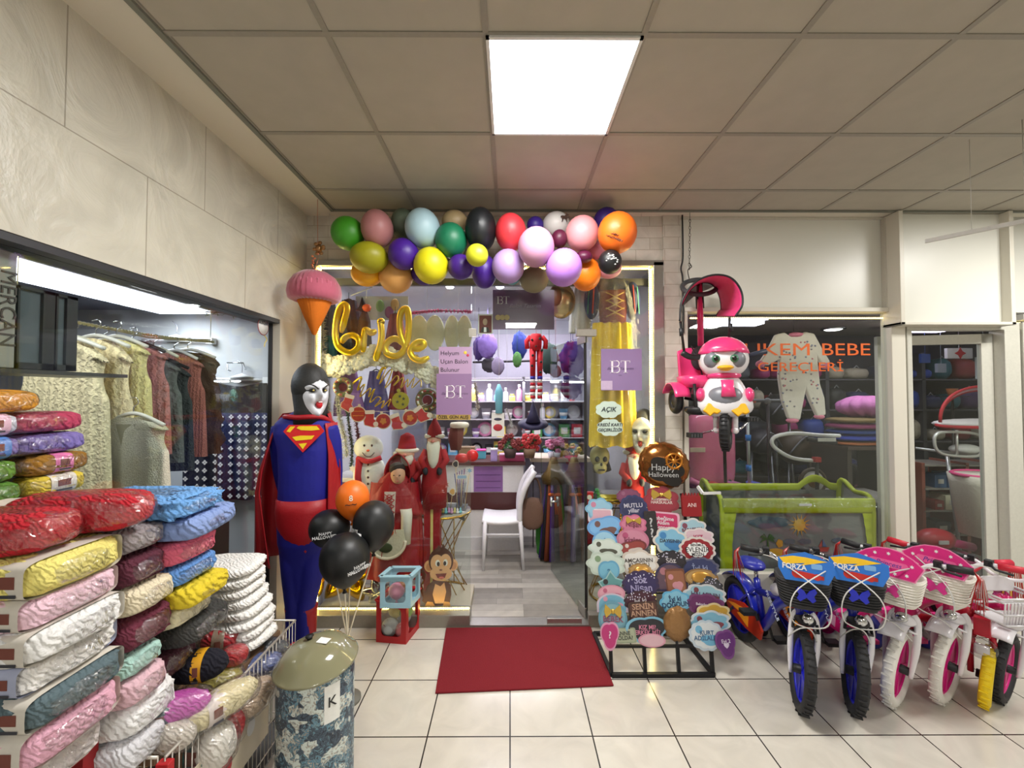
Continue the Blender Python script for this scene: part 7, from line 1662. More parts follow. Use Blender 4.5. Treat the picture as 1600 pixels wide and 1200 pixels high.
for sg in (-1, 1):
    MB(K((36, 50, 100), .6)).ell((Xd(957+sg*32), Y, Zd(470)), (12*k, .05, 30*k), 16, 12, T(0, 0, 0)).build('sleeve', r)
    q = MB(K((160, 40, 40), .6)); q.tube([(Xd(957+sg*30), Y-.05, Zd(448)), (Xd(957+sg*33), Y-.052, Zd(492))], .010, 6, flat=.3).use(K((70, 140, 120), .6)).tube([(Xd(957+sg*37), Y-.04, Zd(450)), (Xd(957+sg*40), Y-.04, Zd(492))], .008, 6, flat=.3); q.build('sleeve_ribbons', r)
MB(FILM).grid(lambda u, v: (Xd(957+(-6-34*min(1, v*3)**.6)*(1-2*u)), Y-.075-.012*sin(u*17+v*3)-.01*sin(v*11), Zd(425+272*v)), 36, 30).build('clear_film', r)
# polka foil at the top right of the door
r = thing('foil_balloon', 'round silver edged foil balloon with brown face above the door', 'foil balloon', P(875, 500, 3.2)); MB(K((200, 170, 130), .2, .8, kind='foil', scale=20)).ell(P(877, 470, 3.2), (.11, .05, .14), 24, 14).build('foil_skin', r); MB(K((110, 60, 30), .4)).ell(P(868, 462, 3.15), (.05, .02, .08), 14, 10).build('brown_print', r)
hungdress('hung_costume', 'white polka dotted dress between the door and the yellow gown', 907, 440, 520, 34, 3.25, [(0, .4, (206, 206, 214)), (.4, 1, (214, 214, 220))])
# LED-lit right side: ghost mask, skull mask, tinsel tree, boxes
r = thing('ghost_mask', 'white long faced mask against the right light strip', 'mask', P(1004, 700, 3.05)); M_ = T(P(1004, 675, 3.06)) @ Rz(-30) @ S(1.15)
MB(K((206, 202, 190), .5)).grid(face, 30, 36, M_).build('face', r)
for sg in (-1, 1): MB(BLACK).ell((sg*.030, -.074, .008), (.016, .010, .010), 10, 6, M_).build('eye_hole', r)
MB(K((150, 20, 30), .5)).ell((0, -.074, -.065), (.014, .01, .02), 10, 6, M_).build('mouth', r); MB(BLACK).ell((0, .03, .03), (.08, .07, .12), 16, 10, M_).build('hood', r)
r = thing('skull_mask', 'yellowish skull mask below the yellow gown', 'mask', P(938, 740, 3.15)); mS = K((150, 142, 96), .6, kind='cloth', bump=.4, scale=20, var=.3); c = P(937, 717, 3.15)
MB(mS).ell(c+Vector((0, 0, .02)), (.075, .06, .085), 20, 14).ell(c+Vector((0, -.02, -.06)), (.05, .045, .05), 16, 10).build('skull', r)
for sg in (-1, 1): MB(BLACK).ell(c+Vector((sg*.028, -.052, .005)), (.019, .016, .022), 12, 8).build('eye_socket', r)
MB(BLACK).ell(c+Vector((0, -.06, -.032)), (.01, .01, .014), 8, 6).build('nose_hole', r); MB(K((40, 36, 30), .6)).box(c+Vector((0, -.066, -.072)), (.05, .006, .014)).build('teeth_gap', r); MB(BLACK).tube([c+Vector((.0, .05, .08)), c+Vector((.03, .05, -.1))], [.05, .07], 12).build('hood', r)
c = P(933, 742, 3.1); q = MB(K((40, 110, 50), .7))
for i in range(5): q.lathe([(.05-.008*i, .02*i), (.012, .02*i+.025)], 12, T(c.x, 3.12, tc2.z), fn=lambda a_, z: 1+.2*sin(a_*9))
tag(q.build('mini_tree'), 'little green christmas tree on the right wire table', 'christmas tree')
q = MB(K((180, 26, 36), .5)).box((P(920, 760, 3.12).x, 3.12, tc2.z+.04), (.06, .04, .08)); q.use(WHITE).prism(circ(.018, 14), .002, FM((P(920, 760, 3.12).x, 3.098, tc2.z+.045))); tag(q.build('small_box'), 'small red and white box at the left of the right wire table', 'box')
for i in range(6):
    q = MB(K((190, 170, 60), .3, .5)).tube([(P(933, 760, 3.14).x, 3.14+.02*i, tc2.z+.012+.012*(i % 2)), (P(970, 760, 3.14).x, 3.14+.02*i, tc2.z+.012+.012*(i % 2))], .008, 8); tag(q.build('gold_candle'), 'gold party candle in the row on the right wire table', 'candle', 'gold candles on the right wire table')
# round dark foil helm balloon outside
c = P(1037, 727, 2.84); k = 2.84/650; r = thing('foil_balloon', 'round black and copper foil balloon with silver wheel print above the card rack', 'foil balloon', (c.x, 2.84, c.z-38*k))
M_ = T(c) @ Rz(-8) @ Rx(84) @ Rz(-20)
fs = MB(K((150, 96, 48), .18, .8, kind='foil', scale=24, bump=.4)).ell((0, 0, 0), (39*k, 36*k, .08), 44, 14, M_, lambda d: 1+.03*sin(24*math.atan2(d.y, d.x))*(1-abs(d.z))).build('foil_skin', r)
q = MB(K((24, 20, 20), .25)); q.prism(cloud(52*k, 36*k, 4, .16, c=(2*k, -8*k)), .004, M_, .079); q.build('dark_print', fs)
q = MB(K((190, 120, 40), .3, .6)).torus(11*k, .008, M_ @ T(8*k, 11*k, .083), 24, 6)
for i in range(8): a_ = 6.28*i/8; q.bar((8*k, 11*k, .083), (8*k+14*k*cos(a_), 11*k+14*k*sin(a_), .083), .006, M=M_)
q.ell((8*k, 11*k, .085), (4*k, 4*k, .006), 12, 6, M_); q.build('wheel_print', fs)
q = MB(K((190, 190, 190), .3, .5)); q.text('Happy', .06, M_ @ T(-4*k, -4*k, .085) @ Rz(20), .0008)  .text('Halloween', .045, M_ @ T(0, -14*k, .085) @ Rz(20), .0008); q.build('silver_lettering', fs)
MB(K((206, 200, 190), .5)).tube([c+Vector((0, .05, .1)), c+Vector((0, .11, .25))], .0015, 5).build('string', r)

# ---------------------------------------------------------------- back of the centre shop
CYn = 4.30
def PB(px, py, Y=CYn): return P(px, py, Y)
c0, c1 = PB(640, 727), PB(818, 727)
r = thing('sales_counter', 'white sales counter with dark wood band and purple panel at the back', 'counter', ((c0.x+c1.x)/2, CYn+.2, .012))
MB(K((206, 204, 204), .4)).b2((-1.0, CYn, .012), (c1.x, CYn+.45, PB(0, 726).z)).build('carcass', r)
MB(K((74, 34, 34), .4)).b2((-1.0, CYn-.012, PB(0, 797).z), (c1.x, CYn, PB(0, 770).z)).build('wood_band', r)
MB(K((74, 34, 34), .4)).b2((-1.02, CYn-.03, PB(0, 727).z), (c1.x+.02, CYn+.47, PB(0, 722).z)).build('worktop', r)
MB(K((128, 88, 146), .5)).b2((PB(742, 0).x, CYn-.006, PB(0, 769).z), (PB(786, 0).x, CYn, PB(0, 729).z)).build('purple_panel', r)
q = MB(K((90, 56, 110), .5)); [q.b2((PB(745, 0).x, CYn-.008, PB(0, y).z), (PB(783, 0).x, CYn-.006, PB(0, y+1).z)) for y in (742, 752, 762)]; q.build('panel_lines', r)
MB(K((196, 194, 196), .5)).b2((-1.0, CYn-.02, .012), (c1.x, CYn, PB(0, 840).z)).build('plinth', r)
# white chair
Yc = 3.98; r = thing('cafe_chair', 'white plastic chair seen from the side before the counter', 'chair', (P(790, 877, Yc).x, Yc, .012)); mW = K((216, 214, 220), .4)
zs = P(0, 806, Yc).z; X_ = lambda px: P(px, 800, Yc).x
MB(mW).grid(lambda u, v: (X_(755)+(X_(812)-X_(755))*u, Yc-.2+.4*v, zs+.03*sin(pi*u)*-.6+.015-.02*(2*v-1)**2), 12, 10).build('seat', r, solid=.03)
for px0, px1, dy in ((760, 757, -.19), (812, 817, -.19), (760, 757, .19), (812, 817, .19)): MB(mW).tube([(X_(px0), Yc+dy, zs), (X_(px1), Yc+dy, .012)], [.02, .014], 10).build('leg', r)
for dy in (-.19, .19): MB(mW).tube([(X_(759), Yc+dy, P(0, 826, Yc).z), (X_(814), Yc+dy, P(0, 826, Yc).z)], .010, 8).build('stretcher', r)
q = MB(mW)
for dy in (-.18, .18): q.tube(spline([(X_(811), Yc+dy, zs), (X_(812), Yc+dy, P(0, 780, Yc).z), (X_(820), Yc+dy, P(0, 755, Yc).z), (X_(834), Yc+dy*.8, P(0, 734, Yc).z)], 5), .016, 8)
q.grid(lambda u, v: (X_(812+22*v**1.6), Yc-.17+.34*u, P(0, 790-54*v, Yc).z), 8, 10).build('backrest', r, solid=.02)
r = thing('shoulder_bag', 'brown fabric bag hanging on the back of the white chair', 'bag', P(830, 825, 3.98)); mb_ = K((112, 84, 70), .85, kind='cloth', bump=.4)
MB(mb_).ell(P(831, 802, 3.98), (.11, .07, .15), 20, 12, None, lambda d: 1+.08*noise.noise(d*3), 2.6).build('pouch', r)
MB(K((96, 70, 58), .85)).tube(spline([P(820, 795, 3.9), P(826, 760, 3.9), P(838, 748, 3.92), P(845, 770, 3.95), P(843, 800, 3.95)], 5), .010, 8, flat=.5).build('strap', r)
# back wall shelving
SY = 5.0; shelf_y = [627, 655, 684, 712]
xs0, xs1 = P(668, 0, SY).x, P(912, 0, SY).x
r = thing('wall_shelving', 'lit white wall shelves full of party goods at the back of the shop', 'shelving', ((xs0+xs1)/2, 5.15, .012))
MB(K((170, 166, 180), .5)).b2((xs0, SY+.26, .012), (xs1, SY+.28, P(0, 588, SY).z)).build('back_panel', r)
for y in [590]+shelf_y+[745]: MB(K((190, 186, 196), .3)).b2((xs0, SY, P(0, y, SY).z-.012), (xs1, SY+.26, P(0, y, SY).z)).build('shelf', r)
for x in (xs0, P(818, 0, SY).x, xs1): MB(K((120, 118, 126), .5)).b2((x-.015, SY+.0, .012), (x+.015, SY+.27, P(0, 588, SY).z)).build('upright', r)
q = MB(emis((235, 228, 255), 9.)); 
for y in (592, ): q.b2((xs0+.05, SY+.02, P(0, y, SY).z-.018), (xs1-.05, SY+.05, P(0, y, SY).z-.012))
q.build('light_strip', r)
area('shelf_lamp_and_fill', ((xs0+xs1)/2, SY-.02, P(0, 592, SY).z-.03), 1.7, .05, 18, (.95, .92, 1), (rad(-20), 0, 0))
area('shelf_lamp_and_fill', ((xs0+xs1)/2, SY-.45, 2.45), 1.7, .1, 16, (.97, .95, 1), (rad(35), 0, 0))  # unseen fill added near the ceiling to brighten the shelf goods
cols = {'white': (214, 212, 216), 'pink': (214, 140, 180), 'sky blue': (120, 180, 220), 'mint': (150, 206, 180), 'red': (180, 40, 50), 'lilac': (170, 140, 200), 'yellow': (220, 200, 90), 'silver': (170, 172, 180), 'green': (70, 140, 80), 'black': (34, 34, 40)}
protos = {}
def goods(kind, c, cn):
    key = (kind, cn)
    if key in protos: return protos[key]
    m = K(c, .35); r = bpy.data.objects.new({'tub': 'party_tub', 'bottle': 'spray_bottle', 'cup': 'paper_cup', 'box': 'gift_carton', 'disc': 'party_plate', 'jar': 'glitter_jar'}[kind], None); COL.objects.link(r); OFF[r.name] = (0, 0, 0)
    w2 = K((214, 212, 214), .4)
    if kind == 'tub': MB(m).lathe([(.035, 0), (.038, .05)], 16).build('body', r); MB(w2).lathe([(.040, .05), (.040, .062), (.036, .066)], 16).build('lid', r)
    if kind == 'bottle': MB(m).lathe([(.022, 0), (.024, .01), (.024, .085), (.010, .10), (.010, .112)], 14).build('body', r); MB(w2).lathe([(.013, .108), (.013, .135)], 12).build('cap', r)
    if kind == 'cup': MB(m).lathe([(.026, 0), (.036, .08), (.038, .08)], 16).build('body', r); MB(w2).lathe([(.029, .025), (.033, .05)], 16, S(1.03, 1.03, 1)).build('band', r)
    if kind == 'box': MB(m).box((0, 0, .05), (.08, .05, .10)).build('carton', r); MB(w2).box((0, -.026, .05), (.05, .002, .05)).build('label_panel', r)
    if kind == 'disc': MB(m).lathe([(.055, -.004), (.058, .0), (.04, .004)], 22, T(0, .02, .058) @ Rx(80)).build('rim', r); MB(w2).lathe([(.038, .0045), (.038, .006)], 20, T(0, .02, .058) @ Rx(80)).build('centre', r)
    if kind == 'jar': MB(m).lathe([(.028, 0), (.03, .005), (.03, .05), (.02, .058)], 14).build('body', r); MB(K((200, 170, 80), .3, .6)).lathe([(.022, .056), (.022, .07)], 12).build('lid', r)
    protos[key] = r; r['_used'] = 0; return r
random.seed(21)
rows = ['top', 'second', 'third', 'lowest']
words = {'tub': 'tub', 'bottle': 'bottle', 'cup': 'cup', 'box': 'carton', 'disc': 'plate', 'jar': 'jar'}
for ri, y in enumerate(shelf_y):
    z = P(0, y, SY).z; x = P(690, 0, SY).x if ri > 1 else P(740, 0, SY).x; i = 0
    while x < xs1-.06:
        kind = random.choice([['bottle', 'tub', 'jar'], ['cup', 'tub', 'bottle'], ['disc', 'box', 'cup'], ['box', 'tub', 'disc']][ri]+(['disc'] if ri == 1 else []))
        cn = random.choice(['white', 'white', 'sky blue', 'pink', 'lilac', 'mint', 'yellow', 'silver', 'red'] if ri < 2 else ['red', 'pink', 'sky blue', 'white', 'lilac', 'yellow', 'green', 'black'])
        pr = goods(kind, cols[cn], cn); lab = f'{cn} {words[kind]} on the {rows[ri]} lit shelf at the back of the shop'
        gr = f'{cn} {words[kind]}s on the {rows[ri]} shelf'; sc_ = random.uniform(1.2, 1.65)
        if not pr['_used']: o = pr; o.location = (x, SY+.07, z); o.scale = (sc_,)*3; pr['_used'] = 1; o['label'] = lab; o['group'] = gr
        else:
            o = dup(pr, (x, SY+.07+random.uniform(-.02, .05), z), None, sc_, lab, gr)
        o['category'] = words[kind]; x += {'tub': .085, 'bottle': .06, 'cup': .08, 'box': .095, 'disc': .12, 'jar': .066}[kind]*sc_+.006
for o in list(bpy.data.objects):
    if '_used' in o: del o['_used']
# upper stock above the shelves: hung bags and costumes
def puff(name, label, px, py, Y, rx, ry, c, cat='costume', grp=None, d=.18, par=None):
    k = Y/650; q = MB(K(c, .8, kind='cloth', bump=.4, scale=30, var=.3)).ell(P(px, py, Y), (rx*k, min(rx, ry)*k*.5, ry*k), 28, 18, None, lambda v: 1+d*noise.noise(v*4+Vector((px, py, 0))))
    tp_ = P(px, py-ry*.9, Y); q.tube([tp_, Vector((tp_.x, tp_.y, 2.54))], .002, 5)
    o = q.build(name)
    return tag(o, label, cat, grp)
puff('tulle_skirt', 'lilac ruffled tulle skirt hung high left over the lit shelves', 762, 540, 4.4, 15, 20, (120, 96, 170)); puff('tulle_skirt', 'dark violet ruffled skirt beside the lilac one', 748, 545, 4.5, 9, 18, (66, 44, 110))
puff('bagged_outfit', 'blue and black outfit hung above the shelves', 812, 540, 4.4, 12, 22, (30, 50, 130)); puff('bagged_outfit', 'green bagged outfit under the blue one', 808, 562, 4.35, 7, 12, (70, 120, 60))
puff('bagged_outfit', 'grey white bagged outfit above the left shelves', 778, 572, 4.3, 10, 14, (130, 120, 150)); puff('bagged_outfit', 'dark bagged outfit above the left shelves', 765, 570, 4.5, 12, 12, (60, 56, 66))
puff('bagged_outfit', 'dark green outfit behind the red spotted costume', 858, 560, 4.4, 14, 24, (24, 50, 46)); puff('bagged_outfit', 'dark red outfit at the right of the rail', 868, 580, 4.5, 9, 10, (90, 24, 36))
puff('tulle_skirt', 'bright purple tulle skirt hanging near the glass door, upper', 895, 560, 3.7, 20, 26, (66, 26, 150), d=.3); puff('tulle_skirt', 'purple tulle skirt hanging near the glass door, lower', 892, 605, 3.75, 16, 18, (52, 26, 120), d=.3)
q = MB(K((28, 26, 32), .6)).tube([P(740, 566, 4.6), P(912, 562, 4.6)], .012, 8).tube([P(740, 566, 4.6), P(740, 566, 5.25)], .012, 8).tube([P(880, 563, 4.6), P(880, 563, 5.25)], .012, 8); tag(q.build('hanging_rail'), 'dark clothes rail above the lit shelves', 'clothes rail')
r, a, b_ = sheet('framed_paper', 'pale framed document high on the wall beside the tulle skirts', 'picture', 860, 537, 882, 556, 5.2, (150, 156, 160))
# red spotted costume
Y = 3.75; k = Y/650; r = thing('spotted_costume', 'red spotted bodysuit with striped leggings hanging in the doorway', 'costume', P(838, 626, Y)); mR = K((190, 16, 34), .7, kind='cloth', bump=.2); zz_ = lambda y: P(838, y, Y).z; xx = lambda x: P(x, 600, Y).x
MB(mR).loft([(xx(837), Y, zz_(548), 9*k, .05), (xx(837), Y, zz_(526), 10*k, .055), (xx(838), Y, zz_(522), 8*k, .04)], 18).build('torso', r)
for sg in (-1, 1):
    MB(mR).loft([(xx(838+sg*5.5), Y, zz_(588), 4*k, .03), (xx(838+sg*5.5), Y, zz_(546), 5.2*k, .04)], 14).build('leg', r)
    MB(mR).tube([(xx(838+sg*9), Y, zz_(526)), (xx(838+sg*15), Y, zz_(533)), (xx(838+sg*14), Y, zz_(545))], .022, 10).build('sleeve', r)
    q = MB()
    for i, c in enumerate(((50, 40, 150), (214, 206, 206), (180, 20, 40), (214, 206, 206), (180, 20, 40), (214, 206, 206), (180, 20, 40))): q.use(K(c, .7)).loft([(xx(838+sg*5.5), Y, zz_(593+5*i), 4.2*k, .032), (xx(838+sg*5.5), Y, zz_(588+5*i), 4.2*k, .032)], 14)
    q.build('striped_legging', r)
q = MB(BLACK)
for x, y in ((831, 532), (843, 530), (837, 542), (846, 548), (832, 556), (845, 566), (831, 572), (844, 582)): q.ell((xx(x), Y-.045, zz_(y)), (.012, .008, .012), 10, 6)
q.build('black_spots', r); MB(CHROME).tube([(xx(838), Y, zz_(521)), (xx(838), Y, 2.54)], .002, 5).build('hanging_wire', r)
r = thing('witch_hat', 'navy pointed hat hanging below the spotted costume', 'hat', P(838, 664, 3.8)); c = P(833, 660, 3.8); MB(K((26, 22, 60), .7)).lathe([(.0, .20), (.04, .08), (.07, .0)], 18, T(c)).build('crown', r); MB(K((26, 22, 60), .7)).lathe([(.06, .0), (.14, -.015), (.06, -.004)], 20, T(c) @ Rx(20)).build('brim', r); MB(WHITE).tube([c+Vector((0, 0, .2)), c+Vector((0, 0, .5))], .0015, 5).build('cord', r)
# hanging silver and blue items at left of the doorway
r = thing('hanging_card', 'white hanging card with red santa print in the doorway', 'poster', P(778, 682, 3.6)); a, b_ = P(768, 645, 3.6), P(788, 682, 3.6); MB(WHITE).b2((a.x, 3.6, b_.z), (b_.x, 3.604, a.z)).build('sheet', r)
q = MB(K((170, 40, 50), .6)).ell(P(778, 668, 3.598), (.04, .006, .03), 14, 8); q.use(K((60, 60, 80), .6)).ell(P(778, 655, 3.598), (.035, .005, .012), 12, 6); q.build('santa_print', r); MB(K((120, 190, 214), .4)).loft([(P(780, 0, 3.6).x, 3.6, P(0, 646, 3.6).z, .03, .02), (P(780, 0, 3.6).x, 3.6, P(0, 612, 3.6).z, .035, .02), (P(780, 0, 3.6).x, 3.6, P(0, 600, 3.6).z, .01, .01)], 12).build('blue_pouch', r); MB(WHITE).tube([P(780, 600, 3.6), Vector((P(780, 0, 3.6).x, 3.6, 2.54))], .0015, 5).build('cord', r)
tinsel('silver tinsel strand hanging left in the doorway', [(742, 600), (745, 620), (747, 640)], (170, 160, 150), .03, 260, 3.4); tinsel('thin silver tinsel strand beside the hanging card', [(792, 640), (797, 655), (800, 668)], (190, 190, 190), .02, 200, 3.6)
# goods on the counter: flowers, boxes, baskets
zc = PB(0, 722).z
def cgoods(nm, label, cat, px, w_, h_, c, Y=CYn+.08, shape='box', lid=None, z=None):
    zq = (zc if z is None else z)+.001; x = P(px, 700, Y).x; k = Y/650; r = thing(nm, label, cat, (x, Y, zq))
    if shape == 'box': MB(K(c, .5)).box((x, Y, zq+h_*k/2), (w_*k, .12, h_*k)).build('body', r, bevel=.003); MB(K(lid or (206, 200, 206), .5)).box((x, Y, zq+h_*k+.004), (w_*k*1.04, .125, .01)).build('lid', r)
    return r
cgoods('gift_carton', 'pink gift carton on the counter right end', 'carton', 800, 38, 9, (190, 70, 120), lid=(206, 150, 180)); cgoods('gift_carton', 'lilac gift carton standing on the counter', 'carton', 772, 10, 17, (170, 150, 206)); cgoods('gift_carton', 'brown cardboard carton at the left of the counter', 'carton', 730, 24, 20, (140, 108, 78), lid=(126, 96, 70))
cgoods('gift_carton', 'aqua and magenta carton on the counter', 'carton', 752, 14, 12, (90, 170, 190), lid=(206, 60, 140), Y=CYn+.25)
def flowers(label, px, py, Y, c, n=16, pot=(120, 90, 70), spread=16):
    k = Y/650; base = P(px, py+20, Y); r = thing('flower_arrangement', label, 'flowers', base); MB(K(pot, .7)).lathe([(.05, 0), (.07, .09), (.06, .09)], 18, T(base)).build('pot', r)
    q = MB(K(c, .6, var=.3, scale=120)); st_ = MB(K((50, 90, 46), .7))
    for i in range(n):
        p = P(px+random.uniform(-spread, spread), py+random.uniform(-14, 6), Y+random.uniform(-.05, .05)); st_.tube([base+Vector((0, 0, .08)), p], .003, 4)
        for j in range(5): a_ = j*1.256; q.ell(p+Vector((.016*cos(a_), -.004, .016*sin(a_))), (.017, .014, .017), 7, 5)
        st_.ell(p+Vector((random.uniform(-.04, .04), .03, -.03)), (.03, .01, .015), 7, 5)
    q.build('blooms', r); st_.build('foliage', r)
random.seed(3)
flowers('red and pink flower arrangement in the middle of the counter', 827, 695, 4.3, (196, 60, 66), 20, (120, 96, 74))
flowers('dark christmas arrangement with green leaves, left of the red one', 797, 695, 4.25, (120, 40, 40), 12, (60, 40, 36))
flowers('colourful party flower arrangement right of the red one', 866, 700, 4.4, (200, 120, 160), 14, (200, 196, 206)); flowers('yellow and blue balloon flower arrangement, far right of the shelf', 892, 705, 4.4, (210, 180, 80), 10, (200, 60, 80))
# side table and right rack below
r = thing('side_shelf', 'small shelf with basket rims under the flowers at the right', 'shelf', P(865, 720, 4.35)); MB(K((190, 176, 160), .5)).b2(P(829, 716, 4.35), P(912, 713, 4.75)).build('board', r); q = MB(K((60, 56, 60), .5)); [q.b2(P(x, 716, y), P(x+2, 858, y)) for x, y in ((832, 4.36), (905, 4.36))]; q.build('legs', r)
# gold bead lamps on skirts
for i, px in enumerate((865, 897)):
    c = P(px, 735, 4.05); r = thing('party_dress', ['black and purple tulle dress with orange bow and gold sequin bust, left of two', 'black, orange and purple tulle dress with orange bow, right of two'][i], 'costume', P(px, 873, 4.05), 'tulle party dresses')
    MB(K((110, 90, 50), .3, .6, kind='foil', scale=120, bump=.6)).loft([(c.x, 4.05, P(0, 756, 4.05).z, .11, .08), (c.x, 4.05, P(0, 745, 4.05).z, .12, .09), (c.x, 4.05, P(0, 735, 4.05).z, .07, .05), (c.x, 4.05, P(0, 715, 4.05).z, .03, .02)], 22).build('sequin_bust', r)
    cl = [(60, 36, 120), (24, 18, 28), (120, 54, 24), (80, 36, 150), (24, 20, 26), (140, 60, 20) if i == 0 else (150, 100, 60), (50, 140, 40) if i == 0 else (110, 30, 90)]
    for j in range(14):
        a_ = 6.28*j/14; q = MB(K(cl[j % len(cl)], .8, kind='cloth', bump=.3, scale=30)); q.tube([(c.x+.06*cos(a_), 4.05+.05*sin(a_), P(0, 757, 4.05).z), (c.x+.09*cos(a_), 4.05+.08*sin(a_), P(0, 810, 4.05).z), (c.x+.12*cos(a_), 4.05+.10*sin(a_), .03)], [.025, .03, .035], 8, flat=.6); q.build('tulle_panel', r)
    q = MB(K((226, 100, 20), .4)); 
    for sg in (-1, 1): q.ell((c.x-.0+sg*.03, 3.955, P(0, 770, 4.05).z), (.032, .012, .016), 10, 6).tube([(c.x, 3.95, P(0, 771, 4.05).z), (c.x+sg*.01+.02, 3.945, P(0, 800, 4.05).z)], .010, 6, flat=.3)
    q.build('orange_bow', r)
    MB(K((190, 190, 196), .2, 1.)).tube([(c.x, 4.05, P(0, 716, 4.05).z), (c.x, 4.05, P(0, 705, 4.05).z)], .004, 6).build('hanger', r)
puff('tulle_skirt', 'green tulle trailing beside the party dresses', 846, 835, 4.15, 9, 40, (50, 120, 40), d=.2)
q = MB(K((150, 16, 40), .6, kind='cloth', bump=.3)).b2(P(916, 780, 3.7), P(935, 850, 3.75)); q.use(WHITE).b2(P(914, 850, 3.7), Vector((P(938, 868, 3.74).x, 3.74, .014))); tag(q.build('red_drape'), 'red drape with white hem behind the glass door', 'drape')
# dark box by the doors foot
# ================================================================ BABY GOODS SHOP INTERIOR
zt7 = P(1200, 772, 3.62).z
r = thing('display_bench', 'long bench behind the playpen carrying the scooters', 'bench', (1.8, 3.6, 0))
x0_, x1_ = 1.25, P(1388, 0, 3.5).x
MB(K((120, 116, 112), .5)).b2((x0_, 3.45, zt7-.03), (x1_, 3.85, zt7)).build('top', r)
for x in (x0_+.03, x1_-.03): MB(K((70, 68, 66), .5)).b2((x-.02, 3.47, 0), (x+.02, 3.83, zt7-.03)).build('leg', r)
def scooter(name, label, px, top, deckc, polec, Y=3.56, rail=18, wheelc=(30, 30, 32), grip=(40, 40, 44), lean=0, clampc=None):
    k = Y/650; b = Vector((P(px, 760, Y).x, Y, zt7)); r = thing('kick_scooter', label, 'scooter', b, 'scooters on the bench'); tz = P(px, top, Y).z
    MB(K(deckc, .35, coat=.3)).loft([(b.x, Y+.12, zt7+.045, .05, .17), (b.x, Y+.12, zt7+.06, .058, .18), (b.x, Y+.12, zt7+.07, .05, .17)], 24, e=2.6).tube(spline([(b.x-.07, Y-.04, zt7+.05), (b.x, Y-.03, zt7+.10), (b.x+.07, Y-.04, zt7+.05)], 4), .022, 10).build('deck', r)
    for sg in (-1, 1):
        w_ = MB(K(wheelc, .5)).torus(.032, .013, T(b.x+sg*.085, Y-.05, zt7+.045) @ Ry(90) @ Rx(0), 24, 8).build('wheel', r); MB(K((216, 212, 200), .4)).lathe([(.026, -.012), (.026, .012)], 18, T(b.x+sg*.085, Y-.05, zt7+.045) @ Ry(90)).build('hub', w_)
    MB(K((40, 40, 44), .5)).torus(.028, .012, T(b.x, Y+.28, zt7+.04) @ Ry(90), 20, 8).build('rear_wheel', r)
    MB(K(polec, .3, .6)).tube([(b.x, Y-.03, zt7+.08), (b.x+lean, Y-.01, tz)], .013, 10).build('pole', r)
    if clampc:
        q = MB(K(clampc, .4)); [q.tube([(b.x+lean*f, Y-.02, zt7+f*(tz-zt7)-.025), (b.x+lean*f, Y-.02, zt7+f*(tz-zt7)+.025)], .022, 10) for f in (.3, .62, .92)]; q.build('clamps', r)
    MB(K(grip, .5)).tube([(b.x+lean-rail*k, Y, tz+.005), (b.x+lean+rail*k, Y, tz+.005)], .014, 10).ell((b.x+lean, Y-.01, tz), (.03, .02, .03), 12, 8).build('handlebar', r)
scooter('a', 'red decked scooter with black pole, leftmost on the bench', 1131, 650, (190, 24, 30), (30, 30, 32), rail=10)
scooter('b', 'mauve decked scooter with silver pole and blue clamps', 1168, 628, (190, 110, 170), (190, 194, 200), rail=14, clampc=(40, 120, 206), grip=(200, 90, 60))
scooter('c', 'blue decked scooter with white hearted T handle', 1200, 627, (96, 106, 226), (60, 52, 60), rail=24, grip=(90, 90, 94))
r = thing('spinning_toy', 'white disc wheel with brown rim at the right end of the bench', 'toy', P(1272, 772, 3.56)); c = P(1270, 758, 3.56); c.z = zt7+.12
MB(K((60, 46, 30), .5)).torus(.105, .016, T(c) @ Rx(90), 36, 8).build('tyre', r); MB(K((196, 192, 190), .4)).lathe([(.09, -.01), (.09, .01)], 30, T(c) @ Rx(90)).build('disc', r); MB(K((140, 100, 50), .4)).lathe([(.05, -.03), (.05, .0), (.03, .01)], 16, T(c) @ Rx(90) @ T(0, 0, .02)).build('hub', r)
q = MB(K((216, 214, 212), .35)).tube(spline([P(1312, 681, 3.5), P(1280, 680, 3.5), P(1240, 677, 3.5), P(1212, 682, 3.5), P(1206, 692, 3.5), P(1216, 704, 3.5), P(1240, 716, 3.5), P(1274, 720, 3.5)], 6), .016, 10)
st_ = thing('stroller_handle', 'white curved stroller handle with black grip in the baby goods window', 'stroller', P(1240, 720, 3.5)); q.build('curved_bar', st_)
MB(K((30, 30, 34), .5)).tube([P(1262, 686, 3.48), P(1306, 692, 3.48)], .02, 10).build('grip', st_); MB(K((180, 40, 40), .5)).box(P(1276, 718, 3.48), (.05, .04, .04)).build('end_cap', st_); MB(WHITE).box(P(1292, 687, 3.45), (.15, .003, .03)).build('paper_tag', st_)
MB(K((40, 40, 44), .5)).tube([P(1276, 720, 3.5), Vector((P(1276, 720, 3.5).x, 3.5, zt7))], .014, 8).tube([P(1212, 690, 3.5), Vector((P(1220, 690, 3.5).x, 3.55, zt7))], .012, 8).build('frame_bars', st_)
r = thing('baby_bath', 'big glossy pink plastic tub upright at the left of the baby goods window', 'baby bath', P(1105, 770, 3.7))
MB(K((222, 120, 150), .25, coat=.4)).ell(P(1108, 706, 3.98), (36*3.98/650, .12, 62*3.98/650), 28, 18, None, None, 4).build('tub', r); MB(K((236, 140, 170), .3)).tube(spline([P(1078, 750, 3.9), P(1108, 762, 3.88), P(1140, 768, 3.9)], 5), .03, 10).build('rim', r); MB(K((226, 206, 180), .5)).box(P(1090, 703, 3.86), (.14, .01, .04)).build('label_panel', r)
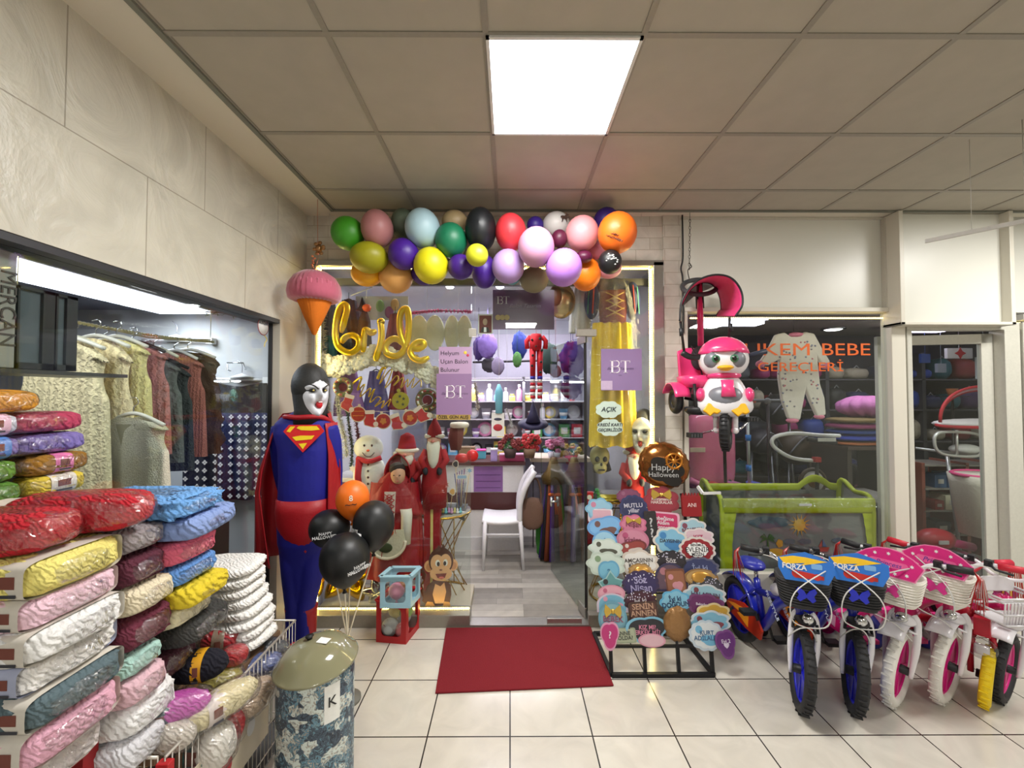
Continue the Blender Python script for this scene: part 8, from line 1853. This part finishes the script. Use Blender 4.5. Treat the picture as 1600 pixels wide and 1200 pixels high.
# romper
Y = 3.16; rp = [(1222, 520), (1232, 527), (1244, 527), (1254, 519), (1268, 522), (1282, 548), (1293, 566), (1283, 574), (1273, 560), (1277, 600), (1284, 622), (1286, 648), (1273, 652), (1262, 628), (1255, 610), (1250, 635), (1246, 656), (1228, 654), (1218, 625), (1213, 590), (1214, 562), (1196, 572), (1184, 566), (1198, 545), (1208, 524)]
r = thing('baby_romper', 'white patterned baby romper with pink cuffs hanging behind the orange letters', 'romper', P(1245, 656, Y)); pl_ = [(P(x, y, Y).x, P(x, y, Y).z) for x, y in rp]
WM_ = Matrix(((1, 0, 0, 0), (0, 0, -1, Y), (0, 1, 0, 0), (0, 0, 0, 1)))
MB(K((222, 212, 204), .85, kind='cloth', bump=.4, scale=26, var=.12)).prism(pl_[::-1], .035, WM_).build('suit', r, bevel=.012, seg=3)
random.seed(9); q = MB(K((150, 140, 150), .8))
for i in range(60):
    x, y = random.uniform(1216, 1274), random.uniform(532, 600)
    if i > 38: x, y = random.choice([(random.uniform(1222, 1243), random.uniform(600, 640)), (random.uniform(1264, 1279), random.uniform(600, 640))])
    p = P(x, y, Y-.036); q.use(K(random.choice([(150, 140, 150), (206, 130, 140), (130, 130, 160)]), .8)); q.ell(p, (.008, .002, .007), 6, 5)
q.build('motifs', r)['kind'] = 'stuff'
q = MB(K((222, 130, 160), .8, kind='cloth', bump=.4))
for x, y, w_, h_ in ((1238, 657, 10, 4), (1280, 651, 8, 4), (1188, 569, 7, 6), (1289, 571, 7, 6), (1244, 523, 12, 4)): q.ell(P(x, y, Y-.016), (w_*Y/650, .026, h_*Y/650), 12, 8)
q.build('pink_cuffs', r); MB(K((40, 40, 44), .4)).tube([P(1217, 520, Y), P(1265, 518, Y)], .004, 6).tube([P(1240, 519, Y), Vector((P(1240, 519, Y).x, Y, 2.34))], .0015, 5).build('hanger', r)
# shelving on the back wall and stock
SB = 4.7
r = thing('stock_shelving', 'dark stock shelves along the back of the baby goods shop', 'shelving', (3.0, 4.9, 0)); zsh = [P(0, y, SB).z for y in (592, 640, 690, 745, 800)]
for z in zsh: MB(K((80, 76, 82), .5)).b2((1.3, SB, z-.015), (5.9, SB+.4, z)).build('shelf', r)
for x in (1.32, 2.5, 3.6, 4.7, 5.88): MB(K((60, 58, 62), .5)).b2((x-.02, SB+.0, 0), (x+.02, SB+.4, zsh[0]+.3)).build('upright', r)
random.seed(33); cn7 = {'navy': (30, 36, 80), 'dark purple': (66, 36, 86), 'black': (26, 26, 30), 'magenta': (150, 36, 100), 'blue': (36, 66, 150), 'teal': (30, 90, 100), 'grey': (90, 92, 100), 'red': (130, 28, 36), 'cream': (170, 160, 140)}
rown = ['top', 'second', 'third', 'fourth', 'lowest']
for ri, z in enumerate(zsh):
    x = 1.45
    while x < 5.7:
        c = random.choice(list(cn7)); w_ = random.uniform(.14, .3); h_ = random.uniform(.12, .26); s7 = random.uniform(0, 9)
        o = MB(K(cn7[c], .55, kind='cloth', bump=.3, scale=30, var=.25)).ell((x+w_/2, SB+.16, z+h_/2+.002), (w_/2, .13, h_/2), 18, 12, None, lambda d: 1+.1*noise.noise(d*3+Vector((s7, 0, 0))), 3.)
        o.use(K((150, 150, 156), .4)).tube([(x+w_*.35, SB+.1, z+h_-.01), (x+w_*.5, SB+.1, z+h_+.03), (x+w_*.65, SB+.1, z+h_-.01)], .006, 6)
        tag(o.build('packed_bag'), f'{c} packed bag on the {rown[ri]} shelf at the back of the baby shop', 'bag', f'{c} packed bags on the {rown[ri]} stock shelf'); x += w_+random.uniform(.01, .08)
# folded stack and ruffle to the right
tx0, tx1 = P(1298, 0, 3.9).x, P(1384, 0, 3.9).x
r = thing('side_table', 'dark side table with folded baby bedding right of the romper', 'table', ((tx0+tx1)/2, 4.0, 0)); ztb = P(0, 697, 3.9).z; MB(K((70, 54, 48), .5)).b2((tx0, 3.8, ztb-.03), (tx1, 4.3, ztb)).build('top', r)
for x in (tx0+.03, tx1-.03): MB(K((60, 50, 46), .5)).b2((x-.02, 3.82, 0), (x+.02, 4.28, ztb-.03)).build('leg', r)
zz7 = ztb
for c, nm7, h_ in (((170, 96, 50), 'orange brown', .04), ((46, 66, 170), 'royal blue', .06), ((30, 60, 130), 'dark blue', .05), ((150, 60, 110), 'plum pink', .06), ((120, 100, 60), 'mixed olive', .05)):
    o = MB(K(c, .8, kind='cloth', bump=.4)).ell((P(1332, 0, 3.9).x, 3.98, zz7+h_/2), (.22, .16, h_/2), 24, 10, None, lambda d: 1+.08*noise.noise(d*4), 3.); tag(o.build('folded_blanket'), f'{nm7} folded blanket in the stack right of the romper', 'blanket', 'folded blankets'); zz7 += h_
o = MB(K((190, 110, 170), .7, kind='cloth', bump=.5)).ell((P(1348, 0, 3.95).x, 4.02, zz7+.10), (.24, .16, .10), 40, 14, None, lambda d: 1+.12*sin(12*math.atan2(d.y, d.x)+3*d.z)); tag(o.build('ruffled_cushion'), 'pink purple ruffled bedding bundle on top of the folded stack', 'bedding')
for i, (px, py, w_, c, lb) in enumerate(((1225, 640, 40, (30, 30, 34), 'black stroller hood behind the romper'), (1320, 742, 44, (32, 30, 36), 'black car seat low at the right of the baby window'), (1255, 700, 46, (60, 44, 30), 'brown and gold pushchair seat behind the scooters'), (1345, 770, 50, (120, 26, 70), 'magenta toy car behind the playpen at the right'), (1196, 690, 34, (44, 40, 50), 'dark bundle behind the scooters with a red label'))):
    c0 = P(px, py, 4.42); o = MB(K(c, .5, kind='cloth', bump=.3)).ell((c0.x, 4.5, c0.z), (w_*.0048, .17, w_*.0042), 24, 14, None, lambda d: 1-.3*max(0, d.z)*max(0, d.x)); o.use(K((110, 110, 116), .3, .7)).tube(spline([(c0.x-w_*.004, 4.36, c0.z-.05), (c0.x, 4.33, c0.z+w_*.003), (c0.x+w_*.004, 4.36, c0.z-.05)], 5), .010, 8).tube([(c0.x-.1, 4.5, c0.z-.1), (c0.x-.15, 4.45, 0)], .014, 8).tube([(c0.x+.1, 4.5, c0.z-.1), (c0.x+.15, 4.45, 0)], .014, 8)
    tag(o.build('pushchair'), lb, 'pushchair')
# ---- seen through the aluminium door
DY = 3.85
r = thing('baby_bassinet', 'white and red mesh canopied baby bassinet on a stand beyond the aluminium door', 'bassinet', P(1535, 665, DY)); mRd = K((176, 24, 40), .6); W7 = K((222, 216, 216), .7)
MB(W7).ell(P(1535, 662, DY), (72*DY/650, .22, 8*DY/650), 30, 10).build('mattress', r); MB(mRd).tube([P(1535+72*cos(t), 664+4*sin(t), DY-.2*sin(t)) for t in [6.283*i/36 for i in range(36)]], .014, 8, True).build('red_edge', r)
def tent(u, v): a_ = pi*u; return P(1535-66*cos(a_)*1.0, 660-56*sin(a_)**.8*(1-.1*v), DY-.16+.32*v)
MB(K((226, 222, 226), .5, alpha=.55)).grid(tent, 24, 8).build('mesh_canopy', r); MB(mRd).tube([tent(i/24, 0) for i in range(25)], .012, 8).tube([tent(i/24, 1) for i in range(25)], .012, 8).build('canopy_piping', r)
MB(K((206, 204, 200), .3, .4)).tube(spline([P(x, y, DY-.1) for x, y in ((1460, 690), (1462, 680), (1475, 675), (1520, 677), (1535, 685), (1536, 700), (1525, 713), (1480, 711), (1464, 703))], 5, True), .013, 8, True).tube([P(1495, 672, DY-.1), P(1495, 712, DY-.1)], .01, 8).build('oval_frame', r)
MB(K((190, 190, 190), .3, .5)).tube([P(1430, 700, DY+.2), P(1600, 722, DY+.0)], .012, 8).tube([P(1480, 712, DY), Vector((P(1480, 0, DY).x, DY, 0))], .014, 8).tube([P(1590, 712, DY), Vector((P(1590, 0, DY).x, DY, 0))], .014, 8).build('stand', r)
MB(K((206, 204, 200), .4)).ell(P(1508, 702, DY), (.12, .1, .05), 18, 10).build('tray', r)
r = thing('hookah_like_stand', 'slim stand with small orange cup on a disc beyond the door', 'stand', P(1488, 660, 4.5)); c = P(1488, 620, 4.5); MB(K((60, 54, 50), .4, .5)).tube([c, Vector((c.x, 4.5, 0))], .012, 8).lathe([(.14, 0), (.14, .008)], 24, T(c)).build('stand_rod', r); MB(K((190, 110, 50), .5)).lathe([(.03, 0), (.05, .09)], 16, T(c)).build('cup', r)  # hookah-like stand, holds no lamp
zs7 = [P(0, y, 3.95).z for y in (728, 765, 800, 838)]
r = thing('metal_rack', 'open metal rack with boxes seen low through the aluminium door', 'rack', (P(1470, 0, 3.95).x, 4.05, 0)); xr0, xr1 = P(1425, 0, 3.95).x, P(1545, 0, 3.95).x
for z in zs7: MB(K((140, 132, 124), .5)).b2((xr0, 3.95, z-.012), (xr1, 4.3, z)).build('shelf', r)
for x in (xr0, P(1492, 0, 3.95).x, xr1): MB(K((150, 84, 70), .5)).b2((x-.015, 3.95, 0), (x+.015, 4.3, zs7[0]+.02)).build('upright', r)
for px, ri, w_, h_, c, lb in ((1448, 1, 18, 20, (60, 90, 130), 'blue box on the upper rack shelf beyond the door'), (1470, 1, 22, 22, (80, 110, 150), 'pale blue bag on the upper rack shelf'), (1510, 1, 16, 18, (170, 160, 140), 'beige tin on the upper rack shelf'), (1445, 2, 14, 14, (150, 40, 40), 'red toy on the middle rack shelf'), (1465, 2, 22, 22, (206, 200, 176), 'cream toy animal shape on the middle rack shelf'), (1515, 2, 20, 20, (120, 90, 50), 'brown box on the middle rack shelf'), (1450, 3, 24, 18, (50, 56, 66), 'dark box on the lowest rack shelf'), (1510, 3, 22, 20, (110, 40, 60), 'wine coloured box on the lowest rack shelf')):
    k = 4/650; x = P(px, 0, 4.0).x; o = MB(K(c, .5)).box((x, 4.06, zs7[ri]+h_*k/2+.001), (w_*k, .16, h_*k)); o.use(K((190, 186, 180), .5)).box((x, 3.979, zs7[ri]+h_*k*.5), (w_*k*.5, .003, h_*k*.35)); tag(o.build('stored_box', bevel=.008), lb, 'box')
r = thing('pink_scooter', 'long pink and red toy scooter lying low inside the door', 'scooter', P(1500, 865, 3.6)); MB(K((214, 30, 120), .35)).tube([P(1480, 846, 3.6), P(1520, 855, 3.6)], .035, 12).build('pink_tube', r); MB(K((170, 24, 40), .4)).ell(P(1462, 842, 3.65), (.16, .1, .09), 18, 12).build('red_body', r); MB(K((150, 20, 90), .4)).ell(P(1480, 872, 3.6), (.2, .14, .07), 20, 12, None, None, 3).build('purple_base', r); MB(K((190, 190, 190), .4)).box(P(1475, 848, 3.54), (.08, .01, .03)).build('plate', r)
r = thing('white_basket', 'cream padded laundry bin with pink rim right of the door pane', 'basket', P(1560, 830, 3.4)); k = 3.4/650; c = P(1556, 785, 3.4)
MB(K((214, 206, 190), .8, kind='cloth', bump=.6)).loft([(c.x, 3.45, P(0, 842, 3.4).z, 34*k, .14), (c.x, 3.45, P(0, 760, 3.4).z, 44*k, .18), (c.x, 3.45, P(0, 745, 3.4).z, 46*k, .19)], 30, e=3).build('bin_body', r); MB(K((220, 70, 130), .5)).torus(46*k, .014, T(c.x, 3.45, P(0, 745, 3.4).z) @ S(1, .78, 1), 36, 8).build('pink_rim', r)
MB(K((80, 80, 84), .5)).tube([(c.x, 3.45, 0), (c.x, 3.45, P(0, 842, 3.4).z)], .05, 12).build('foot', r)
r = thing('toy_trolley', 'orange and pink toy trolley at the right edge behind the far window', 'toy', P(1596, 760, 3.3)); MB(K((226, 90, 50), .4)).tube([P(1590, 720, 3.3), P(1620, 726, 3.3)], .05, 12).build('orange_bar', r); MB(K((226, 50, 140), .4)).ell(P(1616, 800, 3.3), (.1, .12, .3), 18, 12).build('pink_body', r); MB(K((226, 50, 140), .4)).ell(P(1622, 880, 3.3), (.12, .12, .16), 18, 12).build('pink_base', r)
for i, (px, py, w_, h_, c, lb) in enumerate(((1500, 552, 40, 16, (210, 206, 206), 'white pack with red shape hanging high beyond the door'), (1472, 575, 14, 14, (130, 136, 150), 'grey sheet pinned on the wall beyond the door'), (1539, 575, 22, 34, (190, 200, 196), 'clear patterned bag hanging at the right of the door pane'), (1447, 560, 14, 14, (36, 60, 120), 'blue pack hanging left beyond the door'))):
    Yq = 4.2; a, b_ = P(px-w_/2, py-h_/2, Yq), P(px+w_/2, py+h_/2, Yq); o = MB(K(c, .4)).b2((a.x, Yq, b_.z), (b_.x, Yq+.03, a.z)); o.tube([((a.x+b_.x)/2, Yq+.01, a.z), ((a.x+b_.x)/2, Yq+.01, 2.34)], .002, 5)
    if i == 0: o.use(K((180, 24, 40), .5)).prism(star(.06, .5, 4), .004, FM(((a.x+b_.x)/2, Yq-.002, (a.z+b_.z)/2)))
    tag(o.build('hanging_pack', bevel=.006), lb, 'pack')
for i, (px, y0, y1, c) in enumerate(((1572, 540, 640, (30, 80, 190)), (1584, 560, 660, (60, 50, 70)), (1598, 535, 640, (40, 90, 200)), (1560, 560, 620, (30, 40, 70)))):
    Yq = 4.0; a, b_ = P(px-6, y0, Yq), P(px+6, y1, Yq); o = MB(K(c, .6, kind='cloth', bump=.3)).loft([((a.x+b_.x)/2, Yq, b_.z, .06, .04), ((a.x+b_.x)/2, Yq, a.z, .045, .03), ((a.x+b_.x)/2, Yq, a.z+.04, .01, .01)], 14); o.tube([((a.x+b_.x)/2, Yq, a.z), ((a.x+b_.x)/2, Yq, 2.34)], .002, 5)
    tag(o.build('hanging_garment'), ['bright blue long garment hanging just right of the door frame', 'dark mauve garment hanging between the two blue ones', 'bright blue garment hanging at the right edge', 'navy garment hanging inside the door at the right'][i], 'garment')
